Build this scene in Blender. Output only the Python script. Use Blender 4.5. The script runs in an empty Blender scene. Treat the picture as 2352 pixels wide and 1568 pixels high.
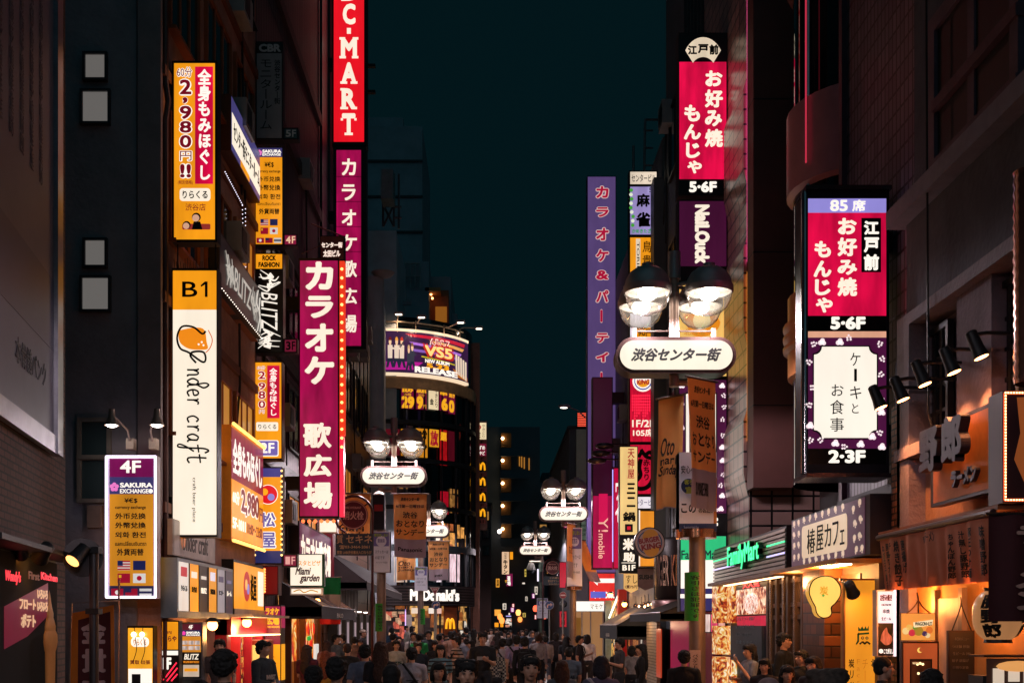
import bpy, bmesh, math, random
from mathutils import Vector, Matrix
R = math.radians
random.seed(7)
S = bpy.context.scene
COL = S.collection
# ---------------------------------------------------------------- camera, sky, exposure
F, CX, CY, HC = 2646.0, 1125.0, 1435.0, 1.9      # focal length and principal point measured on the photo (2352 px wide), eye height in m
cd = bpy.data.cameras.new('camera'); cam = bpy.data.objects.new('camera', cd); COL.objects.link(cam)
cd.sensor_width = 36.0; cd.lens = F / 2352 * 36; cd.shift_x = (1176 - CX) / 2352; cd.shift_y = (CY - 784) / 2352
cd.clip_start = 0.1; cd.clip_end = 2000
cam.location = (0, 0, HC); cam.rotation_euler = (R(90), 0, 0); S.camera = cam
W_ = bpy.data.worlds.new('World'); S.world = W_; W_.use_nodes = True
bg = W_.node_tree.nodes['Background']; bg.inputs[0].default_value = (0.0010, 0.0078, 0.0102, 1); bg.inputs[1].default_value = 1.0
sd = bpy.data.lights.new('fill_sun', 'SUN'); sd.energy = .16; sd.angle = R(100); sd.color = (.25, .80, 1.0)      # added teal fill from behind the camera that lifts the dark walls
so_ = bpy.data.objects.new('fill_sun', sd); COL.objects.link(so_); so_.rotation_euler = (R(48), 0, R(12))
S.view_settings.view_transform = 'Standard'; S.view_settings.look = 'None'; S.view_settings.exposure = 0.0
S.view_settings.gamma = 1.0; S.view_settings.use_curve_mapping = False
S.cycles.use_denoising = True
S.cycles.max_bounces = 6; S.cycles.diffuse_bounces = 3; S.cycles.transparent_max_bounces = 12
S.cycles.sample_clamp_indirect = 4.0
S.cycles.caustics_reflective = False; S.cycles.caustics_refractive = False

# ---------------------------------------------------------------- helpers
def wx(px, Y): return (px - CX) * Y / F
def wz(py, Y): return HC - (py - CY) * Y / F
def ya(px, X): return X * F / (px - CX)
def lin(h):
    h = h.lstrip('#'); c = [int(h[i:i + 2], 16) / 255 for i in (0, 2, 4)]
    return tuple((v / 12.92 if v <= .04045 else ((v + .055) / 1.055) ** 2.4) for v in c) + (1,)
MC = {}
def _mat(key):
    m = bpy.data.materials.new(key); m.use_nodes = True
    return m, m.node_tree.nodes, m.node_tree.links, m.node_tree.nodes['Principled BSDF']
def em(h, s=1.0):
    """a lit face: acrylic panel, tube, lamp"""
    k = 'lit_%s_%.2f' % (h, s)
    if k in MC: return MC[k]
    m, n, l, p = _mat(k)
    c = lin(h)
    p.inputs['Base Color'].default_value = tuple(v * .4 for v in c[:3]) + (1,)
    p.inputs['Roughness'].default_value = .35
    p.inputs['Emission Color'].default_value = c; p.inputs['Emission Strength'].default_value = s
    MC[k] = m; return m
def df(h, rough=.6, metal=0.0, var=.25, sc=3.0, bump=0.0):
    """a plain painted or cast surface, a little worn"""
    k = 'matte_%s_%.2f_%.2f_%.2f_%.1f_%.2f' % (h, rough, metal, var, sc, bump)
    if k in MC: return MC[k]
    m, n, l, p = _mat(k)
    c = lin(h)
    p.inputs['Roughness'].default_value = rough; p.inputs['Metallic'].default_value = metal
    if var:
        tc = n.new('ShaderNodeTexCoord'); nz = n.new('ShaderNodeTexNoise'); nz.inputs['Scale'].default_value = sc; nz.inputs['Detail'].default_value = 6
        nz.inputs['Roughness'].default_value = .65
        rp = n.new('ShaderNodeMapRange'); rp.inputs[1].default_value = .3; rp.inputs[2].default_value = .7
        rp.inputs[3].default_value = 1 - var; rp.inputs[4].default_value = 1 + var
        mx = n.new('ShaderNodeVectorMath'); mx.operation = 'SCALE'; mx.inputs[0].default_value = c[:3]
        l.new(tc.outputs['Object'], nz.inputs['Vector']); l.new(nz.outputs[0], rp.inputs[0]); l.new(rp.outputs[0], mx.inputs['Scale'])
        l.new(mx.outputs[0], p.inputs['Base Color'])
        if bump:
            b = n.new('ShaderNodeBump'); b.inputs['Strength'].default_value = bump; b.inputs['Distance'].default_value = .02
            nz2 = n.new('ShaderNodeTexNoise'); nz2.inputs['Scale'].default_value = sc * 12; l.new(tc.outputs['Object'], nz2.inputs['Vector'])
            l.new(nz2.outputs[0], b.inputs['Height']); l.new(b.outputs[0], p.inputs['Normal'])
    else: p.inputs['Base Color'].default_value = c
    MC[k] = m; return m
def brick(h1, h2, hm, w, h, mort=.012, off=.5, rough=.7, metal=0.0, key=''):
    """bricks or tiles laid over x+y, z of the object"""
    k = 'brick_%s_%s_%s_%.2f_%.2f' % (h1, h2, key, w, h)
    if k in MC: return MC[k]
    m, n, l, p = _mat(k)
    tc = n.new('ShaderNodeTexCoord'); sp = n.new('ShaderNodeSeparateXYZ'); ad = n.new('ShaderNodeMath'); cb = n.new('ShaderNodeCombineXYZ')
    l.new(tc.outputs['Object'], sp.inputs[0]); l.new(sp.outputs[0], ad.inputs[0]); l.new(sp.outputs[1], ad.inputs[1])
    l.new(ad.outputs[0], cb.inputs[0]); l.new(sp.outputs[2], cb.inputs[1])
    b = n.new('ShaderNodeTexBrick'); b.offset = off; b.inputs['Scale'].default_value = 1.0
    b.inputs['Color1'].default_value = lin(h1); b.inputs['Color2'].default_value = lin(h2); b.inputs['Mortar'].default_value = lin(hm)
    b.inputs['Mortar Size'].default_value = mort; b.inputs['Brick Width'].default_value = w; b.inputs['Row Height'].default_value = h; b.inputs['Mortar Smooth'].default_value = .1
    l.new(cb.outputs[0], b.inputs['Vector']); l.new(b.outputs['Color'], p.inputs['Base Color'])
    bp = n.new('ShaderNodeBump'); bp.invert = True; bp.inputs['Strength'].default_value = .5; bp.inputs['Distance'].default_value = .01
    l.new(b.outputs['Fac'], bp.inputs['Height']); l.new(bp.outputs[0], p.inputs['Normal'])
    p.inputs['Roughness'].default_value = rough; p.inputs['Metallic'].default_value = metal
    MC[k] = m; return m
def glassy(h='#0a1418', rough=.06):
    k = 'pane_%s_%.2f' % (h, rough)
    if k in MC: return MC[k]
    m, n, l, p = _mat(k)
    p.inputs['Base Color'].default_value = lin(h); p.inputs['Roughness'].default_value = rough; p.inputs['Specular IOR Level'].default_value = .7
    MC[k] = m; return m
def clear_glass():
    if 'clear_glass' in MC: return MC['clear_glass']
    m, n, l, p = _mat('clear_glass')
    n.remove(p); t = n.new('ShaderNodeBsdfTransparent'); g = n.new('ShaderNodeBsdfGlossy'); g.inputs['Roughness'].default_value = .04
    t.inputs[0].default_value = (.93, .95, .95, 1)
    fr = n.new('ShaderNodeLayerWeight'); fr.inputs[0].default_value = .35; mx = n.new('ShaderNodeMixShader')
    l.new(fr.outputs['Facing'], mx.inputs[0]); l.new(t.outputs[0], mx.inputs[1]); l.new(g.outputs[0], mx.inputs[2]); l.new(mx.outputs[0], n['Material Output'].inputs[0])
    MC['clear_glass'] = m; return m
def tint(key, rough=.8, var=.25, sc=30):
    """cloth, hair or skin whose colour is the object's own colour"""
    k = 'tint_' + key
    if k in MC: return MC[k]
    m, n, l, p = _mat(k)
    oi = n.new('ShaderNodeObjectInfo'); tc = n.new('ShaderNodeTexCoord'); nz = n.new('ShaderNodeTexNoise'); nz.inputs['Scale'].default_value = sc
    nz.inputs['Detail'].default_value = 4
    rp = n.new('ShaderNodeMapRange'); rp.inputs[1].default_value = .3; rp.inputs[2].default_value = .7; rp.inputs[3].default_value = 1 - var; rp.inputs[4].default_value = 1 + var
    mx = n.new('ShaderNodeVectorMath'); mx.operation = 'SCALE'
    l.new(tc.outputs['Object'], nz.inputs['Vector']); l.new(nz.outputs[0], rp.inputs[0]); l.new(oi.outputs['Color'], mx.inputs[0]); l.new(rp.outputs[0], mx.inputs['Scale'])
    l.new(mx.outputs[0], p.inputs['Base Color']); p.inputs['Roughness'].default_value = rough
    bp = n.new('ShaderNodeBump'); bp.inputs['Strength'].default_value = .35; bp.inputs['Distance'].default_value = .015
    l.new(nz.outputs[0], bp.inputs['Height']); l.new(bp.outputs[0], p.inputs['Normal'])
    MC[k] = m; return m

def cloth_mat(h, tr=.45):
    """thin cloth that lets some light through"""
    k = 'cloth_%s' % h
    if k in MC: return MC[k]
    m = df(h, .85, 0, .14, 2).copy(); m.name = k; n, l = m.node_tree.nodes, m.node_tree.links; t = n.new('ShaderNodeBsdfTranslucent'); t.inputs[0].default_value = lin(h); mx = n.new('ShaderNodeMixShader'); mx.inputs[0].default_value = tr
    l.new(n['Principled BSDF'].outputs[0], mx.inputs[1]); l.new(t.outputs[0], mx.inputs[2]); l.new(mx.outputs[0], n['Material Output'].inputs[0]); MC[k] = m; return m
class MB:
    def __init__(s): s.v = []; s.f = []; s.mi = []; s.m = 0
    def add(s, vs, fs):
        o = len(s.v); s.v += [tuple(v) for v in vs]
        for f in fs: s.f.append([i + o for i in f]); s.mi.append(s.m)
        return s
    def box(s, x0, x1, y0, y1, z0, z1):
        x0, x1 = min(x0, x1), max(x0, x1); y0, y1 = min(y0, y1), max(y0, y1); z0, z1 = min(z0, z1), max(z0, z1)
        return s.add([(x0, y0, z0), (x1, y0, z0), (x1, y1, z0), (x0, y1, z0), (x0, y0, z1), (x1, y0, z1), (x1, y1, z1), (x0, y1, z1)],
                     [(0, 3, 2, 1), (4, 5, 6, 7), (0, 1, 5, 4), (1, 2, 6, 5), (2, 3, 7, 6), (3, 0, 4, 7)])
    def tube(s, path, r, n=8, cap=True):
        path = [Vector(p) for p in path]; k = len(path)
        rs = r if isinstance(r, (list, tuple)) else [r] * k
        vs = []; up = None
        for i, p in enumerate(path):
            d = (path[min(i + 1, k - 1)] - path[max(i - 1, 0)]).normalized()
            if up is None:
                up = d.orthogonal().normalized()
            a = (up - d * up.dot(d))
            a = a.normalized() if a.length > 1e-6 else d.orthogonal().normalized()
            up = a; b = d.cross(a)
            for j in range(n):
                t = 2 * math.pi * j / n; vs.append(p + (a * math.cos(t) + b * math.sin(t)) * rs[i])
        fs = [(i * n + j, i * n + (j + 1) % n, (i + 1) * n + (j + 1) % n, (i + 1) * n + j) for i in range(k - 1) for j in range(n)]
        if cap: fs += [tuple(range(n - 1, -1, -1)), tuple((k - 1) * n + j for j in range(n))]
        return s.add(vs, fs)
    def lathe(s, prof, c=(0, 0, 0), n=20, a0=0, a1=360):
        full = abs(a1 - a0) >= 359.9; m = n if full else n + 1; vs = []
        for r, z in prof:
            for j in range(m):
                t = R(a0 + (a1 - a0) * j / n); vs.append((c[0] + r * math.cos(t), c[1] + r * math.sin(t), c[2] + z))
        fs = []
        for i in range(len(prof) - 1):
            for j in range(n): fs.append((i * m + j, i * m + (j + 1) % m, (i + 1) * m + (j + 1) % m, (i + 1) * m + j))
        return s.add(vs, fs)
    def ball(s, c, r, n=10, k=6):
        r = r if isinstance(r, (list, tuple)) else (r, r, r)
        vs = []
        for i in range(k + 1):
            p = math.pi * i / k
            for j in range(n):
                t = 2 * math.pi * j / n; vs.append((c[0] + r[0] * math.sin(p) * math.cos(t), c[1] + r[1] * math.sin(p) * math.sin(t), c[2] + r[2] * math.cos(p)))
        return s.add(vs, [(i * n + j, (i + 1) * n + j, (i + 1) * n + (j + 1) % n, i * n + (j + 1) % n) for i in range(k) for j in range(n)])
    def prism(s, pts, y0, y1):
        """outline in x, z given counter-clockwise seen from -y, pushed through y"""
        n = len(pts)
        vs = [(p[0], y0, p[1]) for p in pts] + [(p[0], y1, p[1]) for p in pts]
        return s.add(vs, [tuple(range(n)), tuple(range(2 * n - 1, n - 1, -1))] + [((i + 1) % n, i, n + i, n + (i + 1) % n) for i in range(n)])
    def disc(s, x, z, r, y0, y1, n=28, a0=0, a1=360, sx=1.0):
        k = n if a1 - a0 >= 360 else n + 1
        return s.prism([(x + sx * r * math.cos(R(a0 + (a1 - a0) * i / n)), z + r * math.sin(R(a0 + (a1 - a0) * i / n))) for i in range(k)], y0, y1)
    def ring(s, x, z, r0, r1, y0, y1, n=32, a0=0, a1=360):
        k = n + 1; vs = []
        for y in (y0, y1):
            for r in (r0, r1):
                for i in range(k):
                    t = R(a0 + (a1 - a0) * i / n); vs.append((x + r * math.cos(t), y, z + r * math.sin(t)))
        fs = []
        for i in range(n):
            a, b = i, i + 1
            fs += [(a, b, k + b, k + a)[::-1], (2 * k + a, 2 * k + b, 3 * k + b, 3 * k + a), (k + a, k + b, 3 * k + b, 3 * k + a)[::-1], (a, b, 2 * k + b, 2 * k + a)]
        return s.add(vs, fs)
    def build(s, name, mat, parent=None, smooth=False):
        me = bpy.data.meshes.new(name); me.from_pydata(s.v, [], s.f)
        for m in (mat if isinstance(mat, list) else [mat]): me.materials.append(m)
        for p, i in zip(me.polygons, s.mi): p.material_index = i
        if smooth:
            me.polygons.foreach_set('use_smooth', [True] * len(me.polygons))
            try: me.set_sharp_from_angle(angle=R(40))
            except Exception: pass
        me.update()
        o = bpy.data.objects.new(name, me); COL.objects.link(o)
        if parent: o.parent = parent
        return o
def tag(o, label, cat, group=None):
    o['label'] = label; o['category'] = cat
    if group: o['group'] = group
    return o
def thing(name, label, cat, loc=(0, 0, 0), rz=0.0, group=None):
    o = bpy.data.objects.new(name, None); COL.objects.link(o); o.location = loc; o.rotation_euler = (0, 0, rz); o.empty_display_size = .2
    return tag(o, label, cat, group)
def bulbs(parent, name, pts, r, mat):
    """one small bulb per point, all sharing a mesh"""
    o = None
    for q in pts:
        if o is None: o = MB().ball((0, 0, 0), r, 6, 4).build(name, mat, parent)
        else: o = o.copy(); COL.objects.link(o); o.parent = parent
        o.location = q
def struct(o): o['kind'] = 'structure'; return o
def copy_tree(root, loc=None, rz=None, label=None):
    def rec(o, par):
        c = o.copy(); COL.objects.link(c)
        if par: c.parent = par
        for ch in list(o.children): rec(ch, c)
        return c
    c = rec(root, None)
    if loc: c.location = loc
    if rz is not None: c.rotation_euler = (0, 0, rz)
    if label: c['label'] = label
    return c
# ---- lettering
_tc = bpy.data.curves.new('type', 'FONT'); _tc.resolution_u = 3
_to = bpy.data.objects.new('type', _tc); COL.objects.link(_to)
def glyphs(body, off=0.0, ext=.004, shear=0.0, sp=1.0):
    _tc.body = body; _tc.size = 1; _tc.offset = off; _tc.extrude = 0.0; _tc.align_x = 'CENTER'; _tc.shear = shear; _tc.space_character = sp
    bpy.context.view_layer.update()
    dg = bpy.context.evaluated_depsgraph_get()
    me = _to.evaluated_get(dg).to_mesh()
    vs = [(v.co.x, v.co.y) for v in me.vertices]; fs = [list(p.vertices) for p in me.polygons]
    _to.evaluated_get(dg).to_mesh_clear()
    return vs, fs
def lettering(parent, items, mat, y, e=.004, name='lettering'):
    """items: (text, x0, x1, z0, z1, opts): each text is fitted to its box on the local x, z plane facing -y; b thickens the strokes"""
    mb = MB()
    for t in items:
        body, x0, x1, z0, z1 = t[:5]; o = t[5] if len(t) > 5 else {}
        if o.get('v'): body = '\n'.join({'ー': '丨', '-': '丨'}.get(c, c) for c in body)
        b = o.get('b', .0)
        vs, fs = glyphs(body, 0, 0, o.get('sh', 0.0), o.get('sp', 1.0))
        if not vs: continue
        if o.get('r'): vs = [(v[1], -v[0]) for v in vs]          # rotated clockwise, read from the top down
        a0, a1 = min(v[0] for v in vs) - b, max(v[0] for v in vs) + b; b0, b1 = min(v[1] for v in vs) - b, max(v[1] for v in vs) + b
        sx = (x1 - x0) / max(a1 - a0, 1e-6); sz = (z1 - z0) / max(b1 - b0, 1e-6)
        n = len(vs); edges = set()
        for f in fs:
            for i in range(len(f)): edges.add((f[i], f[(i + 1) % len(f)]))
        FS = list(fs) + [(q, p, n + p, n + q) for (p, q) in edges if (q, p) not in edges]
        if b <= 0: offs = [(0, 0)]
        else:
            k = 4 if b < .035 else 8 if b < .055 else 12
            offs = [(b * math.cos(2 * math.pi * (j + .5) / k), b * math.sin(2 * math.pi * (j + .5) / k)) for j in range(k)]
            if b >= .055: offs += [(b * .5 * math.cos(2 * math.pi * j / 4), b * .5 * math.sin(2 * math.pi * j / 4)) for j in range(4)]
        for j, (dx, dz) in enumerate(offs):
            P = [((v[0] + dx - a0) * sx + x0, (v[1] + dz - b0) * sz + z0) for v in vs]; yy = y + j * .00015
            mb.add([(p[0], yy, p[1]) for p in P] + [(p[0], y + e, p[1]) for p in P], FS)
    return mb.build(name, mat, parent)
def spline(pts, k=6):
    out = []; n = len(pts)
    for i in range(n - 1):
        p0, p1, p2, p3 = pts[max(i - 1, 0)], pts[i], pts[i + 1], pts[min(i + 2, n - 1)]
        for j in range(k):
            t = j / k; out.append(tuple(.5 * (2 * p1[q] + (p2[q] - p0[q]) * t + (2 * p0[q] - 5 * p1[q] + 4 * p2[q] - p3[q]) * t * t + (3 * p1[q] - p0[q] - 3 * p2[q] + p3[q]) * t ** 3) for q in range(len(p1))))
    return out + [tuple(pts[-1])]
def rrect(x0, x1, z0, z1, r, k=5):
    P = []
    for cx_, cz_, a in ((x1 - r, z0 + r, -90), (x1 - r, z1 - r, 0), (x0 + r, z1 - r, 90), (x0 + r, z0 + r, 180)):
        for i in range(k + 1): P.append((cx_ + r * math.cos(R(a + 90 * i / k)), cz_ + r * math.sin(R(a + 90 * i / k))))
    return P
class Sign:
    """a box sign: its face lies on the local x, z plane facing -y; px() helpers place art by the face's own width and height"""
    def __init__(s, name, label, rect=None, Y=None, d=.22, casing='#0c0c0f', fw=.03, group=None, cat='sign', loc=None, rz=0, w=None, h=None, art=None, mk=True, metal=.3):
        if loc is None:
            x0, y0, x1, y1 = rect
            w = wx(x1, Y) - wx(x0, Y); h = wz(y0, Y) - wz(y1, Y)
            loc = ((wx(x0, Y) + wx(x1, Y)) / 2, Y, wz(y1, Y))
            s.rect = rect
        else: s.rect = art or (0, 0, 1, 1)
        s.w, s.h, s.d = w, h, d
        s.root = thing(name, label, cat, loc, rz, group)
        s.front = -d / 2 - .006
        if mk: MB().box(-w / 2, w / 2, -d / 2, d / 2, 0, h).build('casing', df(casing, .45, metal, .15), s.root)
        s.fw = fw
    def x(s, px): return -s.w / 2 + (px - s.rect[0]) / (s.rect[2] - s.rect[0]) * s.w
    def z(s, py): return s.h * (1 - (py - s.rect[1]) / (s.rect[3] - s.rect[1]))
    def panel(s, x0, y0, x1, y1, mat, name='face_panel', proud=0.0, both=True, r=0):
        f = s.front - proud; b = (s.d / 2 + .006) if both else (f + .012)
        a, c, e, g = s.x(x0), s.x(x1), s.z(y1), s.z(y0)
        if r: return MB().prism(rrect(a, c, e, g, r), f, f + .01).build(name, mat, s.root)
        return MB().box(a, c, f, b, e, g).build(name, mat, s.root)
    def face(s, mat, y0=None, y1=None, **k):
        q = s.rect; mx = s.fw / s.w * (q[2] - q[0]); mz = s.fw / s.h * (q[3] - q[1])
        return s.panel(q[0] + mx, q[1] + mz if y0 is None else y0, q[2] - mx, q[3] - mz if y1 is None else y1, mat, **k)
    def text(s, items, mat, lift=.006, name='lettering', e=.006):
        I = [(t[0], s.x(t[1]), s.x(t[3]), s.z(t[4]), s.z(t[2]), t[5] if len(t) > 5 else {}) for t in items]
        return lettering(s.root, I, mat, s.front - lift, e, name)
    def otext(s, items, mat, mo, ob=.07, lift=.006):
        """lettering with a contrasting outline"""
        s.text([t[:5] + (dict(t[5], b=t[5].get('b', 0) + ob),) for t in items], mo, lift - .002, 'lettering_edge')
        R_ = []
        for t in items:
            q = ob * .85; n, m = (1, len(t[0])) if t[5].get('v') else (len(t[0]), 1)
            dx, dy = (t[3] - t[1]) * q / (n + 2 * q), (t[4] - t[2]) * q / (m + 2 * q)
            R_.append((t[0], t[1] + dx, t[2] + dy, t[3] - dx, t[4] - dy, t[5]))
        s.text(R_, mat, lift + .003)
    def disc(s, px, py, r, mat, name='emblem', lift=.004, a0=0, a1=360, n=28):
        return MB().disc(s.x(px), s.z(py), r / (s.rect[3] - s.rect[1]) * s.h, s.front - lift, s.front - lift + .006, n, a0, a1).build(name, mat, s.root)
    def poly(s, pts, mat, name='emblem', lift=.004):
        P = [(s.x(a), s.z(b)) for a, b in pts]
        ar = sum(P[i][0] * P[(i + 1) % len(P)][1] - P[(i + 1) % len(P)][0] * P[i][1] for i in range(len(P)))
        if ar < 0: P = P[::-1]
        return MB().prism(P, s.front - lift, s.front - lift + .006).build(name, mat, s.root)
    def stroke(s, paths, r, mat, name='emblem', lift=.004, k=5, n=6):
        mb = MB()
        for p in paths:
            q = spline([(s.x(a), s.front - lift, s.z(b)) for a, b in p], k)
            mb.tube(q, r, n)
        return mb.build(name, mat, s.root, True)
    def arm(s, px0, px1, py, t=.06, mat=None):
        """bracket from the casing to the wall"""
        return MB().box(s.x(px0), s.x(px1), -t / 2, t / 2, s.z(py) - t / 2, s.z(py) + t / 2).build('bracket', mat or df('#15151a', .5, .6, .1), s.root)
def facade_sign(name, label, X, px0, px1, ptop, pbot, side, d=.12, **k):
    """a sign flat on a street facade at x = X; ptop and pbot measured at px0"""
    Y0, Y1 = ya(px0, X), ya(px1, X)
    z1, z0 = wz(ptop, Y0), wz(pbot, Y0)
    rz = R(90) if side == 'l' else R(-90)
    return Sign(name, label, loc=(X, (Y0 + Y1) / 2, z0), rz=rz, w=abs(Y1 - Y0), h=z1 - z0, d=d, **k)
# ================================================================ the setting
pave = brick('#5a5450', '#4b4744', '#2a2726', .45, .3, .01, .5, .45, key='pave')
def ground_mat():
    m, n, l, p = _mat('paving'); tc = n.new('ShaderNodeTexCoord'); b = n.new('ShaderNodeTexBrick')
    b.inputs['Scale'].default_value = 1; b.inputs['Brick Width'].default_value = .4; b.inputs['Row Height'].default_value = .2
    b.inputs['Color1'].default_value = lin('#6b6058'); b.inputs['Color2'].default_value = lin('#574e49'); b.inputs['Mortar'].default_value = lin('#26221f'); b.inputs['Mortar Size'].default_value = .008
    nz = n.new('ShaderNodeTexNoise'); nz.inputs['Scale'].default_value = .8; rp = n.new('ShaderNodeMapRange'); rp.inputs[3].default_value = .25; rp.inputs[4].default_value = .6
    l.new(tc.outputs['Object'], b.inputs['Vector']); l.new(b.outputs[0], p.inputs['Base Color']); l.new(tc.outputs['Object'], nz.inputs['Vector']); l.new(nz.outputs[0], rp.inputs[0]); l.new(rp.outputs[0], p.inputs['Roughness'])
    return m
struct(MB().add([(-400, -60, 0), (400, -60, 0), (400, 900, 0), (-400, 900, 0)], [(0, 1, 2, 3)]).build('ground', df('#2a2a2c', .8)))
struct(MB().add([(-4.2, -20, .004), (4.2, -20, .004), (4.2, 70, .004), (-4.2, 70, .004)], [(0, 1, 2, 3)]).build('road', ground_mat()))
struct(MB().add([(-4.2, 70.0, .004), (4.2, 70.0, .004), (13, 220, .004), (5, 220, .004)], [(0, 1, 2, 3)]).build('road_bend', ground_mat()))
for sx, nm in ((-1, 'pavement'), (1, 'pavement')):
    struct(MB().box(sx * 4.2, sx * 5.8, -20, 70, -.1, .12).build(nm, pave))

class Bld:
    def __init__(s, name, label, cx, cy, rz=0):
        s.o = Vector((cx, cy, 0)); s.root = thing(name, label, 'building', (cx, cy, 0), rz)
    def mb(s): return MB()
    def part(s, name, mb, mat, smooth=False, parent=None):
        mb.v = [(v[0] - s.o.x, v[1] - s.o.y, v[2]) for v in mb.v]
        return mb.build(name, mat, parent or s.root, smooth)
    def box(s, name, x0, x1, y0, y1, z0, z1, mat): return s.part(name, MB().box(x0, x1, y0, y1, z0, z1), mat)
    def win_front(s, x0, x1, Y, z0, z1, pane, frame, fw=.06, mull=0, name='window'):
        """window in a wall that faces the camera at y = Y"""
        f = MB()
        f.box(x0 - fw, x1 + fw, Y - .07, Y, z1, z1 + fw).box(x0 - fw, x1 + fw, Y - .09, Y, z0 - fw, z0).box(x0 - fw, x0, Y - .07, Y, z0, z1).box(x1, x1 + fw, Y - .07, Y, z0, z1)
        for i in range(mull):
            xx = x0 + (x1 - x0) * (i + 1) / (mull + 1); f.box(xx - fw * .4, xx + fw * .4, Y - .05, Y, z0, z1)
        fo = s.part(name, f, frame)
        p = s.part('pane', MB().box(x0, x1, Y - .025, Y - .003, z0, z1), pane, parent=fo); return fo
    def win_side(s, X, sd, y0, y1, z0, z1, pane, frame, fw=.06, mull=0, rows=0, name='window', sill=.0):
        """window in a wall along the street at x = X; sd is +1 for walls facing +x"""
        f = MB(); a, b = X, X + sd * .07
        f.box(a, b, y0 - fw, y1 + fw, z1, z1 + fw).box(a, X + sd * (.09 + sill), y0 - fw, y1 + fw, z0 - fw, z0).box(a, b, y0 - fw, y0, z0, z1).box(a, b, y1, y1 + fw, z0, z1)
        for i in range(mull):
            yy = y0 + (y1 - y0) * (i + 1) / (mull + 1); f.box(a, X + sd * .05, yy - fw * .45, yy + fw * .45, z0, z1)
        for i in range(rows):
            zz = z0 + (z1 - z0) * (i + 1) / (rows + 1); f.box(a, X + sd * .045, y0, y1, zz - fw * .3, zz + fw * .3)
        fo = s.part(name, f, frame)
        s.part('pane', MB().box(X + sd * .003, X + sd * .025, y0, y1, z0, z1), pane, parent=fo); return fo

DK = df('#1b1c20', .5, .3, .2); DKF = df('#202228', .5, .2, .2); GLASS = glassy('#0b1216', .12)
CONC = df('#6a5d58', .85, 0, .3, 1.4, .5)
# ---- brick corner building nearest on the left, its street wall turned away a little
ang = math.atan2(.16, 1)
b1 = Bld('brick_corner_building', 'dark brick corner building carrying a huge faded poster, nearest on that pavement', -5.16, 14.0); b1.root.rotation_euler = (0, 0, ang)
L1 = b1.root
def l1(name, x0, x1, y0, y1, z0, z1, mat, parent=None): return MB().box(x0, x1, y0, y1, z0, z1).build(name, mat, parent or L1)
l1('wall', -6, 0, -10, 0, 0, 16, brick('#5d3a36', '#4a2c2a', '#1a1416', .22, .075, .01, .5, .75, key='l1'))
l1('plinth', 0, .04, -10, 0, 0, .35, df('#2b2626', .8))
# ---- dark stucco building with the sign stack
STUC = df('#a07468', .85, 0, .3, 2.2, .5)
STUD = df('#8d858c', .85, 0, .25, 1.2, .4)
b2 = Bld('stucco_office_building', 'dark stucco office block with small frosted windows behind the tall white sign', -7.5, 21)
b2.part('wall', MB().box(-12, -5.0, 17.5, 24.6, 0, 20), STUC)
b2.box('front_cladding', -12, -5.35, 17.44, 17.5, 0, 20, STUD)
b2.box('corner_pilaster', -5.32, -4.97, 17.40, 17.5, 3.2, 20, df('#8a7a7c', .8, 0, .2, 2))
FRO = em('#938e8a', .42)
fr2 = df('#3a3a40', .6, .2, .1)
for (x0, y0, x1, y1) in ((198, 128, 243, 184), (192, 213, 250, 284), (198, 554, 243, 612), (191, 640, 251, 713)):
    b2.win_front(wx(x0, 17.44), wx(x1, 17.44), 17.44, wz(y1, 17.44), wz(y0, 17.44), FRO, fr2, .035)
for (y0, y1) in ((968, 1045), (1056, 1145)):
    b2.win_front(wx(187, 17.4), wx(246, 17.4), 17.44, wz(y1, 17.4), wz(y0, 17.4), glassy('#3a4a4c', .25), df('#8d8278', .5, .3), .06)
b2.box('wall_cabinet', wx(205, 17.4), wx(236, 17.4), 17.3, 17.44, wz(1212, 17.4), wz(1162, 17.4), df('#8a7468', .6))
for zc in (13.6, 10.35, 6.9, 3.7):
    b2.box('string_course', -5.0, -4.93, 17.5, 24.6, zc - .08, zc + .08, df('#6d3c2c', .8))
lit1 = em('#b06a22', .9); lit2 = em('#1c2429', .5); lit3 = em('#c98a3a', .7)
for k, (z0, z1) in enumerate(((4.9, 6.4), (7.9, 9.8), (11.2, 13.0), (14.4, 16.2))):
    for j, (y0, y1) in enumerate(((17.9, 19.6), (20.2, 22.0), (22.5, 24.1))):
        b2.win_side(-5.0, 1, y0, y1, z0, z1, (lit3 if (k == 0 and j) else lit1 if (k == 1 and j == 2) else GLASS), df('#8a4a26', .5, .2) if k < 3 else DKF, .06, 2, 0, sill=.05)
b2.part('drain_pipe', MB().tube([(-4.96, 17.62, 0), (-4.96, 17.62, 9.6), (-4.92, 17.62, 9.9), (-4.96, 17.62, 10.2), (-4.96, 17.62, 20)], .045, 8), df('#5a3a34', .5, .4), True)
b2.box('cable_box', -4.98, -4.86, 17.9, 18.1, 5.2, 5.5, DK)
b2.box('wall_vent', -4.99, -4.85, 21.5, 21.75, 5.0, 5.25, DK)
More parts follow.
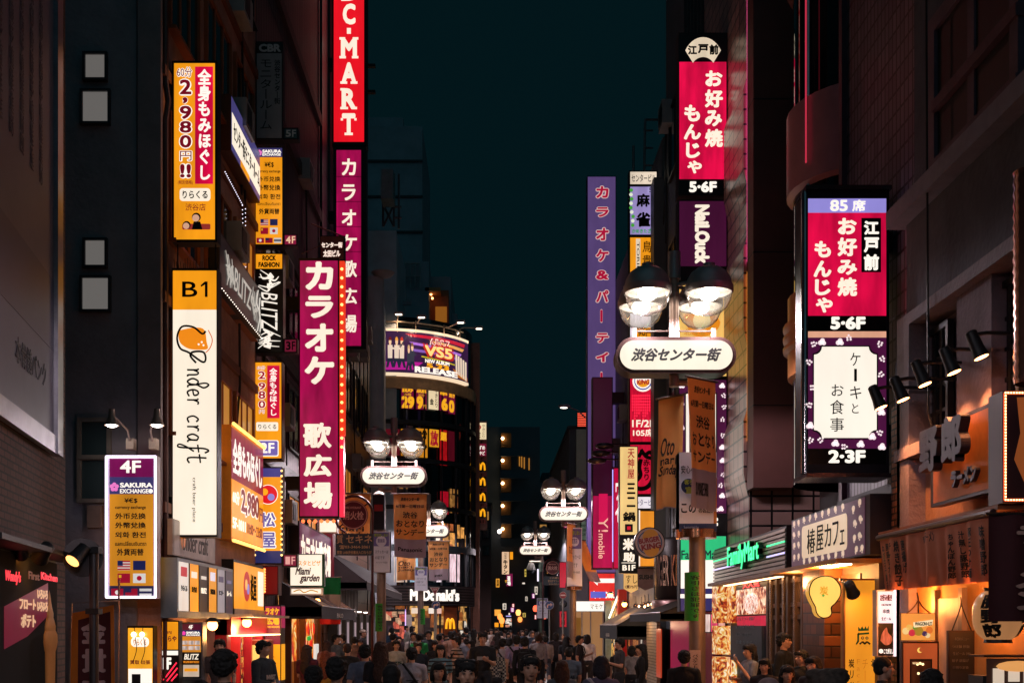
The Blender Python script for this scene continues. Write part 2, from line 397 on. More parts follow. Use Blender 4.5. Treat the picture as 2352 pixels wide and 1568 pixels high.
# ---- dark louvred building behind the second sign column
LOUV = brick('#5c444a', '#4c3a40', '#141014', .28, 8.0, .03, 0, .6, .2, key='louv')
b3 = Bld('louvred_building', 'tall dark building with vertical louvres behind the stacked floor signs', -8.5, 29)
b3.box('wall', -12, -5.0, 24.65, 33.6, 0, 24, LOUV)
for zc in (5.6, 8.3, 11.0, 13.8, 16.6):
    b3.box('floor_band', -5.0, -4.9, 24.65, 33.6, zc - .15, zc + .15, df('#262024', .6, .3))
for zc in (3.6, 6.3, 9.1):
    for y in (25.4, 28.4, 31.2): b3.win_side(-5.0, 1, y, y + 1.7, zc, zc + 1.5, GLASS if (zc > 4) else lit1, DKF, .05, 1)
PANEL = brick('#565e66', '#50585e', '#14181c', 5.0, 1.2, .02, 0, .55, .2, key='pan')
b4 = Bld('panel_clad_building', 'tall dark panel clad building rising behind the red vertical sign', -8.2, 38)
b4.box('wall', -12, -5.0, 33.7, 47, 0, 31, PANEL)
b4.box('lower_cladding', -5.0, -4.9, 34, 47, 0, 13.2, brick('#7a5a48', '#6b4e42', '#2a1d18', 2.2, .55, .015, .5, .35, .5, key='clad'))
b4.box('ladder_rail', -4.98, -4.9, 33.72, 33.8, 8, 31, df('#24282c', .4, .6))
for k in range(4): b4.win_side(-4.9, 1, 36 + k * 2.7, 37.6 + k * 2.7, 9.0, 11.0, GLASS, DKF, .06, 1)
for k in range(4): b4.win_side(-4.9, 1, 36 + k * 2.7, 37.6 + k * 2.7, 5.2, 7.2, lit1 if k % 2 else GLASS, DKF, .06, 1)
GREY = df('#a4aab2', .8, 0, .2, .8, .3); GREYD = df('#7a828a', .85, 0, .2, .6, .3)
b5 = Bld('slim_grey_building', 'slim pale grey building with a rounded edge beside the curved glass corner', -5.4, 50)
b5.box('wall', -9, wx(864, 49), 48.5, 53.5, 0, wz(640, 48.5), GREY)
b5.part('rounded_edge', MB().lathe([(.5, 4), (.5, wz(640, 48.5))], (wx(855, 48.6), 48.6, 0), 16), GREY, True)
b5.box('upper_shaft', -9, wx(918, 56), 54, 60, 0, wz(530, 54), GREY)
for k in range(3): b5.box('string_course', -9, wx(866, 48.4), 48.42, 48.5, 8 + k * 3.2, 8.12 + k * 3.2, GREYD)
b5.part('dish_antenna', MB().lathe([(.02, 0), (.35, .1), (.5, .25)], (wx(878, 48), 48.3, wz(640, 48.3)), 14), GREY, True)
b5.box('roof_stair', wx(918, 58) , wx(944, 58), 58, 58.1, wz(700, 58), wz(690, 58), GREYD)
b6 = Bld('tall_rear_block', 'tall dark grey block rising furthest back above the slim grey building', -7, 80)
b6.box('wall', -13, wx(970, 78), 78, 88, 0, wz(290, 78), GREYD)
b6.box('roof_box', -13, wx(928, 80), 79, 85, wz(290, 78), wz(270, 79), GREYD)
for k in range(9): b6.box('floor_band', -13, wx(971, 78), 77.9, 78.0, 14 + k * 2.4, 14.15 + k * 2.4, df('#2b3236', .8))
tank = Bld('rooftop_equipment_frame', 'pale rooftop tank on a steel lattice frame above the red sign building', -4.5, 46)
for (a, c) in (((880, 520), (905, 470)), ((905, 520), (880, 470)), ((880, 520), (880, 400)), ((905, 520), (905, 400)), ((916, 525), (916, 400)), ((905, 475), (922, 475)), ((905, 500), (922, 500))):
    tank.part('strut', MB().tube([(wx(a[0], 47.6), 47.6, wz(a[1], 47.6)), (wx(c[0], 47.6), 47.6, wz(c[1], 47.6))], .05, 6), df('#59656a', .5, .5))
tank.box('tank', wx(878, 47), wx(906, 47), 46.4, 47.4, wz(468, 47), wz(402, 47), df('#5f7c80', .6, .2))
# stepped block with the lit balcony
b7 = Bld('stepped_apartment_block', 'stepped grey apartment block with an orange lit balcony above the curved billboard', -2.5, 70)
b7.box('wall', -9, wx(985, 66), 66, 76, 0, wz(600, 66), GREYD)
b7.box('lower_wing', wx(975, 68), wx(1036, 68), 68, 76, 0, wz(635, 68), GREYD)
b7.box('step_wing', wx(1000, 70), wx(1050, 70), 70, 76, 0, wz(720, 70), GREYD)
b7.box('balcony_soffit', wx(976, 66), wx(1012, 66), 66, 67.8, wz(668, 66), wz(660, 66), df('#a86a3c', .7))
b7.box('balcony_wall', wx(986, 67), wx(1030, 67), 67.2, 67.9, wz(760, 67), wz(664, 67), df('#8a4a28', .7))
b7.box('balcony_window', wx(1000, 66.9), wx(1026, 66.9), 66.9, 67.2, wz(738, 67), wz(705, 67), em('#b06a20', .55))
for (px, py) in ((986, 668), (990, 676), (993, 685)): b7.part('balcony_lamp', MB().ball((wx(px, 66.6), 66.6, wz(py, 66.6)), .07), em('#ffb066', 6))
b7.part('railing', MB().tube([(wx(930, 65.8), 65.8, wz(605, 65.8)), (wx(965, 65.8), 65.8, wz(605, 65.8))], .05, 6).tube([(wx(930, 65.8), 65.8, wz(635, 65.8)), (wx(965, 65.8), 65.8, wz(635, 65.8))], .05, 6), df('#7d8588', .5, .5))
for k in range(4): b7.part('railing_post', MB().tube([(wx(930 + k * 11.6, 65.8), 65.8, wz(660, 65.8)), (wx(930 + k * 11.6, 65.8), 65.8, wz(605, 65.8))], .045, 6), df('#7d8588', .5, .5))
# ---- curved glass corner building
XC, YC, RC = -4.96, 58.2, 4.2
b8 = Bld('curved_glass_building', 'dark glass corner building with a curved front under the lit billboard', XC, YC)
def arc(r, z0, z1, a0=-92, a1=2, t=.0, n=24):
    mb = MB(); mb.lathe([(r, z0), (r, z1)], (XC, YC, 0), n, a0, a1)
    return mb
SMOK = glassy('#0d1519', .1)
b8.part('core', MB().lathe([(RC - .12, 0), (RC - .12, 16.4)], (XC, YC, 0), 28, -92, 3), SMOK, True)
b8.box('rear_wing', XC - 4, XC + RC - .1, YC + .2, 72, 0, 15.6, df('#2e2a2e', .7))
b8.box('roof_slab', XC - 4, XC, YC - RC, YC, 16.2, 16.4, GREYD)
for (z0, z1) in ((13.0, 13.55), (9.55, 9.75), (11.35, 11.55), (7.35, 7.55), (5.4, 5.7)):
    b8.part('floor_band', MB().lathe([(RC - .1, z0), (RC + .06, z0), (RC + .06, z1), (RC - .1, z1)], (XC, YC, 0), 28, -92, 3), df('#c29a72', .5, .3) if z0 == 13.0 else df('#23292d', .5, .3), True)
for k in range(8):
    t = R(-90 + k * 92 / 7); r = RC - .02
    b8.part('mullion', MB().tube([(XC + r * math.cos(t), YC + r * math.sin(t), 3.8), (XC + r * math.cos(t), YC + r * math.sin(t), 13.0)], .07, 6), DKF)
b8.box('end_pier', XC + RC - .12, XC + RC + .25, YC + .2, YC + 1.0, 0, 16.2, df('#8d5a48', .6))
# ---- far buildings beyond the bend
FARD = df('#4c545c', .8, 0, .2, .3)
b9 = Bld('balcony_stair_tower', 'dark far apartment tower with lit stair landings one above another', .8, 95)
b9.box('wall', -3, wx(1240, 93), 93, 104, 0, wz(980, 93), FARD)
for k, py in enumerate((995, 1046, 1098, 1150, 1203)):
    b9.box('landing', wx(1151, 92.8), wx(1174, 92.8), 92.5, 93.0, wz(py + 32, 92.8), wz(py, 92.8), df('#7a5020', .8))
    b9.box('parapet', wx(1150, 92), wx(1215, 92), 92.0, 92.2, wz(py + 52, 92), wz(py + 33, 92), FARD)
    b9.part('landing_lamp', MB().ball((wx(1154.5, 92.3), 92.35, wz(py + 11, 92.3)), .13), em('#ffd59a', 9))
for i, px in enumerate((1192, 1197, 1203, 1214)): b9.box('lit_slit', wx(px, 92.9), wx(px + 2.5, 92.9), 92.9, 93.0, wz(1070 + i * 3, 93), wz(1046 + i * 2, 93), em('#b5772e', .8))
c9 = Bld('dark_far_tower', 'plain dark far tower closing the street behind the lamps', 6, 135)
c9.box('wall', wx(1225, 130), wx(1350, 130), 130, 142, 0, wz(1108, 130), df('#4a525a', .8, 0, .2, .3))
c9.box('roof_box', wx(1245, 131), wx(1300, 131), 131, 138, wz(1108, 130), wz(1085, 131), df('#242a30', .8))
for i in range(4): c9.box('lit_window', wx(1262 + i * 17, 129.9), wx(1269 + i * 17, 129.9), 129.9, 130, wz(1128, 130), wz(1120, 130), em('#5e4326', .45))
for (nm, lab, px0, px1, Y, ptop, colr) in (('narrow_shop_building', 'narrow shop building left of the far stair tower with barred windows', 1040, 1128, 84, 1160, '#6a5a5c'),
        ('far_bend_building', 'low dark far building at the bend behind the yellow neon sign', 1150, 1262, 118, 1190, '#4a4448'),
        ('far_side_building', 'dark far building edge standing behind the right hydrant sign', 1270, 1352, 88, 1100, '#444a50')):
    b = Bld(nm, lab, wx((px0 + px1) / 2, Y), Y + 4)
    b.box('wall', wx(px0, Y), wx(px1, Y), Y, Y + 8, 0, wz(ptop, Y), df(colr, .8, 0, .2, .3))
    for k in range(3):
        for j in range(4):
            xx = px0 + (px1 - px0) * (j + .2) / 4
            b.win_front(wx(xx, Y), wx(xx + (px1 - px0) * .14, Y), Y, wz(ptop + 34 + k * 40, Y), wz(ptop + 14 + k * 40, Y), em('#b88440', .7) if (k + j * 2) % 3 == 0 else GLASS, DKF, .06)
    b.box('cornice', wx(px0, Y) - .1, wx(px1, Y) + .1, Y - .15, Y + 8.1, wz(ptop, Y), wz(ptop - 6, Y), df('#2c2c30', .8))

# ================================================================ right side buildings
r1 = Bld('concrete_cafe_building', 'old concrete building with barred windows and deep ledges above the ramen curtain', 8, 11)
C1 = df('#80707a', .9, 0, .3, 1.3, .6); C2 = df('#585a66', .9, 0, .3, 1.0, .5); C3 = df('#8c828c', .85, 0, .25, 1.8, .5)
XW = 5.0
r1.box('wall', XW + .35, 14, 5.0, 14.15, 0, 12, C1)
def zf(py, px, X=XW): return wz(py, ya(px, X))
zA = zf(495, 2053); zB = zf(728, 2073); zS = zf(975, 2080); zG = zf(1068, 2078)
r1.box('upper_wall', XW + .12, XW + .35, 5.0, 13.9, zA, 12, C2)
r1.box('ledge', XW - .1, XW + .35, 5.0, 14.25, zA - .18, zA + .03, df('#8a8494', .8, 0, .2))
r1.box('wall_above_windows', XW + .1, XW + .35, 5.0, 14.1, zB, zA - .18, C2)
r1.box('cornice', XW, XW + .35, 5.0, 14.15, zB - .14, zB, C3)
r1.box('window_sill', XW - .04, XW + .35, 5.0, 14.15, zS - .42, zS - .28, C3)
r1.box('corner_pier', XW, XW + .35, 13.75, 14.15, zS - .28, zB - .14, C3)
r1.box('lower_pier', XW, XW + .35, 13.75, 14.15, 0, zS - .42, C3)
r1.box('lower_wall', XW + .2, XW + .35, 5, 13.75, 0, zS - .42, df('#9a7a66', .9, 0, .25, 1.5, .5))
for (pa, pb) in ((2110, 2165), (2255, 2325)):
    y1, y0 = ya(pa, XW + .2), ya(pb, XW + .2)
    r1.win_side(XW + .30, -1, y0, y1, zS - .22, zB - .3, glassy('#1c1620', .05), DK, .07, 3, 3)
r1.box('wall_between_windows', XW + .12, XW + .35, ya(2250, XW), ya(2172, XW), zS - .28, zB - .14, C1)
r1.box('recess_frame', XW + .02, XW + .12, 11.0, 13.1, wz(250, 13) , wz(225, 13), df('#6b4a55', .7))
r1.win_side(XW + .12, -1, 11.2, 13.1, wz(360, 13), wz(60, 13), glassy('#0b0d10', .4), df('#6b5563', .6), .18, 1)
r1.part('cable', MB().tube([(XW - .05, 13.1, 12), (XW - .05, 13.0, zS), (XW + .1, 13.0, zS - .6)], .014, 5), DK)
TILE = brick('#7c7480', '#544e5a', '#0c0c10', .145, .27, .02, 0, .3, .1, key='tile')
r2 = Bld('dark_tile_building', 'dark narrow tiled building between the concrete cafe and the rounded bay', 9, 16)
r2.box('wall', 5.35, 14, 14.3, 17.35, 0, 18, TILE)
r2.box('corner_trim', 5.27, 5.36, 17.25, 17.4, 3.5, 18, df('#4a3440', .4, .5))
r2.box('window_panel', 5.28, 5.35, 14.5, 15.0, 3.6, 5.3, C2)
r2.box('floor_band', 5.22, 5.35, 14.3, 17.3, 3.5, 3.75, df('#2a2b30', .5, .3))
r3 = Bld('brown_pillar_building', 'tall brown clad building with a rounded glass bay over the green lit shop', 7.5, 20.5)
BRN = df('#6a3c38', .6, 0, .2, .8)
r3.box('core', 6.3, 14, 17.5, 22.0, 0, 22, df('#231c20', .7))
r3.box('pillar', 5.17, 5.95, 22.6, 23.15, 4.6, 22, BRN)
for z in (6.2, 9.2, 12.2, 15.2): r3.box('pillar_joint', 5.164, 5.956, 22.594, 23.1, z, z + .02, DK)
r3.part('bay_glass', MB().lathe([(1.25, 4.3), (1.25, 22)], (6.45, 19.6, 0), 28), glassy('#10161b', .05), True)
def bayband(z0, z1, m, ribs=False):
    pr = [(1.25, z0), (1.36, z0 + .05), (1.36, z1 - .05), (1.25, z1)]
    if ribs: pr = [(1.25, z0), (1.34, z0 + .03), (1.34, z0 + .45)] + [q for k in range(3) for q in ((1.42, z0 + .5 + k * .18), (1.42, z0 + .56 + k * .18), (1.34, z0 + .6 + k * .18))] + [(1.34, z1), (1.25, z1)]
    r3.part('bay_band', MB().lathe(pr, (6.45, 19.6, 0), 32), m, True)
BAY = df('#b8808c', .4, .2, .1)
bayband(wz(420, 19), wz(215, 19), BAY); bayband(wz(850, 19), wz(655, 19), df('#c07848', .4, .2, .1), True); bayband(wz(-200, 19), wz(-90, 19), BAY)
r3.part('bay_trim', MB().tube([(5.28, 19.1, 4.4), (5.28, 19.1, 22)], .03, 6), df('#b0a8a8', .2, .9))
r3.part('reflection_strip', MB().tube([(5.2, 18.95, 9.5), (5.2, 18.95, 13.5)], .014, 6), em('#ff4060', .5))  # glowing strip put in for the pink reflections on the bay glass
r4 = Bld('tiled_street_building', 'tall tiled building with angled bays lit pink beside the vertical restaurant signs', 8.5, 25)
TIL2 = brick('#b08a84', '#8c6a66', '#141014', .42, .3, .022, 0, .3, .1, key='til2')
r4.box('wall', 5.22, 14, 23.2, 28, 0, 24, TIL2)
for (pt, pb) in ((190, 430), (560, 800), (960, 1140)):
    z1, z0 = wz(pt, 23), wz(pb, 23)
    r4.part('angled_bay', MB().add([(5.22, 23.25, z0), (5.12, 23.25, z0 + .5), (5.12, 23.25, z1), (5.22, 23.25, z1 + .3), (5.22, 25.2, z0), (5.12, 25.2, z0 + .5), (5.12, 25.2, z1), (5.22, 25.2, z1 + .3)],
        [(0, 1, 2, 3), (7, 6, 5, 4), (1, 5, 6, 2), (0, 4, 5, 1), (2, 6, 7, 3)]), TIL2)
r5 = Bld('dark_recessed_building', 'tall unlit dark building standing behind the vertical restaurant sign stack', 8.5, 31)
r5.box('wall', 5.35, 14, 28.1, 35, 0, 22.5, df('#5a6068', .7, 0, .2, .5))
r5.box('upper_wall', 5.5, 14, 28.6, 34, 22.5, 26, df('#23272c', .7))
for k in range(6): r5.box('pipe', 5.25, 5.35, 28.6 + k * .5, 28.7 + k * .5, 3, 20, df('#3a3e42', .5, .5))
for k in range(3): r5.win_side(5.35, -1, 31.5, 34.0, 7 + k * 4, 9 + k * 4, GLASS, DKF, .06, 2)
r6 = Bld('railed_roof_building', 'lower dark building with a railed rooftop stair behind the mahjong sign', 8.5, 40)
r6.box('wall', 5.0, 14, 35.1, 46, 0, wz(555, 41), df('#5c646a', .7, 0, .2, .5))
r6.box('penthouse', 5.4, 12, 36, 41, wz(555, 41), wz(345, 37), df('#565e64', .7))
for (a, c) in (((1455, 335), (1455, 575)), ((1482, 275), (1476, 575)), ((1482, 275), (1530, 275))):
    r6.part('railing', MB().tube([(wx(a[0], 38), 38, wz(a[1], 38)), (wx(c[0], 38), 38, wz(c[1], 38))], .04, 6), df('#4b555a', .5, .5))
for k in range(6): r6.part('ladder_rung', MB().tube([(wx(1478, 38), 38, wz(300 + k * 40, 38)), (wx(1500, 38), 38, wz(300 + k * 40, 38))], .03, 6), df('#4b555a', .5, .5))
for k in range(5): r6.box('conduit', 4.88, 5.0, 36.0 + k * 1.1, 36.12 + k * 1.1, 3.5, 15, df('#454a50', .5, .5))
for k in range(4): r6.win_side(5.0, -1, 38.5, 40.5, 5 + k * 2.7, 6.6 + k * 2.7, GLASS, DKF, .06, 1)
r7 = Bld('grey_billboard_building', 'grey building with a pale lit billboard beyond the purple vertical sign', 8, 60)
r7.box('wall', 4.15, 14, 60, 78, 0, wz(985, 60), df('#5c6066', .7, 0, .2, .5))
r7.box('cornice', 4.05, 14, 59.9, 78, wz(985, 60), wz(978, 60), df('#3a3d40', .7))
for k in range(3): r7.win_front(4.5, 6.2, 60, 8 + k * 1.0, 8.6 + k * 1.0, GLASS, DKF, .06, 1)
ent = r7.box('entrance', 4.25, 5.9, 59.85, 60, .1, 2.6, em('#c08a58', .5))
for x in (4.2, 4.75, 5.2, 5.85): r7.box('entrance_frame', x, x + .06, 59.75, 60, .1, 2.6, df('#b8a898', .4, .3))
for k in range(6): r7.box('entrance_step', 4.82, 5.18, 59.6 + k * .03, 59.84, .1 + k * .17, .25 + k * .17, df('#2a2422', .7))
r7.box('entrance_poster', 4.27, 4.73, 59.8, 59.85, .9, 2.3, em('#8a5a20', .6))
r4.part('edge_tube', MB().tube([(5.19, 23.16, 9.2), (5.19, 23.16, 15.5)], .02, 6), em('#ff5a9a', 2.6)); r4.part('edge_tube', MB().tube([(5.19, 23.16, 5.6), (5.19, 23.16, 9.0)], .02, 6), em('#ff9a40', 2.2))  # tubes added at the corner for pink and orange spill on the tiles
rnd = random.Random(3); ACM = df('#8a8a8c', .5, .2, .15)
for b, X, sd, y0, y1, z0, z1, n in ((b3, -5.0, 1, 25, 33, 4, 15, 7), (b4, -4.9, 1, 36, 46, 4, 13, 7), (r5, 5.35, -1, 28.5, 34.5, 5, 17, 8), (r6, 5.0, -1, 36, 45, 4, 13, 8), (b2, -5.0, 1, 18, 24, 4.6, 14, 3)):
    for k in range(n):
        y, z = rnd.uniform(y0, y1), rnd.uniform(z0, z1)
        b.box('air_conditioner', X, X + sd * .3, y, y + .8, z, z + .55, ACM); b.box('fan_grille', X + sd * .3, X + sd * .312, y + .1, y + .5, z + .08, z + .47, DK)
        b.part('conduit', MB().tube([(X + sd * .06, y + .9, z + .3), (X + sd * .06, y + 1.0, z - rnd.uniform(1, 3)), (X + sd * .05, y + rnd.uniform(.3, 1.6), z - 3.2)], .025, 5), DKF)
# ================================================================ signs on the left
OR, MAG, CRM, WHT, DARK = em('#f7a01c'), em('#a10a4c', .95), em('#fff0dc'), em('#fff6ea', 1.05), df('#070708', .95, 0, 0)
DRED = em('#6a0f1c', .8); NAVY = df('#23254a', .5, 0, 0); BRACK = df('#1b1518', .5, .5, .1)
def flags(s, x0, y0, x1, y1):
    """row boxes of small national flags painted on a sign: two pairs and a lower row of three"""
    w, h = x1 - x0, y1 - y0
    cells = [(0, 0, 'us'), (1, 0, 'eu'), (0, 1, 'cn'), (1, 1, 'kr')]
    for cx_, cy_, k in cells:
        a, b = x0 + w * (.18 + cx_ * .36), y0 + h * (.02 + cy_ * .34); c, d = a + w * .29, b + h * .25
        def P(u0, v0, u1, v1, m, r='flag_field', pr=.004): s.panel(a + (c - a) * u0, b + (d - b) * v0, a + (c - a) * u1, b + (d - b) * v1, m, r, pr, False)
        if k == 'us':
            P(0, 0, 1, 1, em('#d8c8c0', .8), 'flag')
            for i in range(4): P(0, i * .28, 1, i * .28 + .14, em('#b01028', .8), 'stripe', .006)
            P(0, 0, .42, .54, em('#1c2050', .8), 'canton', .008)
        elif k == 'eu':
            P(0, 0, 1, 1, em('#1c2050', .8), 'flag')
        elif k == 'cn':
            P(0, 0, 1, 1, em('#a0102c', .8), 'flag'); P(.1, .15, .3, .45, em('#e0b020', .8), 'star', .006)
        else:
            P(0, 0, 1, 1, em('#e0dcd8', .8), 'flag'); s.disc((a + c) / 2, (b + d) / 2, (d - b) * .26, em('#b01030', .8), 'roundel', .008)
    for i in range(3):
        a = x0 + w * (.03 + i * .33); b = y0 + h * .76; c, d = a + w * .28, b + h * .2
        s.panel(a, b, c, d, em(('#a01030', '#98102c', '#d8d4d0')[i], .75), 'flag', .004, False)
        if i == 2: s.panel(a, b + (d - b) * .35, c, b + (d - b) * .65, em('#24224a', .8), 'stripe', .006, False)
        elif i == 1: s.panel(a, b, (a + c) / 2, (b + d) / 2, em('#24224a', .8), 'canton', .006, False)
        else: s.disc((a + c) / 2, (b + d) / 2, (d - b) * .28, em('#e8e0dc', .8), 'flower', .006)
def blossom(s, px, py, r, m):
    for k in range(5): s.disc(px + r * .55 * math.cos(R(90 + 72 * k)), py - r * .55 * math.sin(R(90 + 72 * k)), r * .42, m, 'petal', .005 + .0005 * k, n=12)
def glow_wear(h, s=1.0, amt=.18, sc=1.6):
    """lit acrylic; upright noise paints uneven tube glow and faint dirt into the emission"""
    k = 'acrylic_%s_%.2f' % (h, s)
    if k in MC: return MC[k]
    m, n, l, p = _mat(k); c = lin(h)
    tc0 = n.new('ShaderNodeTexCoord'); tc = n.new('ShaderNodeMapping'); tc.inputs['Scale'].default_value = (2.2, 2.2, .55); l.new(tc0.outputs['Object'], tc.inputs[0]); nz = n.new('ShaderNodeTexNoise'); nz.inputs['Scale'].default_value = sc; nz.inputs['Detail'].default_value = 3
    rp = n.new('ShaderNodeMapRange'); rp.inputs[1].default_value = .3; rp.inputs[2].default_value = .7; rp.inputs[3].default_value = s * (1 - amt); rp.inputs[4].default_value = s * (1 + amt * .6)
    l.new(tc.outputs[0], nz.inputs['Vector']); l.new(nz.outputs[0], rp.inputs[0]); l.new(rp.outputs[0], p.inputs['Emission Strength'])
    p.inputs['Base Color'].default_value = tuple(v * .4 for v in c[:3]) + (1,); p.inputs['Emission Color'].default_value = c; p.inputs['Roughness'].default_value = .3
    MC[k] = m; return m
OR = glow_wear('#f49a18', 1.0); MAG = glow_wear('#a00a4a', .95, .42); CRM = glow_wear('#fff0da', 1.0, .06); RED = glow_wear('#d20a40', 1.08, .45)

# faded poster in a chrome frame on the brick building
pr = thing('framed_poster', 'huge faded grey lilac poster in a chrome frame on the brick wall', 'poster', (-5.16, 14.0, 0), ang)
def L1P(px):            # distance back along the angled wall for a column of the photo
    a = (px - CX) / F; return (5.16 + a * 14.0) / (-math.sin(ang) - a * math.cos(ang))
y_r = L1P(108); y_l = L1P(-260)
def l1z(py, yy): return HC - (py - CY) * (14.0 + yy * math.cos(ang)) / F
zb = l1z(1000, y_r)

MB().box(.03, .07, y_l, y_r, zb, 13).build('sheet', df('#5e5c74', .45, 0, .2, .6), pr)
MB().box(.07, .074, y_l, y_r, zb + .95, zb + 1.75).build('printed_band', df('#33335a', .4, 0, .1), pr)
CHROME = df('#8a8690', .3, 1.0, .25)
MB().box(.03, .12, y_r, y_r + .28, zb - .2, 13).box(.03, .10, y_l, y_r, zb - .2, zb).build('frame', CHROME, pr)
pl = lettering(pr, [('本骨髄バンク', 0, 1.35, 0, .26, {'b': .005})], df('#2c2c40', .5, 0, 0), -.004, .004)
pl.rotation_euler = (0, 0, R(90)); pl.location = (.074, y_r - 1.75, zb + .45)
for i in range(5):
    q = lettering(pr, [('東京都骨髄移植推進財団' [: 9 + i % 3], 0, .16, 0, 2.2, {'v': 1})], df('#5a5668', .5, 0, 0), -.004, .004, 'small_print'); q.rotation_euler = (0, 0, R(90)); q.location = (.074, y_r - 2.4 + i * .42, zb + 2.6)
# burger shop board low on the brick wall
yb0, yb1 = L1P(-103), L1P(119)
bs = Sign('restaurant_board', 'dark photo board with ice cream and red lettering low on the brick wall', loc=(-5.16 + .03 * math.cos(ang) + ((yb0 + yb1) / 2) * -math.sin(ang), 14 + (yb0 + yb1) / 2 * math.cos(ang) + .005, .6), rz=R(90) + ang, w=yb1 - yb0, h=l1z(1290, yb1) - .6, d=.06, casing='#14110f')
def bq(px, py): yy = L1P(px - 13); return (yy - yb0) / (yb1 - yb0), 1 - (l1z(py, yy) - .6) / bs.h
def bb_(t, x0, y0, x1, y1, **k): (a, b), (c, d) = bq(x0, y0), bq(x1, y1); return (t, a, b, c, d, k)
bs.panel(.01, .01, .99, .99, df('#08070a', .95, 0, .3, 2.0), both=False)
bs.poly([bq(5, 1392), bq(108, 1338), bq(109, 1412), bq(60, 1460), bq(5, 1490)], glow_wear('#7d0c34', .5), 'red_banner')
bs.text([bb_("Wendy's", 8, 1306, 44, 1344, b=.03, sh=.2), bb_('Kitchen', 92, 1312, 130, 1336, b=.03)], em('#ff3a4a', 1.1))
bs.text([bb_('First', 62, 1310, 88, 1333, b=.03)], em('#6a3a2a', .7), name='lettering_dim')
bs.text([bb_('フロート', 40, 1372, 78, 1400, b=.04), bb_('ポテト', 44, 1408, 78, 1440, b=.04), bb_('いろいろ', 82, 1352, 106, 1376, b=.04), bb_('いろいろ', 82, 1380, 106, 1404, b=.04)], em('#e8b890', .8), lift=.012)
mb = MB(); mb.lathe([(.02, -.5), (.15, -.5), (.17, .02), (.20, .06), (.23, .14), (.22, .22), (.17, .27), (.175, .32), (.14, .38), (.11, .42), (.115, .47), (.075, .54), (.05, .6), (.03, .68), (.004, .74)], (0, 0, 0), 18)
so = mb.build('ice_cream_relief', df('#f0b068', .6, 0, .1), bs.root, True); u_, v_ = bq(112, 1500); so.scale = (1.3, .3, .95); so.location = (bs.x(u_), bs.front, (1 - v_) * bs.h)
MB().box(bs.x(-.01), bs.x(1.01), -.35, .12, bs.h, bs.h + .05).build('top_ledge', DK, bs.root)
def spot(name, label, p, q, col='#ffd9a0', s=14, r=.07, group=None, arm=None, watt=0, ln=.22):
    """a can spotlight at p aimed at q; arm is the path of its stalk"""
    o = thing(name, label, 'spotlight', p, 0, group)
    d = (Vector(q) - Vector(p)).normalized()
    e = d * ln
    MB().tube([-e * .55, -e * .5, e * .1, e * .5], [r * .55, r * .72, r * .8, r], 12).build('lamp_housing', DK, o, True)
    MB().tube([e * .47, e * .515], r * .86, 12).build('lamp_lens', em(col, s), o)
    if arm:
        MB().tube([Vector(a) - Vector(p) for a in arm], .02, 6).build('stalk', DK, o, True)
    if watt:
        ld = bpy.data.lights.new('spot_lamp', 'SPOT'); ld.energy = watt; ld.color = lin(col)[:3]; ld.spot_size = R(95); ld.spot_blend = .6; ld.shadow_soft_size = .06
        lo = bpy.data.objects.new('spot_lamp', ld); COL.objects.link(lo); lo.parent = o; lo.location = e * .6
        lo.rotation_euler = d.to_track_quat('-Z', 'Y').to_euler()
    return o
def P3(px, py, Y): return (wx(px, Y), Y, wz(py, Y))
spot('board_spotlight', 'black can spotlight tilted over the burger board beside a warm glow', P3(100, 1268, 11.6), P3(60, 1330, 11.9), '#ffb060', 10, .09, 'lights over the burger board', [P3(100, 1262, 11.6), P3(90, 1250, 12.2), P3(90, 1262, 13)], 2)
spot('board_spotlight', 'black can spotlight on the grey pole beside the brick building', P3(180, 1272, 12.2), P3(120, 1340, 11.9), '#ffb060', 3, .09, 'lights over the burger board', [P3(180, 1266, 12.2), P3(200, 1256, 12.3), P3(215, 1266, 12.4)], 2)
spot('board_spotlight', 'small glowing orange lamp on top of the burger board', P3(48, 1262, 11.3), P3(52, 1300, 11.6), '#ff9a40', 18, .07, 'lights over the burger board', None, 2)
po = thing('grey_post', 'slim grey post with a round mirror back and taped bracket by the brick building', 'post', (wx(216, 12.4), 12.4, .12))
MB().tube([(0, 0, 0), (0, 0, wz(1262, 12.4) - .12)], .05, 10).build('pole', df('#4a4648', .4, .6), po, True)
MB().lathe([(.01, -.03), (.2, -.02), (.21, .02), (.01, .03)], (0, 0, 0), 20).build('mirror_back', df('#3a3234', .4, .5), po, True)
m_ = [c for c in po.children if c.name.startswith('mirror')][0]; m_.rotation_euler = (R(90), 0, R(20)); m_.location = (-.14, .06, wz(1305, 12.4))
MB().box(-.07, .07, -.07, .07, 2.55, 2.62).box(-.07, .07, -.07, .07, 1.9, 1.96).build('clamp', DK, po)

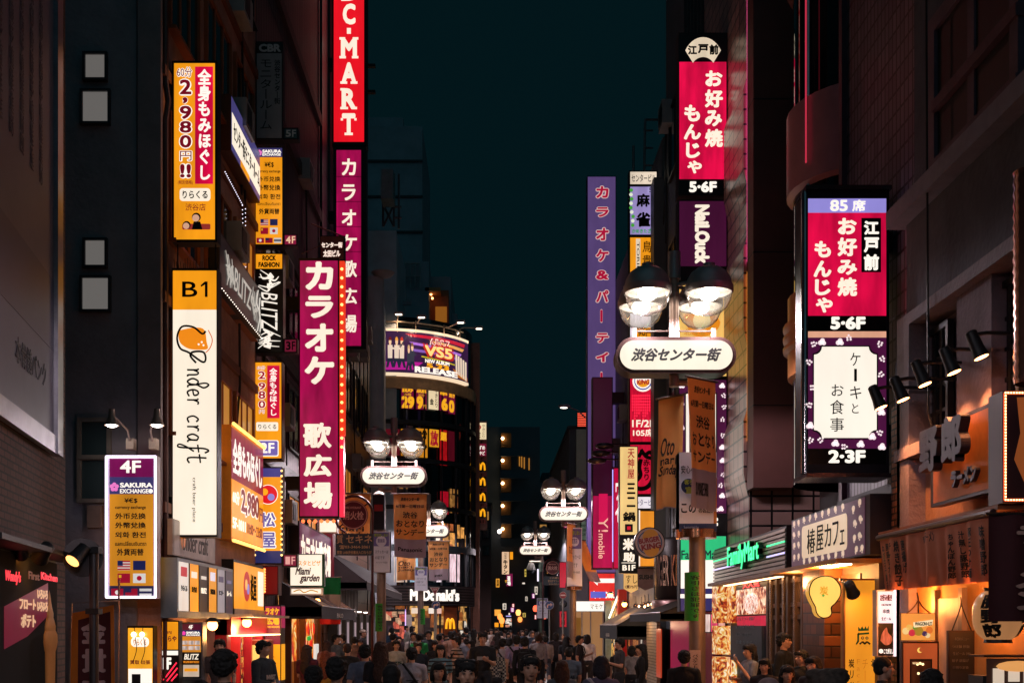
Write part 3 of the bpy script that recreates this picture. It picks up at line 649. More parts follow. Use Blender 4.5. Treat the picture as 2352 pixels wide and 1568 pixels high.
# --- currency sign with white light tubes
YS = 16.9
s = Sign('vertical_sign', 'currency exchange sign edged in white light tubes with purple 4F panel', (250, 1048, 364, 1374), YS, .2, '#c8b8c8', group='vertical signs on the left pavement')
s.panel(257, 1055, 357, 1097, glow_wear('#74104e', .9, .25)); s.panel(257, 1097, 357, 1136, glow_wear('#3d3768', .9)); s.panel(257, 1136, 357, 1345, glow_wear('#d68a22', .82)); s.panel(257, 1345, 357, 1368, glow_wear('#2a2848', .7))
s.text([('4F', 281, 1059, 329, 1088, {'b': .03}), ('SAKURA', 281, 1110, 355, 1121, {'b': .04}), ('EXCHANGE', 281, 1124, 346, 1134, {'b': .02})], WHT)
blossom(s, 268, 1120, 11, em('#e878c0', 1.0)); s.disc(351, 1129, 5, WHT, 'coin_mark')
DKB = df('#1a1620', .5, 0, 0)
s.text([('¥€$', 291, 1145, 321, 1157, {'b': .02}), ('currency exchange', 270, 1162, 340, 1172, {'b': .02}), ('外币兑换', 270, 1179, 340, 1193, {'b': .03}), ('外幣兌換', 270, 1200, 340, 1214, {'b': .03}),
        ('외화 환전', 270, 1222, 340, 1236, {'b': .03}), ('แลกเปลี่ยนเงินตรา', 270, 1243, 341, 1254, {'b': .02}), ('外貨両替', 274, 1260, 335, 1276, {'b': .03})], DKB)
flags(s, 258, 1286, 356, 1372)
TUBE = em('#f4e6ff', 3.2)
mb = MB(); f = s.front - .03
for a in (-1, 1): mb.tube([(a * (s.w / 2 - .006), f, .02), (a * (s.w / 2 - .006), f, s.h - .02)], .016, 8)
for z in (.02, s.h - .02): mb.tube([(-s.w / 2, f, z), (s.w / 2, f, z)], .016, 8)
mb.build('light_tube', TUBE, s.root, True)
for px, sg in ((288, 1), (341, -1)):
    o = thing('gooseneck_lamp', 'small hooded lamp curving over the currency sign, %s' % ('nearer the stucco corner' if sg < 0 else 'nearer the frosted window'), 'lamp', (wx(px, YS), YS + .1, wz(1010, YS)), 0, 'hooded lamps over the currency sign')
    MB().box(-.055, .055, .1, .25, -.1, .06).build('junction_box', df('#c8b0a0', .5), o)
    MB().tube([(0, .1, .02), (0, 0, .16), (-sg * .08, -.12, .26), (-sg * .14, -.2, .33)], .016, 6).build('gooseneck', df('#c0a8a0', .4, .3), o, True)
    MB().lathe([(.045, .16), (.05, .05), (.1, -.06), (.105, -.08)], (-sg * .16, -.22, .27), 14).build('lamp_hood', df('#8a7468', .35, .5), o, True)
    MB().ball((-sg * .16, -.22, .20), (.085, .085, .035)).build('bulb', em('#fff4e8', 16), o, True)
# --- massage sign
YA = 18.0
def massage(rect, Y, name_label, big=True, lower=None):
    s = Sign('vertical_sign', name_label, rect, Y, .25, '#0b0b0e', group='vertical signs on the left pavement')
    return s
s = massage((400, 149, 503, 562), YA, 'tall orange massage price sign with red side strip, highest beside the stucco wall')
s.panel(405, 155, 498, 556, OR)
s.panel(453, 163, 494, 430, RED, 'red_strip', .004, False)
DR = em('#780a1e', .9)
s.otext([('60分', 411, 163, 447, 188, {}), ('2', 416, 190, 447, 229, {'b': .03}), ('9', 416, 250, 447, 285, {'b': .03}), ('8', 416, 285, 447, 316, {'b': .03}), ('0', 416, 317, 447, 350, {'b': .03}), ('円', 417, 354, 447, 379, {}), ('!!', 418, 383, 445, 418, {'b': .04}), (',', 424, 232, 437, 248, {'b': .04})], DR, WHT, .08)
s.text([('全身もみほぐし', 459, 169, 490, 421, {'v': 1, 'b': .035})], WHT, .01)
s.text([('(税別価格)', 414, 422, 448, 432)], DR)
s.panel(418, 440, 488, 469, CRM, 'name_plate', .006, False, r=.05); s.text([('りらくる', 425, 446, 482, 464, {'b': .02})], DARK, .016)
s.text([('渋谷店', 431, 475, 477, 491)], DR)
sk, hr = em('#e8b090', .8), df('#4a2418', .6, 0, 0)
s.panel(424, 521, 488, 534, em('#a83830', .7), 'couch', .005, False, r=.02)
for (px, py, r) in ((434, 524, 9), (456, 506, 10)): s.disc(px, py, r, hr, 'hair_shape', .008); s.disc(px - 1, py + 2, r * .8, sk, 'face_shape', .012)
s.poly([(450, 516), (465, 516), (470, 534), (446, 534)], df('#202028', .5, 0, 0), 'jacket_shape', .008)
for py in (195, 295, 470): s.arm(380, 399, py, .3, df('#2a1c1c', .5, .4))
# --- tall white sign with script
s = Sign('vertical_sign', 'tall white lit sign with orange B1 panel on top and flowing black script', (400, 622, 504, 1234), YA, .28, '#1a1618', group='vertical signs on the left pavement')
s.panel(403, 628, 502, 717, OR); s.panel(403, 717, 502, 1229, CRM)
s.text([('B', 424, 653, 459, 688, {'b': .01}), ('l', 476, 653, 482, 688, {})], DARK); s.poly([(466, 662), (476, 653), (477, 653), (477, 659), (468, 665)], DARK, 'figure_flag', .006)
def script(s, ox, oz, sc, letters, r, m, gap=.25):
    """handwriting laid along the sign from the top down; letter space: x along the writing, y up"""
    L = {'n': ([[(0, 1), (.12, .9), (.12, 0)], [(.12, .55), (.35, 1), (.55, .85), (.58, .1), (.72, .05)]], .85),
         'd': ([[(.55, .85), (.25, 1), (0, .5), (.25, .02), (.5, .3), (.58, .9), (.85, 1.5), (.6, 1.95), (.42, 1.6), (.58, .6), (.62, .1), (.8, .05)]], .95),
         'e': ([[(.02, .5), (.5, .62), (.42, .98), (.15, .95), (0, .5), (.2, .02), (.6, .18)]], .75),
         'r': ([[(0, 1), (.12, .85), (.12, 0)], [(.12, .55), (.32, 1), (.55, .95)]], .75),
         'c': ([[(.55, .82), (.3, 1), (.02, .55), (.2, .03), (.6, .15)]], .8),
         'a': ([[(.52, .9), (.25, 1), (0, .5), (.2, .02), (.5, .35), (.54, .95)], [(.54, .95), (.54, .15), (.72, .05)]], .9),
         'f': ([[(.75, 1.6), (.55, 1.95), (.35, 1.5), (.3, .3), (.2, -.8), (-.05, -.75), (.12, -.2), (.6, .6)], [(.0, .95), (.7, 1.05)]], .85),
         't': ([[(.3, 1.75), (.25, .3), (.45, .02), (.75, .2)], [(-.05, 1.1), (.75, 1.2)]], .8), ' ': ([], .7)}
    P = []; u = 0
    for ch in letters:
        st, adv = L[ch]
        for p in st: P.append([(ox + q[1] * sc, oz + (u + q[0]) * sc) for q in p])
        u += adv + gap
    return s.stroke(P, r, m, 'script_lettering', .008)
script(s, 436, 851, 25, 'nder craft', .014, DARK, .06)
bm = em('#f08a1a', 1.0)
s.poly(spline([(418, 764), (450, 758), (474, 762), (480, 790), (482, 806), (462, 808), (440, 806), (422, 795), (416, 780), (418, 764)], 4), bm, 'beer_emblem', .004)
s.stroke([[(478, 766), (470, 772), (450, 757), (424, 756), (413, 780), (420, 805), (440, 815), (470, 836), (478, 830), (474, 815), (460, 812), (446, 815), (444, 824), (456, 838)]], .016, DARK, 'script_lettering', .009)
s.stroke([[(484, 764), (493, 785), (488, 804), (478, 815)]], .008, em('#d05a1a', .9), 'glass_handle', .008)
for (px, py) in ((462, 796), (469, 791), (473, 798)): s.disc(px, py, 2.2, WHT, 'bubble', .010)
s.text([('craft beer place', 446, 1099, 456, 1200, {'r': 1})], DARK)
mb = MB()
for k in range(22): 
    xx = -s.w / 2 + s.w * (k + .5) / 22; mb.tube([(xx, .0, s.h), (xx + random.uniform(-.02, .02), random.uniform(-.06, .06), s.h + random.uniform(.12, .2))], .005, 4)
mb.build('bird_spikes', DK, s.root)
for py in (800, 1150): s.arm(368, 400, py, .12, BRACK)
MB().tube([(-s.w * .42, 0, s.h), (-s.w * .42, 0, s.h + .55)], .012, 5).tube([(s.w * .42, 0, s.h), (s.w * .42, 0, s.h + .5)], .012, 5).build('hanger_rod', DK, s.root)
# --- signs flat on the stucco facade
s = facade_sign('facade_sign', 'lilac and cream lit signboard running along the stucco facade, highest flat board', -4.93, 512, 580, 216, 346, 'l', d=.3, casing='#5a3018')
s.panel(.01, .03, .99, .97, glow_wear('#4b4580', .8)); s.panel(.02, .30, .99, .86, CRM, 'white_band', .004, False); s.panel(.3, .86, .6, .97, OR, 'orange_patch', .004, False)
s.text([('センター街モニタールーム', .06, .40, .96, .74, {'b': .01})], df('#1c1c30', .5, 0, 0), .012)
s = facade_sign('facade_sign', 'dark signboard with spiky white lettering flat on the stucco facade', -4.93, 480, 580, 527, 657, 'l', d=.35, casing='#101216')
s.panel(.01, .04, .99, .96, df('#2a3034', .3, .3, .4, 2))
def spiky(s, x0, y0, x1, y1, m, seed=1, vert=False):
    """a thorny band logo: jagged letters with long spikes at both ends"""
    rnd = random.Random(seed); P = []
    def q(u, v): return (x0 + (x1 - x0) * (v if vert else u), y0 + (y1 - y0) * (u if vert else v))
    for k in range(9):
        for sgn in (0, 1):
            u = .02 + .022 * k if sgn == 0 else .98 - .022 * k
            P.append([q(u, .5 + rnd.uniform(-.1, .1)), q(u + (.07 if sgn == 0 else -.07) * rnd.uniform(.2, 1), .5 + rnd.uniform(-.3, .3)), q(u + (-.05 if sgn == 0 else .05) * rnd.uniform(-.5, 1), rnd.choice((.02, .98)) + rnd.uniform(-.08, .08))])
    mb = MB()
    for p in P:
        sp = spline([(s.x(a), s.front - .012, s.z(b)) for a, b in p], 4); k = len(sp)
        mb.tube(sp, [.028 * s.h / 2.5 * (1 - i / k) + .004 for i in range(k)], 5)
    mb.build('spiked_emblem', m, s.root)
    s.text([('BLITZ', x0 + (x1 - x0) * (.12 if vert else .24), y0 + (y1 - y0) * (.26 if vert else .14), x0 + (x1 - x0) * (.88 if vert else .78), y0 + (y1 - y0) * (.76 if vert else .86), {'r': 1 if vert else 0, 'b': .0, 'sh': .25})], m, .012)
spiky(s, .12, .2, .9, .8, em('#e8e0d4', .55), 3)
s.stroke([[(.9, .1), (.86, .4), (.95, .55), (.88, .95)], [(.95, .2), (.93, .5), (.97, .7), (.95, .9)]], .012, em('#efe6da', .8), 'lightning_mark', .012)
bulbs(s.root, 'bulb', [(s.x(.02 + .96 * k / 25), s.front - .03, -.02) for k in range(26)], .012, em('#fff0e0', 2))
s = facade_sign('facade_sign', 'big orange and purple massage price board edged with bulbs on the stucco facade', -4.93, 512, 588, 974, 1237, 'l', d=.3, casing='#e08a1c')
s.panel(.01, .02, .99, .47, glow_wear('#8a1238', .9, .4)); s.panel(.01, .47, .99, .98, OR)
s.text([('全身もみほぐし', .04, .10, .94, .42, {'b': .03})], WHT, .008)
s.otext([('2,980', .26, .50, .84, .76, {'b': .04})], DR, WHT, .06, .01)
s.text([('60分', .03, .56, .22, .68, {'b': .03}), ('5F-1011', .03, .80, .40, .90, {'b': .03})], WHT, .01, 'white_lettering')
s.text([('円', .86, .60, .97, .74, {'b': .02}), ('10:00～23:00', .46, .80, .95, .90)], DR, .008, 'dark_lettering')
bulbs(s.root, 'bulb', [(s.x((k + .5) / 30), s.front - .03, s.z(v)) for k in range(30) for v in (-.01, 1.01)], .035, em('#ffc060', 2.5))
s = Sign('small_sign', 'pale unlit script plate hung under the tall white sign', loc=(-4.85, (ya(393, -4.85) + ya(487, -4.85)) / 2, wz(1278, 18)), rz=R(90), w=2.7, h=.55, d=.08, casing='#a89890')
s.panel(.02, .03, .98, .97, df('#b8a8a0', .4, 0, .2)); s.text([('Under craft', .2, .2, .8, .8, {'sh': .2, 'b': .0})], df('#241c1c', .5, 0, 0)); s.disc(.22, .5, .28, em('#d07020', .5), 'beer_emblem', .003)
o = thing('light_string', 'string of small white lights hanging down the stucco facade beside the window', 'string lights', (-4.86, 22.5, 0))
for a in ((512, 395, 552, 470), (552, 472, 556, 632), (559, 480, 560, 632)):
    bulbs(o, 'bulb', [(.04, ya(a[0] + (a[2] - a[0]) * k / 16, -4.86) - 22.5, wz(a[1] + (a[3] - a[1]) * k / 16, ya(a[0] + (a[2] - a[0]) * k / 16, -4.86))) for k in range(17)], .011, em('#f4ecff', 1.6))
# --- floor sign column
YC2 = 24.7; GC = 'floor signs stacked beside the louvred building'
def fcol(label, rect, d=.3, casing='#0d0d11'):
    s = Sign('floor_sign', label, rect, YC2, d, casing, group=GC); s.arm(rect[0] - 26, rect[0] + 2, (rect[1] + rect[3]) / 2 - 12, .16, BRACK); return s
def plate(label, rect, text, face, tm):
    s = Sign('floor_plate', label, rect, YC2, .2, '#1a1014', group='floor number plates'); s.face(face); x0, y0, x1, y1 = rect; w, h = x1 - x0, y1 - y0
    s.text([(text[0], x0 + w * .18, y0 + h * .2, x0 + w * .52, y1 - h * .2, {'b': .03}), (text[1], x0 + w * .6, y0 + h * (.2 if len(text) == 2 else .4), x0 + w * .85, y1 - h * .2, {'b': .02})], tm)
s = fcol('unlit grey floor sign with dark lettering, topmost of the stack', (591, 104, 652, 326))
s.panel(593, 106, 650, 130, df('#10161a', .4, 0, .1)); s.panel(593, 131, 650, 324, df('#8a8c92', .5, 0, .15))
s.text([('CBR', 598, 110, 648, 128, {'b': .05})], df('#c0c0c4', .5, 0, 0), name='head_lettering')
s.text([('渋谷センター街', 633, 146, 647, 247, {'v': 1, 'b': .02}), ('モニタールーム', 601, 146, 628, 304, {'v': 1, 'b': .0})], df('#1c2024', .5, 0, 0))
plate('dark teal unlit 5F plate beside the grey floor sign', (652, 298, 687, 325), '5F', df('#2a4650', .5), df('#b8c0c4', .5, 0, 0))
s = fcol('orange currency floor sign with lilac head and small flags', (590, 345, 653, 569))
s.panel(591, 347, 651, 368, glow_wear('#3d3768', .9)); s.panel(591, 368, 651, 566, OR)
s.text([('SAKURA', 606, 351, 649, 358, {'b': .04}), ('EXCHANGE', 606, 359, 648, 365, {'b': .03})], WHT, name='head_lettering'); blossom(s, 599, 358, 7, em('#e878c0', 1.0))
s.text([('¥€$', 611, 379, 632, 392, {'b': .02}), ('currency exchange', 595, 397, 647, 405, {'b': .01}), ('外币兑换', 595, 412, 647, 424, {'b': .02}), ('外幣兌換', 595, 431, 647, 444, {'b': .02}), ('외화 환전', 595, 452, 647, 464, {'b': .02}), ('แลกเปลี่ยนเงินตรา', 595, 470, 647, 478), ('外貨両替', 598, 485, 645, 498, {'b': .03})], DKB)
flags(s, 591, 508, 651, 566)
plate('magenta 4F plate beside the currency floor sign', (653, 541, 685, 568), '4F', glow_wear('#8a0e3c', .8), em('#f0c8a0', .9))
s = fcol('black floor sign with thorny white band lettering and orange head', (590, 586, 653, 814), casing='#060608')
s.panel(591, 589, 651, 622, OR); s.panel(591, 624, 651, 811, df('#08080a', .4, 0, 0))
s.text([('ROCK', 606, 592, 637, 604, {'b': .05}), ('FASHION', 597, 607, 645, 619, {'b': .05})], DARK)
spiky(s, 598, 630, 646, 806, em('#fff4e6', .95), 5, True)
s.text([('LOVE THE HEAVY SOUND OF ROCK', 594, 672, 598, 756, {'r': 1}), ], em('#6a4a8a', .8), name='side_lettering')
plate('dim red 3F plate beside the black floor sign', (653, 780, 685, 813), '3F', glow_wear('#7a0e34', .6), DARK)
s = fcol('orange massage floor sign with red strip and lilac 2F plate', (588, 834, 651, 1058))
s.panel(590, 836, 649, 1054, OR); s.panel(617, 843, 645, 963, RED, 'red_strip', .004, False)
s.text([('全身もみほぐし', 622, 849, 640, 957, {'v': 1, 'b': .03})], WHT, .01)
s.otext([('60分', 593, 843, 613, 853, {}), ('2', 596, 855, 614, 875, {'b': .03}), ('9', 596, 881, 614, 899, {'b': .03}), ('8', 596, 900, 614, 920, {'b': .03}), ('0', 596, 922, 614, 941, {'b': .03}), ('円', 598, 943, 611, 953, {})], em('#b01030', .8), WHT, .07)
s.panel(592, 972, 642, 992, CRM, 'name_plate', .006, False, r=.03); s.text([('りらくる', 597, 977, 638, 988, {'b': .01})], DARK, .016)
s.panel(593, 1013, 643, 1050, WHT, 'floor_plate_edge', .004, False, r=.04); s.panel(595, 1015, 641, 1048, glow_wear('#6d5fae', .9), 'floor_plate_face', .012, False, r=.035); s.text([('2F', 602, 1019, 634, 1043, {'b': .03})], WHT, .026)
s = fcol('orange floor sign with red disc emblem, lilac letters and bulbs, lowest of the stack', (588, 1074, 651, 1296))
s.panel(590, 1077, 649, 1097, glow_wear('#4a4690', .8)); s.panel(590, 1097, 649, 1265, OR); s.panel(590, 1265, 649, 1293, glow_wear('#2a3068', .7))
s.disc(619, 1137, 22.5, WHT, 'emblem_edge', .003); s.disc(619, 1137, 21, em('#d81020', 1.0), 'emblem', .006); s.disc(611, 1131, 8, em('#f8a820'), 'emblem_dot', .012); s.disc(626, 1143, 8, em('#8a80c8'), 'emblem_dot', .012)
s.otext([('松', 599, 1176, 638, 1213, {'b': .03}), ('屋', 599, 1221, 638, 1261, {'b': .03})], em('#6a62a8', .9), WHT, .06)
bulbs(s.root, 'bulb', [(s.x(px), s.front - .01, s.z(1083 + k * 12)) for k in range(17) for px in (589, 650)], .025, em('#ffcf80', 2.2))
plate('dim magenta 1F plate beside the disc emblem sign', (651, 1272, 685, 1302), '1F', glow_wear('#7a0e34', .8), em('#e8a8a0', .8))
# --- karaoke signs
s = Sign('vertical_sign', 'big magenta karaoke sign with huge white letters and a bulb strip down its edge', (689, 598, 781, 1191), 27.0, .34, '#1c0a12', group='vertical signs on the left pavement')
s.panel(692, 604, 778, 1186, MAG)
s.text([('カ', 704, 606, 768, 671, {'b': .05}), ('ラ', 704, 684, 768, 735, {'b': .05}), ('オ', 703, 747, 768, 812, {'b': .05}), ('ケ', 702, 822, 770, 886, {'b': .05}),
        ('歌', 699, 973, 764, 1031, {'b': .035}), ('広', 700, 1045, 764, 1096, {'b': .05}), ('場', 700, 1108, 766, 1170, {'b': .04})], CRM)
x0 = s.x(781)
MB().box(x0 + .003, x0 + .12, -.12, .12, s.z(1000), s.h - .05).build('edge_light_strip', glow_wear('#e8381c', 1.0), s.root)
MB().box(x0 + .003, x0 + .10, -.12, .12, .05, s.z(1003)).build('edge_name_strip', glow_wear('#ff2a4a', 1.0), s.root)
bulbs(s.root, 'edge_bulb', [(x0 + .06, -.14, s.z(622 + k * 20.3)) for k in range(21)], .035, em('#ffc46a', 3.0))
bulbs(s.root, 'under_bulb', [(s.x(697 + k * 14), -.05, -.06) for k in range(6)], .045, em('#ff6a3a', 2.5))
s.arm(660, 689, 700, .3, BRACK); s.arm(660, 689, 1110, .3, BRACK)
YD = 35.8
s = Sign('vertical_sign', 'towering red lit sign with white slab letters running out of the frame top', (765, -110, 844, 342), YD, .45, '#14060a', group='vertical signs on the left pavement')
s.panel(769, -106, 838, 333, glow_wear('#ea1222', 1.0, .12))
SL = []
def slab(ch, x0, y0, x1, y1):
    w = x1 - x0; h = y1 - y0; t = h * .11; SL.append((ch, x0 + w * .07, y0, x1 - w * .07, y1, {'b': .05}))
    mk = {'M': ((0, 1, .34), (.66, 1, .34), (0, 0, .3), (.7, 0, .3)), 'A': ((0, 1, .4), (.6, 1, .4)), 'R': ((0, 1, .46), (.66, 1, .34), (0, 0, .3)), 'T': ((.24, 1, .52), (0, .25, .14), (.86, .25, .14)), 'B': ((0, 1, .3), (0, 0, .3)), 'C': ()}[ch]
    for (u, v, ww) in mk:
        yy = y0 + (h - t) * v; s.panel(x0 + w * u, yy, x0 + w * (u + ww), yy + t, CRM, 'letter_serif', .008, False)
slab('A', 784, -92, 822, -48); slab('B', 786, -34, 821, 12); slab('C', 787, 18, 821, 66); slab('M', 782, 95, 825, 143); slab('A', 784, 152, 823, 201); slab('R', 784, 211, 822, 259); slab('T', 785, 268, 821, 318)
s.text(SL, CRM); s.panel(799, 74, 808, 87, CRM, 'hyphen', .008, False)
for k in range(4): MB().box(s.w / 2, s.w / 2 + .25, -.1, .05, s.z(120 + k * 30) - .08, s.z(120 + k * 30)).build('side_fin', BRACK, s.root) if k % 2 else None
s.arm(745, 765, 150, .3, BRACK)
s = Sign('vertical_sign', 'narrow magenta karaoke sign with white letters hanging below the red slab letter sign', (768, 344, 843, 806), YD, .45, '#1e0a14', group='vertical signs on the left pavement')
s.panel(775, 352, 831, 798, MAG)
s.text([('カ', 787, 371, 820, 410, {'b': .03}), ('ラ', 787, 430, 819, 467, {'b': .03}), ('オ', 787, 487, 820, 524, {'b': .03}), ('ケ', 787, 544, 822, 582, {'b': .03}), ('歌', 787, 603, 822, 642, {'b': .03}), ('広', 787, 666, 822, 703, {'b': .03}), ('場', 786, 727, 822, 768, {'b': .03})], CRM)
for k in range(7): s.panel(775, 412 + k * 57, 831, 413 + k * 57, df('#3a0820', .5, 0, 0), 'panel_seam', .004, False)
s.arm(750, 768, 500, .3, BRACK)
s = Sign('small_sign', 'brown building name sign with white letters tucked between the karaoke signs', (736, 545, 793, 602), 30, .25, '#1a0e10')
s.panel(738, 547, 791, 600, df('#8a4a3c', .4, 0, .3)); s.text([('センター街', 740, 560, 788, 573, {'b': .05}), ('太田ビル', 744, 578, 783, 594, {'b': .05})], em('#ffe8d8', 1.0))
MB().tube([(s.x(793), 0, s.h), (s.x(712), .2, s.z(508))], .02, 5).tube([(s.x(780), .0, s.h), (s.x(690), .2, s.z(577))], .015, 5).build('stay_rod', df('#b08a80', .4, .5), s.root)
s = facade_sign('facade_sign', 'purple karaoke signboard with white letters along the facade under the big karaoke sign', -4.85, 673, 749, 1195, 1330, 'l', d=.3, casing='#180c14')
s.panel(.01, .03, .99, .97, glow_wear('#5a1848', .7, .5)); s.text([('カラオケ歌広場', .04, .16, .97, .84, {'b': .04})], CRM, .008)
s = Sign('small_sign', 'white trattoria sign with maroon script and green edge', (668, 1272, 746, 1346), 25.5, .2, '#0f4a30')
s.panel(669, 1274, 741, 1344, CRM); s.text([('パスタとピザ', 676, 1287, 738, 1299, {'b': .02})], em('#e08a20', .9), name='head_lettering')
s.text([('Miami', 680, 1302, 716, 1320, {'sh': .35, 'b': .035}), ('garden', 690, 1318, 736, 1340, {'sh': .35, 'b': .035})], df('#5a0a28', .5, 0, 0))
s = Sign('small_sign', 'blank white lit strip below the trattoria sign', (668, 1349, 742, 1366), 25.5, .18, '#d8d0c8'); s.face(CRM)
s.stroke([[(676, 1358), (690, 1354), (700, 1360), (716, 1355), (732, 1359)]], .012, em('#c08a20', .8), 'painted_line', .006)
s = Sign('small_sign', 'small white lit box with red bulbs under the big karaoke sign', (733, 1194, 776, 1224), 33, .2, '#c8b0a8'); s.face(CRM)
# directory case and facade fascias
s = facade_sign('directory_case', 'long lit case of floor directory posters on the stucco facade', -4.85, 388, 519, 1279, 1418, 'l', d=.25, casing='#8f9aa0', metal=.7)
s.panel(.0, .9, 1.0, .985, df('#8f9aa0', .3, .7), 'lower_rail', .003, False)
cols = (('#e8dcd0', '#c02838'), ('#f49a18', '#fff0da'), ('#101012', '#e8dcd0'), ('#e09020', '#e8e0f0'), ('#b8b0b8', '#3a3458'), ('#302c48', '#6a6690'))
for k, (a, c) in enumerate(cols):
    u = .02 + k * .163
    s.panel(u, .06, u + .15, .88, glow_wear(a, .85 if k < 4 else .5), 'poster', .0, False)
    s.panel(u + .03, .14 + (k % 3) * .05, u + .12, .30, glow_wear(c, .8), 'poster_head', .006, False)
    s.text([(('りらくる', '渋谷店', 'BLITZ', 'SAKURA', 'モニター', 'ルーム')[k], u + .03, .45, u + .12, .55, {'b': .03})], DARK if k not in (2, 5) else CRM, .01)
    if k: s.panel(u - .012, .06, u - .002, .88, DK, 'divider', .01, False)
s = facade_sign('facade_sign', 'orange lit eatery fascia with a red and white emblem beside the directory case', -4.9, 521, 592, 1283, 1412, 'l', d=.25, casing='#2a1c14')
s.panel(.01, .05, .99, .88, OR); s.disc(.40, .45, .28, em('#c01828', .9), 'emblem'); s.disc(.37, .42, .1, em('#f0b060'), 'emblem_dot', .012); s.disc(.43, .5, .1, em('#8a80c8'), 'emblem_dot', .012)
s.text([('松屋', .52, .2, .72, .72, {'b': .03})], DARK); s.panel(.0, .88, 1, 1.0, df('#c8b8a8', .3, .5), 'lower_rail', .02, False); s.panel(.78, .12, .97, .8, CRM, 'menu_patch', .006, False)
# ================================================================ signs on the right
GR = 'vertical signs on the right pavement'
PUR, MAR = glow_wear('#5c4a86', .62, .12), glow_wear('#4a1030', .62, .1)
def floorpanel(s, y0, y1, text, box, col=None, b=.03):
    s.panel(s.rect[0] + 1, y0, s.rect[2] - 1, y1, df('#08090c', .3, .2, .1)); s.text([(text,) + box + ({'b': b},)], col or WHT)
# near rounded restaurant sign
YN = 15.4
s = Sign('vertical_sign', 'big red and purple restaurant sign with white framed cafe panel, nearest on the right', (1840, 455, 2026, 1092), YN, .55, '#191320', group=GR)
s.panel(1843, 474, 2019, 506, glow_wear('#9a90e0', .9, .1)); s.panel(1843, 506, 2019, 738, RED)
s.text([('85', 1892, 477, 1932, 503, {'b': .03}), ('席', 1942, 477, 1972, 503, {'b': .03})], WHT, .010, 'head_lettering')
T_ = {'b': .045}
s.text([('お', 1910, 518, 1952, 555, T_), ('好', 1909, 562, 1953, 604, T_), ('み', 1909, 612, 1953, 646, T_), ('焼', 1909, 652, 1953, 694, T_),
        ('も', 1857, 570, 1894, 607, T_), ('ん', 1855, 614, 1895, 651, T_), ('じ', 1858, 656, 1893, 692, T_), ('や', 1860, 697, 1898, 731, T_)], em('#fff2dc'), .008)
s.panel(1963, 518, 2007, 640, df('#08090c', .3, .2, 0), 'black_plate', .004, False)
s.text([('江', 1968, 525, 2002, 556, T_), ('戸', 1968, 562, 2002, 596, T_), ('前', 1968, 600, 2002, 636, T_)], WHT, .014)
s.panel(1843, 738, 2019, 773, df('#08090c', .25, .2, 0)); s.text([('5·6F', 1893, 740, 1972, 769, {'b': .05})], WHT, .008)
s.panel(1843, 773, 2019, 787, glow_wear('#f2b090', .85))
PUR2 = glow_wear('#5a1848', .62, .2)
s.panel(1843, 787, 2019, 1037, PUR2)
def cafe_art(s, x0, y0, x1, y1, lw, white, kids=True, fm=None):
    """a white tablet with notched corners on a purple ground of flowers and sprigs"""
    def notch(g):
        a, b, c, d = x0 + g, y0 + g, x1 - g, y1 - g; P = []
        for i, (px, py, sx, sy) in enumerate(((a, b, 1, 1), (c, b, -1, 1), (c, d, -1, -1), (a, d, 1, -1))):
            q = [(px + sx * lw * math.cos(R(22.5 * j)), py + sy * lw * math.sin(R(22.5 * j))) for j in range(5)]
            P += q[::-1] if i % 2 == 0 else q
        return P
    s.poly(notch(-3), df('#0c0a10', .4, 0, 0), 'tablet_edge', .003); s.poly(notch(0), white, 'tablet', .007)
def sprigs(s, pts, k, m, seed=2):
    rnd = random.Random(seed); mb = MB()
    for (px, py) in pts:
        if rnd.random() < .38:
            for (dx, dy, r) in ((-.5, .2, .62), (.35, .3, .55), (0, -.35, .6), (-.1, .1, .5)):
                mb.disc(s.x(px + dx * k), s.z(py + dy * k), r * k / (s.rect[3] - s.rect[1]) * s.h, s.front - .004, s.front - .002, 10)
        else:
            a = rnd.uniform(0, 6.28)
            for j in range(5):
                t = (j // 2) * .55; sg = (1 if j % 2 else -1) * (.4 if j < 4 else 0)
                dx = math.cos(a) * t - math.sin(a) * sg; dy = math.sin(a) * t + math.cos(a) * sg
                mb.disc(s.x(px + dx * k), s.z(py + dy * k), .28 * k / (s.rect[3] - s.rect[1]) * s.h, s.front - .004, s.front - .002, 8)
    mb.build('flower_pattern', m, s.root)
cafe_art(s, 1856, 808, 1997, 1013, 18, glow_wear('#fff4e4', 1.02, .05))
sprigs(s, [(1852, 803), (1875, 797), (1915, 797), (1935, 792), (2006, 798), (1848, 845), (2008, 832), (2010, 868), (1849, 900), (1849, 940), (2009, 925), (2009, 955), (1848, 985), (1850, 1015), (1868, 1020), (2008, 1003), (1988, 1010), (1905, 1025), (1962, 1027), (2010, 1033), (1920, 1033)], 9, em('#ffe8ec', .95))
s.text([('ケ', 1937, 822, 1960, 851, {}), ('ー', 1946, 858, 1952, 886, {'v': 1}), ('キ', 1937, 897, 1962, 926, {}), ('と', 1941, 936, 1956, 958, {}), ('お', 1895, 893, 1922, 919, {}), ('食', 1892, 928, 1923, 960, {}), ('事', 1892, 968, 1923, 999, {})], DARK, .016)
s.panel(1843, 1037, 2019, 1072, df('#08090c', .25, .2, 0)); s.text([('2·3F', 1888, 1040, 1972, 1070, {'b': .05})], WHT, .008)
hw = s.w / 2
MB().lathe([(.06, 0), (.06, s.h)], (-hw, -.2, 0), 10).build('rounded_corner', df('#a8a0a4', .15, .9), s.root, True)
for z in (-.06, s.h): MB().box(-hw - .02, hw + .02, -.32, .3, z, z + .055).build('trim', df('#6a5a5c', .2, .9), s.root)
s.arm(2026, 2050, 560, .25, BRACK); s.arm(2026, 2050, 1000, .25, BRACK)
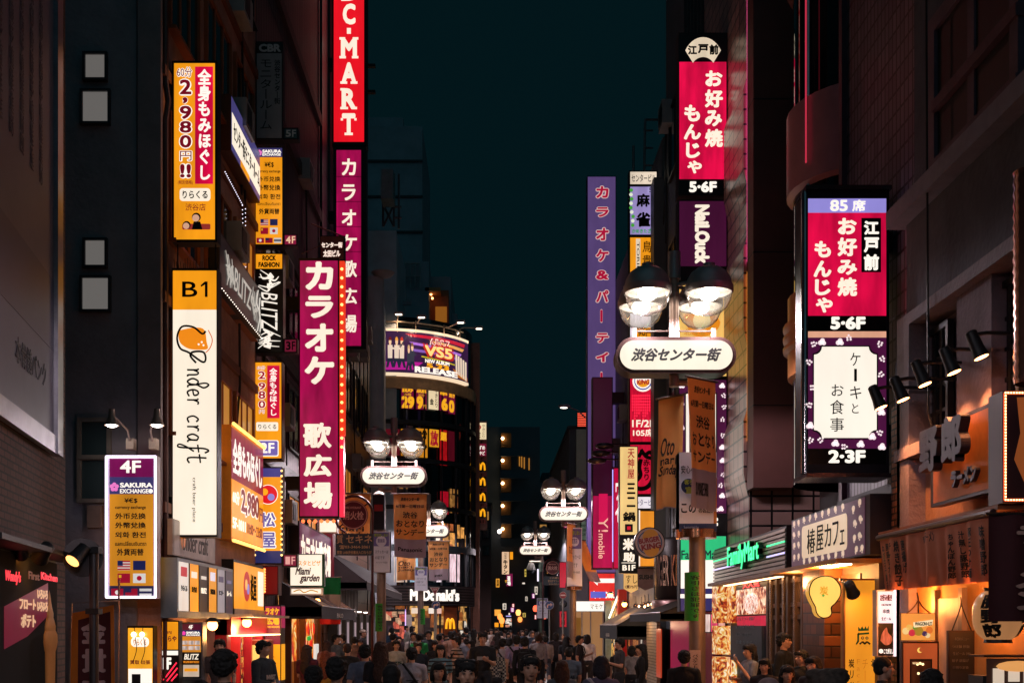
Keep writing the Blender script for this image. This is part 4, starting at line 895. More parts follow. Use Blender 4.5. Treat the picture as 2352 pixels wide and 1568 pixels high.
# tall restaurant column
YT = 25.5
s = Sign('vertical_sign', 'tall red restaurant sign crowned by a white fan emblem, highest on the right', (1555, 86, 1667, 456), YT, .4, '#0c0c10', group=GR)
s.panel(1557, 90, 1664, 153, df('#07080a', .3, .2, 0))
fan = [(1611 + 49 * math.cos(R(a)), 165 - 68 * math.sin(R(a))) for a in range(34, 147, 8)] + [(1611 + 28 * math.cos(R(a)), 172 - 30 * math.sin(R(a))) for a in range(146, 33, -8)]
s.poly(fan, glow_wear('#e8d4b8', .95), 'fan_emblem'); s.text([('江', 1576, 116, 1597, 137, {'b': .05}), ('戸', 1599, 113, 1623, 134, {'b': .05}), ('前', 1625, 114, 1646, 137, {'b': .05})], DARK, .012, 'fan_lettering')
s.panel(1557, 153, 1664, 420, RED)
s.text([(c, a, b, e, f, {'b': .045}) for c, a, b, e, f in (('お', 1616, 173, 1655, 209), ('好', 1615, 216, 1656, 257), ('み', 1615, 263, 1654, 300), ('焼', 1615, 306, 1656, 347), ('も', 1568, 251, 1604, 289), ('ん', 1567, 295, 1606, 330), ('じ', 1572, 337, 1604, 372), ('や', 1575, 378, 1608, 407))], em('#fff2dc'), .008)
s.panel(1557, 420, 1664, 452, df('#08090c', .3, .2, 0)); s.text([('5·6F', 1579, 425, 1642, 450, {'b': .05})], WHT, .008, 'floor_lettering')
s.arm(1667, 1700, 200, .2, BRACK); s.arm(1667, 1700, 400, .2, BRACK)
s = Sign('vertical_sign', 'dark plum sign with white tumbling latin letters below the tall red restaurant sign', (1555, 466, 1667, 652), YT, .4, '#0c0c10', group=GR)
s.panel(1557, 470, 1664, 618, glow_wear('#4c1238', .66, .15)); s.text([('NaiLOuck', 1592, 478, 1626, 612, {'r': 1, 'b': .06})], CRM)
s.panel(1557, 618, 1664, 650, df('#08090c', .3, .2, 0)); s.text([('4F', 1592, 624, 1630, 646, {'b': .04})], WHT, .008, 'floor_lettering')
s = Sign('vertical_sign', 'cream lit food sign with orange pot picture behind the near lamp globes', (1555, 653, 1667, 870), YT, .4, '#0c0c10', group=GR)
s.panel(1557, 656, 1664, 868, glow_wear('#f6c268', .95))
s.poly(spline([(1565, 735), (1590, 712), (1625, 722), (1650, 745), (1632, 772), (1590, 776), (1565, 735)], 4), em('#e88a1c', .95), 'pot_picture'); s.disc(1608, 742, 20, em('#f8d890'), 'cheese_patch', .008)
s.text([('北海道', 1567, 760, 1616, 775, {'b': .02})], em('#d08a30', .8)); s.text([('チーズフォンデュ', 1567, 779, 1655, 790, {'b': .02})], em('#d06a18', .8), name='lower_lettering')
s = Sign('vertical_sign', 'purple flowered sign with white tablet half hidden behind the orange cloth banners', (1555, 874, 1667, 1232), YT, .4, '#0c0c10', group=GR)
s.panel(1557, 877, 1664, 1180, PUR2); cafe_art(s, 1572, 895, 1640, 1165, 14, glow_wear('#fff4e4', 1.0, .05))
sprigs(s, [(1563, 890), (1655, 890), (1656, 910), (1562, 930), (1656, 940), (1655, 970), (1563, 985), (1656, 1000), (1655, 1030), (1562, 1060), (1656, 1060), (1655, 1095), (1650, 1120), (1655, 1140), (1652, 1170), (1640, 1175)], 7, em('#ffe8ec', .95), 4)
s.panel(1557, 1180, 1664, 1230, df('#08090c', .3, .2, 0)); s.text([('2·3F', 1580, 1190, 1645, 1222, {'b': .05})], WHT, .008, 'floor_lettering')
def shopstripe(s, y0, y1):
    h = y1 - y0
    s.face(glow_wear('#2fc47e', .95, .1), y0, y0 + h * .32); s.face(WHT, y0 + h * .32, y0 + h * .70); s.face(glow_wear('#2e2c66', .8), y0 + h * .70, y1)
    s.panel(s.rect[0] + 2, y0 + h * .775, s.rect[2] - 2, y0 + h * .83, WHT, 'white_stripe', .004, False)
s = Sign('shop_sign', 'green white and navy striped lit convenience store sign behind the near pole', (1558, 1230, 1667, 1404), 25.4, .3, '#1a2430', group=GR)
shopstripe(s, 1232, 1402); s.text([('FamilyMart', 1562, 1264, 1656, 1290, {'b': .02})], df('#2a2a5a', .5, 0, 0))
s = Sign('shop_sign', 'small bright panel strip of food pictures under the striped store sign', (1612, 1408, 1667, 1452), 25.4, .2, '#20181a')
for i in range(3): s.panel(1614 + i * 17, 1410, 1629 + i * 17, 1450, glow_wear(('#f4d8d0', '#e04870', '#f0b0a0')[i], .9, .4, 8), 'food_picture', 0, False)
# center building column
YB = 36.0
def ccol(label, rect, casing='#0c0c10'): return Sign('vertical_sign', label, rect, YB, .35, casing, group='signs stacked on the railed roof building')
s = ccol('cream building name sign with blue katakana, topmost of its stack', (1443, 397, 1509, 430)); s.panel(1446, 400, 1506, 428, glow_wear('#f0dcc4', .9)); s.text([('センタービル', 1449, 406, 1504, 423, {'b': .01})], df('#3a3470', .5, 0, 0))
s = ccol('lilac mahjong sign bordered with green and white flowers', (1443, 431, 1509, 547)); s.panel(1446, 434, 1506, 543, glow_wear('#a494d0', .85)); s.panel(1486, 434, 1506, 448, glow_wear('#b0a4dc', .9), 'floor_patch', .004, False)
s.text([('麻', 1460, 450, 1491, 480, {'b': .045}), ('雀', 1459, 492, 1492, 526, {'b': .045})], DARK); s.text([('5F', 1489, 436, 1504, 447, {'b': .02})], df('#4a3a7a', .5, 0, 0), name='floor_lettering')
s.text([('かめきたざわ', 1450, 530, 1502, 540, {'b': .03})], em('#1f9a3a', .9), name='green_lettering')
rnd = random.Random(4); fl = [(1450 + rnd.uniform(-3, 3), 442 + k * 10) for k in range(9)] + [(1500 + rnd.uniform(-3, 3), 455 + k * 10) for k in range(8)]
for i, (px, py) in enumerate(fl): s.disc(px, py, 4.2, em('#e8f0d8', .9) if i % 2 else em('#4aa83c', .85), 'flower', .005, n=8)
s = ccol('orange yakitori sign with brush characters and a white price strip', (1443, 547, 1509, 712)); s.panel(1446, 550, 1506, 710, OR); s.panel(1459, 553, 1469, 706, em('#f0dcc0', .85), 'strip', .004, False)
s.text([('鳥', 1474, 558, 1494, 584, {'b': .01}), ('貴', 1474, 590, 1494, 616, {'b': .01}), ('族', 1474, 622, 1494, 648, {'b': .01})], df('#6a2a0c', .5, 0, 0), .01); s.text([('TORIKIZOKU', 1461, 560, 1467, 700, {'r': 1})], DARK, .012, 'strip_lettering')
s = ccol('white price sign with yellow number strip just above the near lamp sign', (1443, 713, 1509, 868)); s.panel(1446, 716, 1506, 866, glow_wear('#e8dce4', .95, .3, 6)); s.panel(1452, 756, 1503, 778, OR, 'price_strip', .004, False); s.text([('190円', 1457, 759, 1498, 776, {'b': .03})], df('#8a1a10', .5, 0, 0), .012)
s = ccol('red LED burger sign with round emblem and white seat count', (1443, 869, 1509, 1019)); s.panel(1446, 872, 1506, 1016, glow_wear('#d01034', .95, .35, 5))
s.disc(1475, 878, 24, WHT, 'emblem_edge'); s.disc(1475, 878, 20, em('#3a50b0', .8), 'emblem_ring', .008); s.disc(1475, 877, 18, WHT, 'emblem_face', .012); s.disc(1475, 877, 15, em('#f0a020', .95), 'emblem_bun', .016, 180, 360); s.text([('KING', 1461, 874, 1490, 886, {'b': .05, 'sh': .1})], em('#b01828', .9), .022, 'emblem_lettering')
mb = MB()
for i in range(11):
    for j in range(9):
        if j < 6 + (i * 7 % 4): mb.box(s.x(1450 + i * 4.8), s.x(1453 + i * 4.8), s.front - .004, s.front, s.z(909 + j * 6.6 + 4), s.z(909 + j * 6.6))
mb.build('led_grid', em('#ff2848', 1.3), s.root)
s.text([('1F/2F', 1450, 966, 1501, 983, {'b': .03}), ('105席', 1452, 987, 1500, 1004, {'b': .03})], CRM, .008)
s = ccol('red chili restaurant sign with a black brush pepper', (1443, 1020, 1509, 1138)); s.panel(1446, 1023, 1506, 1135, glow_wear('#d01038', .9, .3, 4))
s.stroke([[(1455, 1084), (1452, 1096), (1453, 1115), (1464, 1123), (1480, 1122), (1492, 1112), (1499, 1095), (1502, 1078), (1496, 1066)], [(1470, 1056), (1466, 1075), (1469, 1092), (1461, 1103), (1453, 1101)]], .07, DARK, 'pepper_emblem', .01)
s.stroke([[(1465, 1052), (1472, 1040), (1480, 1046), (1490, 1040), (1497, 1046)], [(1470, 1034), (1482, 1050), (1494, 1054)]], .06, DARK, 'pepper_stalk', .01)
s.text([('赤ちり', 1475, 1056, 1491, 1104, {'v': 1, 'b': .03})], DARK, .012); s.text([('とうがらし料理', 1496, 1052, 1501, 1100, {'v': 1})], CRM, .02, 'small_lettering')
s = ccol('white building name sign with lilac katakana, lowest of its stack', (1443, 1139, 1509, 1171)); s.panel(1446, 1142, 1506, 1168, glow_wear('#e8e0e8', .95)); s.text([('センタービル', 1449, 1147, 1504, 1162, {'b': .0})], df('#7a70b8', .5, 0, 0))
YK = 34.0
s = Sign('vertical_sign', 'narrow cream column of hotpot and rice shop signs with brush characters', (1421, 1026, 1464, 1316), YK, .3, '#1a1412', group=GR)
s.panel(1423, 1028, 1462, 1228, glow_wear('#f4cc84', .95)); s.panel(1423, 1230, 1462, 1314, df('#0a0a0c', .4, 0, 0))
s.text([('天神屋', 1440, 1032, 1456, 1100, {'v': 1, 'b': .02})], em('#b01828', .8), name='red_lettering'); s.text([('三二', 1438, 1110, 1458, 1165, {'v': 1, 'b': .04})], DARK, name='dark_lettering')
s.text([('鍋', 1429, 1176, 1458, 1198, {'b': .04})], DARK, name='pot_lettering'); s.panel(1434, 1204, 1452, 1222, df('#1a1012', .4, 0, 0), 'seal_mark', .004, False); s.panel(1439, 1209, 1447, 1217, em('#d01830', .9), 'seal_centre', .008, False)
s.text([('米', 1429, 1236, 1455, 1264, {'b': .06}), ('助', 1430, 1268, 1456, 1290, {'b': .06}), ('B1F', 1428, 1297, 1458, 1310, {'b': .04})], CRM, .008, 'white_lettering'); s.panel(1426, 1291.5, 1459, 1293, CRM, 'rule', .006, False)
s = Sign('vertical_sign', 'plain orange lit panel behind the round burger sign', (1465, 1172, 1503, 1302), YK, .25, '#1a1412', group=GR); s.face(glow_wear('#f2952a', .9)); s.panel(1466, 1172, 1469, 1300, CRM, 'edge_strip', .004, False)
s = Sign('sushi_pennant', 'pale orange pointed sushi pennant with brush letters and price', (1431, 1316, 1466, 1362), 33.0, .06, '#d8a860', mk=False)
s.poly([(1432, 1317), (1465, 1317), (1465, 1353), (1449, 1361), (1432, 1351)], glow_wear('#f4bc70', .85), 'cloth'); s.text([('すし', 1437, 1320, 1463, 1339, {})], DARK, .012); s.text([('1貫75円', 1435, 1343, 1463, 1351, {'b': .03})], df('#7a2010', .5, 0, 0), .012, 'price_lettering')
s = Sign('sushi_pennant', 'dark grey pointed cloth pennant printed with bold black latin letters', (1463, 1303, 1502, 1356), 31.0, .05, '#4a4040', mk=False)
s.poly([(1464, 1305), (1501, 1305), (1501, 1348), (1482, 1355), (1464, 1346)], df('#8a7270', .8), 'cloth'); s.text([('SUSHI', 1467, 1319, 1499, 1330, {'b': .06})], df('#101014', .5, 0, 0), .012)
MB().tube([(s.x(1460), 0, s.h - .02), (s.x(1504), 0, s.h - .02)], .02, 6).build('rod', DK, s.root)
# round burger sign
s = Sign('round_sign', 'round unlit burger emblem sign with tilted lettering between two buns', (1455, 1211, 1526, 1282), 30.0, .3, mk=False)
sx, sz = s.x(1490.5), s.z(1246.5); r = s.h / 2
MB().disc(sx, sz, r, -.15, .15, 40).build('casing', df('#241c20', .4, .4), s.root)
for (rr, c, nm, l) in ((.93, '#b09aa0', 'rim', .004), (.80, '#2c4a80', 'blue_ring', .008), (.72, '#b8a0a4', 'face', .012)): MB().disc(sx, sz, r * rr, -.156 - l, -.15 - l, 40).build(nm, df(c, .4, 0, .1), s.root)
a = df('#d89a34', .5, 0, .1)
MB().disc(sx + .02, sz + .14, r * .52, -.18, -.172, 24, 15, 195).build('bun', a, s.root); MB().disc(sx + .04, sz - .16, r * .5, -.18, -.172, 24, 190, 380).build('bun', a, s.root)
l = lettering(s.root, [('BURGER', -.28, .26, .0, .14, {'b': .05}), ('KING', -.24, .28, -.18, -.02, {'b': .05})], df('#8a1a2a', .5, 0, .1), -.195, .012); l.location = (sx, 0, sz); l.rotation_euler = (0, R(-9), 0)
# purple vertical and mobile shop sign
s = Sign('vertical_sign', 'long unlit violet karaoke and party sign with outlined red letters', (1347, 410, 1414, 1316), 46, .5, '#3a3060', group=GR)
s.panel(1349, 412, 1412, 1314, glow_wear('#5c467a', .8, .1))  # unlit face is given a glow, the light put into its colour
vt = [('カ', 434, 461), ('ラ', 473, 501), ('オ', 520, 555), ('ケ', 572, 604), ('&', 621, 647), ('パ', 668, 699), ('ー', 715, 757), ('テ', 768, 785), ('ィ', 812, 836), ('ー', 856, 899)]
vt = [('カ', 432, 462), ('ラ', 480, 505), ('オ', 527, 559), ('ケ', 576, 607), ('&', 624, 648), ('パ', 669, 700), ('ー', 714, 745), ('テ', 767, 792), ('ィ', 811, 836), ('ー', 856, 899)]
s.otext([(c, 1366 if c != 'ー' else 1377, a, 1398 if c != 'ー' else 1383, b, {'b': .04, 'v': 1}) for c, a, b in vt], em('#b01038', .9), em('#e8c4c0', .8), .07)
s.arm(1414, 1440, 700, .3, BRACK)
s = Sign('vertical_sign', 'tall maroon phone shop sign with pale latin letters reading downward', (1359, 869, 1406, 1307), 43, .5, '#2a0e20', group=GR)
s.panel(1361, 871, 1404, 1140, glow_wear('#3c0c28', .55, .15)); s.panel(1361, 1140, 1404, 1304, glow_wear('#ae0c48', .85, .35, 1.2)); s.panel(1374, 1135, 1394, 1200, em('#d01050', .9), 'lit_patch', .002, False)
s.text([('Y!', 1373, 1190, 1395, 1222, {'r': 1, 'b': .0}), ('mobile', 1373, 1226, 1387, 1283, {'r': 1, 'b': .01})], em('#f0b8a0', .95), .012)
s.arm(1406, 1432, 915, .4, df('#3a1028', .5, .2))
s = Sign('vertical_sign', 'slim magenta side sign with white katakana between the maroon sign and cream column', (1407, 1075, 1424, 1306), 42, .4, '#8a0c38', group=GR); s.face(glow_wear('#c80c40', .85)); 
s.text([('ワイ', 1412, 1110, 1422, 1200, {'v': 1, 'b': .04})], WHT)
mb = MB(); mb.box(s.x(1405), s.x(1406.5), -.28, -.2, s.z(1290), s.z(1080)).build('edge_tube', em('#b0a8ff', 1.6), s.root)
# pale billboard beyond
s = Sign('billboard', 'pale cream unlit billboard with small dark letters topped by a red LED box', (1322, 985, 1352, 1280), 59.5, .4, '#3a3a3c'); s.panel(1323, 987, 1351, 1278, df('#c8bca4', .6, 0, .1)); s.text([('広告', 1339, 1109, 1350, 1117, {'b': .02})], DARK)
MB().box(s.x(1325), s.x(1350), -.25, .2, s.h + .05, s.h + .85).build('led_box', df('#201012', .5), s.root)
mb = MB()
for i in range(10):
    for j in range(8): mb.box(s.x(1326 + i * 2.4), s.x(1327.6 + i * 2.4), -.27, -.25, s.h + .1 + j * .09, s.h + .15 + j * .09)
mb.build('led_grid', em('#ff5a40', 1.5), s.root)
o = thing('floodlight', 'small flat floodlight on a thin arm reaching out beside the violet sign', 'lamp', (wx(1345, 47), 47, wz(940, 47)))
MB().tube([(0, 0, -.35), (-.3, 0, -.05), (-.75, 0, .12)], .03, 6).build('arm', df('#6a6468', .4, .5), o, True); MB().ball((-.85, 0, .14), (.28, .12, .09)).build('lamp_head', df('#8a868a', .4, .5), o, True); MB().ball((-.88, 0, .07), (.16, .09, .03)).build('lens', em('#fff0e0', 4), o, True)
for k in range(3):
    o = thing('sign_floodlight', 'dark oval floodlight on a long arm before the maroon sign, %s of three' % ('highest', 'middle', 'lowest')[k], 'floodlight', (wx(1395 - k * 9, 40), 40, wz(1024 + k * 17, 40)), 0, 'floodlights before the maroon sign')
    MB().tube([(.1, 0, .05), (.9, .2, .08)], .03, 6).build('arm', df('#4a3a40', .4, .5), o, True); MB().ball((-.1, 0, 0), (.34, .2, .12)).build('lamp_head', df('#5a4a50', .3, .6), o, True)
# storefront fascias on the right
s = facade_sign('shop_fascia', 'ribbed metal convenience store fascia with green lit raised letters', 5.0, 1668, 1842, 1262, 1338, 'r', d=.5, casing='#3a2e2e', metal=.6)
for i in range(9): s.panel(0, .06 + i * .105, 1, .13 + i * .105, df('#9a8478', .3, .7, .1), 'rib', .02, False)
GL = em('#3cffa0', 1.5)
s.panel(.0, .34, .36, .375, GL, 'green_line', .03, False); s.panel(.80, .34, 1, .375, GL, 'green_line', .03, False); s.panel(0, .6, .36, .635, em('#c8c0ff', 1.4), 'white_line', .03, False); s.panel(.8, .6, 1, .635, em('#c8c0ff', 1.4), 'white_line', .03, False)
s.text([('FamilyMart', .32, .12, .76, .80, {'b': .03})], df('#0f5a3a', .5), .10, 'letter_body', .09); s.text([('FamilyMart', .32, .12, .76, .80, {'b': .015})], GL, .115)
s = facade_sign('shop_fascia', 'purple rose patterned cafe fascia with pale tablet and brush lettering', 4.9, 1840, 2026, 1195, 1306, 'r', d=.3, casing='#191420')
s.panel(.01, .03, .95, .97, glow_wear('#5e2a4a', .38, .15)); s.panel(.17, .2, .76, .84, glow_wear('#e8c8a4', .72, .1), 'tablet', .006, False, r=.08)
s.text([('椿', .26, .30, .37, .78, {}), ('屋', .39, .28, .48, .76, {}), ('カ', .50, .30, .58, .72, {}), ('フ', .60, .30, .67, .72, {}), ('ェ', .69, .48, .74, .74, {})], DARK, .020)
rnd = random.Random(9); mb = MB(); rp_ = [(u, v) for u in (.05, .12) for v in (.12, .34, .56, .8)] + [(.2 + k * .085, .10) for k in range(7)] + [(.2 + k * .085, .92) for k in range(7)] + [(.83, .2), (.9, .12), (.85, .45), (.91, .4), (.84, .7), (.9, .68), (.86, .9), (.92, .9)]
for (u, v) in rp_:
    for (dx, dz, r) in ((0, 0, .055), (.02, -.03, .035), (-.02, -.05, .02), (.0, -.08, .02)): mb.disc(s.x(u) + 1.6 * dx + rnd.uniform(-.02, .02), s.z(v) + .75 * dz + .03, r * .7, s.front - .004, s.front - .002, 9, sx=1.7)
mb.build('rose_pattern', em('#f0d4b8', .6), s.root)
def lamp_light(parent, loc, w, col='#ffcf9a', r=.1):
    ld = bpy.data.lights.new('lamp_light', 'POINT'); ld.energy = w; ld.color = lin(col)[:3]; ld.shadow_soft_size = r
    o = bpy.data.objects.new('lamp_light', ld); COL.objects.link(o); o.parent = parent; o.location = loc; return o
# spotlights on long arms lighting the ramen facade
for k, (px, py, Y) in enumerate(((2014, 912, 13.6), (2064, 893, 13.0), (2114, 857, 12.5), (2180, 828, 11.9), (2242, 792, 11.4))):
    p = P3(px, py, Y); q = (p[0] + .5, p[1] - .2, p[2] - 1.4)
    spot('facade_spotlight', 'black spotlight on a long arm, %s above the ramen curtain' % ('lowest and farthest', 'second farthest', 'middle one', 'second nearest', 'highest and nearest')[k], p, q, '#ff9c5c', 16, .08, 'spotlights over the ramen curtain',
         [(p[0] - .02, p[1], p[2] + .10), (p[0] + .1, p[1], p[2] + .12), (p[0] + .9, p[1] + .02, p[2] + .11), (p[0] + 1.05, p[1], p[2] - .08)], 95, .27)
# board with rusty metal letters on the near facade
s = facade_sign('letter_board', 'orange lit board with dark cut metal letters leaning on the ramen facade', 4.95, 2150, 2290, 985, 1165, 'r', d=.12, casing='#2a2428')
s.panel(.06, .05, .98, .96, df('#c07028', .6, 0, .25)); 
bl = df('#3a3640', .45, .6, .2)
s.text([('野', .06, .06, .40, .60, {'b': .05}), ('郎', .46, .02, .80, .58, {'b': .05})], bl, .16, 'cut_letter', .1); s.text([('ラーメン', .5, .66, .9, .86, {'b': .06})], bl, .08, 'small_cut_letter', .05)
# bulb edged sign at the right border
YR = 10.8
s = Sign('bulb_edged_sign', 'dark maroon box sign edged with warm bulbs and an orange shape, at the frame edge', (2286, 905, 2520, 1158), YR, .3, '#3a3036', group=GR)
s.panel(2292, 912, 2515, 1150, df('#2a0a14', .4, .1, .1)); 
s.poly([(2318, 920), (2520, 915), (2520, 1100), (2345, 1135), (2312, 1060), (2326, 1000)], glow_wear('#a8582a', .55), 'orange_shape')
bulbs(s.root, 'bulb', [(s.x(2291), s.front - .015, s.z(910 + k * 6.9)) for k in range(36)] + [(s.x(2297 + k * 6.4), s.front - .015, s.z(py)) for k in range(14) for py in (910, 1152)], .008, em('#ffd090', 6))
MB().tube([(s.x(2291), s.front - .005, s.z(910)), (s.x(2291), s.front - .005, s.z(1152))], .012, 6).tube([(s.x(2291), s.front - .005, s.z(910)), (s.x(2515), s.front - .005, s.z(910))], .012, 6).tube([(s.x(2291), s.front - .005, s.z(1152)), (s.x(2515), s.front - .005, s.z(1152))], .012, 6).build('glow_channel', em('#ff5a30', 2.0), s.root)
o = thing('metal_duct', 'ribbed pale metal duct standing above the bulb edged sign at the frame edge', 'duct', (wx(2375, 10.6), 10.6, wz(880, 10.6)))
MB().lathe([(.17 + .012 * (k % 2), k * .05) for k in range(40)], (.0, 0, 0), 16).build('duct_pipe', df('#b88a78', .2, .9), o, True)
# ================================================================ street lamps with their capsule signs
HOOD = df('#a09a98', .35, .3, .15, 4); POLE = df('#8a7468', .45, .4, .2, 3); CREAM = glow_wear('#fff2da', 1.021, .05, 3); CREAM.node_tree.nodes['Principled BSDF'].inputs['Base Color'].default_value = (.03, .03, .03, 1)
def make_lamp(detail=True):
    o = bpy.data.objects.new('street_lamp', None); COL.objects.link(o)
    zs = 6.07                                        # middle of the capsule sign
    MB().tube([(.36, 0, 0), (.36, 0, 2.2), (.36, 0, 5.55)], [.135, .13, .125], 16).build('pole', POLE, o, True)
    MB().tube([(.36, 0, 5.55), (.36, 0, 5.75)], .09, 12).tube([(.36, 0, 5.68), (0, 0, 5.68)], .05, 8).tube([(0, 0, 5.62), (0, 0, 7.55)], .075, 12).build('upper_post', df('#b09488', .4, .3, .15), o, True)
    # capsule
    def cap(w, h, y0, y1, r): return MB().prism(rrect(-w / 2, w / 2, zs - h / 2, zs + h / 2, r, 10), y0, y1)
    cap(1.86, .56, -.2, .2, .278).build('sign_casing', df('#4a3430', .4, .4, .2), o)
    for (a, b) in ((-.215, -.2), (.2, .215)): cap(1.74, .45, a, b, .224).build('sign_face', CREAM, o)
    lettering(o, [('渋谷センター街', -.70, .70, zs - .10, zs + .105, {'b': .042, 'sh': .34})], DARK, -.222, .006)
    mb = MB()
    for x in (-.62, .62): mb.box(x - .03, x + .03, -.03, .03, zs + .28, zs + .46)
    mb.tube([(-.62, 0, zs + .42), (.62, 0, zs + .42)], .014, 6)
    mb.build('sign_rail', df('#6a5a52', .4, .3, .1), o)
    MB().tube([(0, 0, 7.3), (0, 0, 7.72)], .1, 12).build('post_cap', HOOD, o, True)
    zr = 6.98
    for x in (-.47, .47):
        for y in (-.39, .39):
            MB().tube([(0, 0, 7.2), (x * .8, y * .8, 7.2)], .03, 6).build('arm', HOOD, o, True)
            c = (x, y, zr)
            h = MB().lathe([(.355, -.02), (.37, .0), (.37, .09), (.352, .10), (.33, .2), (.27, .3), (.18, .365), (.09, .385), (.09, .44), (.005, .45)], c, 24).build('lamp_hood', HOOD, o, True)
            MB().lathe([(.345, 0), (.34, .05), (.2, .16), (.01, .18)], c, 18).build('reflector', df('#f0e8e0', .5, 0, 0), h)
            MB().lathe([(.345, -.01), (.335, -.10), (.28, -.22), (.19, -.305), (.08, -.345), (.005, -.35)], c, 24).build('glass_bowl', clear_glass(), o, True)
            MB().ball((x, y, zr - .02), (.15, .15, .11), 14, 8).build('bulb', em('#fff3e4', 10), o, True)
    return o
def tag_lamp(o, label): return tag(o, label, 'street lamp', 'street lamps with capsule signs')
lamp0 = make_lamp()
LAMPS = [(18.0, 2.88, 1, 'nearest and largest double globe street lamp with a lit capsule sign'),
         (32.4, -2.69, -1, 'street lamp with lit capsule sign before the big karaoke sign and hydrant sign'),
         (43.4, 2.77, 1, 'street lamp with lit capsule sign between the far tower and the maroon phone sign'),
         (51.3, -2.72, -1, 'street lamp with capsule sign half hidden before the curved glass building'),
         (64.4, 2.55, 1, 'street lamp with capsule sign over the camera dome and yellow neon sign'),
         (97, -.3, -1, 'far street lamp with capsule sign at the narrow shop building'),
         (138, 3.05, -1, 'small far street lamp with capsule sign at the yellow neon sign foot'),
         (170, 5.1, 1, 'tiny far street lamp with capsule sign lit before the bend'),
         (208, 8.0, -1, 'farthest tiny street lamp capsule sign in the street bend')]
def lamp_copy(Y, X, side, label, k, w=310):
    o = lamp0 if k == 0 else copy_tree(lamp0)
    o.location = (X, Y, .0); tag_lamp(o, label)
    if side < 0:
        for c in o.children:
            if c.name.split('.')[0] in ('pole', 'upper_post'):
                c.scale = (-1, 1, 1)
    ld = bpy.data.lights.new('lamp_glow', 'SPOT'); ld.energy = w / 2; ld.color = lin('#f8e6ee')[:3]; ld.shadow_soft_size = .15; ld.spot_size = R(172); ld.spot_blend = .12
    for x in (-.47, .47):
        for y in (-.39, .39) if Y < 60 else (0,):
            l = bpy.data.objects.new('lamp_glow', ld); COL.objects.link(l); l.parent = o; l.location = (x, y, 6.6)
    return o
for k, (Y, X, sd, lab) in enumerate(LAMPS): lamp_copy(Y, X, sd, lab, k)
lamp_copy(-7, 2.8, 1, 'added street lamp with capsule sign, unseen behind the camera', 9, 110)  # extra lamp out of view, brings front light onto the banners
lamp_copy(3, -2.75, -1, 'added street lamp with capsule sign, unseen just left of the camera', 10, 28)  # extra lamp out of view, lights the right facades and the curtain

# ---- cloth banners hung from the lamps
def cloth(name, label, p, w, h, rz, lines, seed=0, grey=.27, foot=None, group='orange cloth street banners', sway=.0, lean=0.0, scale_text=1.0):
    """orange cloth on a rod: a folded sheet with a grey foot; lines are (text, u0, v0, u1, v1)"""
    o = thing(name, label, 'banner', p, rz, group); rnd = random.Random(seed)
    nx, nz = 14, 26; ph = [rnd.uniform(0, 6) for _ in range(4)]
    def pt(u, v):
        x = (u - .5) * w * (1 - .06 * v) + lean * v; z = -h * v + .02 * math.sin(u * 5 + ph[0]) * v
        y = v * (.05 * math.sin(u * 9 + ph[1] + v) + .035 * math.sin(u * 17 + ph[2] - 2 * v)) * w + sway * v * v + .05 * w * math.sin(v * 5 + ph[3]) * v
        return x, y, z
    def sheet(v0, v1, nm, m):
        mb = MB(); k = max(3, int(nz * (v1 - v0))); V = [pt(i / nx, v0 + (v1 - v0) * j / k) for j in range(k + 1) for i in range(nx + 1)]; N = len(V)
        Q = [(j * (nx + 1) + i, (j + 1) * (nx + 1) + i, (j + 1) * (nx + 1) + i + 1, j * (nx + 1) + i + 1) for j in range(k) for i in range(nx)]
        mb.add(V + [(v[0], v[1] + .006, v[2]) for v in V], Q + [tuple(N + i for i in q[::-1]) for q in Q]); return mb.build(nm, m, o, True)
    sheet(0, 1 - grey, 'cloth', ORC); sheet(1 - grey, 1, 'cloth_foot', GYC)
    mb = MB()
    for t in lines + ([foot] if foot else []):
        vs, fs = glyphs(t[0], 0, 0, t[5] if len(t) > 5 else 0)
        if not vs: continue
        a0, a1 = min(v[0] for v in vs), max(v[0] for v in vs); b0, b1 = min(v[1] for v in vs), max(v[1] for v in vs)
        for (ox, oz) in ((0, 0), (.006, 0), (0, .006), (-.006, .0)):
            V = []
            for v in vs:
                q = pt(t[1] + (t[3] - t[1]) * (v[0] - a0) / (a1 - a0) + ox, t[4] + (t[2] - t[4]) * (v[1] - b0) / (b1 - b0) + oz); V.append((q[0], q[1] - .007 - abs(ox + oz) * .05, q[2]))
            mb.add(V, fs)
    mb.build('printed_lettering', df('#2c1c18', .7, 0, 0), o)
    MB().tube([(-w * .58, 0, .01), (w * .58, 0, .01)], .018, 8).build('rod', df('#5a4a44', .4, .5), o, True)
    return o
ORC = cloth_mat('#f6b870'); GYC = cloth_mat('#b8a4ac')
SUN = [('渋谷センター街', .22, .055, .78, .105, .2), ('6月第一日曜日は', .08, .165, .92, .215), ('渋谷', .28, .28, .72, .375), ('おとなり', .08, .415, .92, .515), ('サンデー', .06, .55, .92, .645)]
OTO = [('Oto', .1, .36, .7, .52, .3), ('nari', .1, .53, .8, .60, .0), ('Sunday', .05, .61, .95, .72, .3)]
def at(px, py, Y): return (wx(px, Y), Y, wz(py, Y))
cloth('street_banner', 'orange cloth banner with dark kanji and grey foot, closest to the near lamp pole', at(1612, 872, 17.4), .62, 1.95, R(38), SUN, 1, .30, ('YOU MAKE SHIBUYA', .2, .8, .6, .9), lean=.06)
cloth('street_banner', 'orange cloth banner with handwritten black latin letters beside the near lamp pole', at(1541, 912, 18.1), .50, 1.75, R(-48), OTO, 2, .01, lean=-.04)
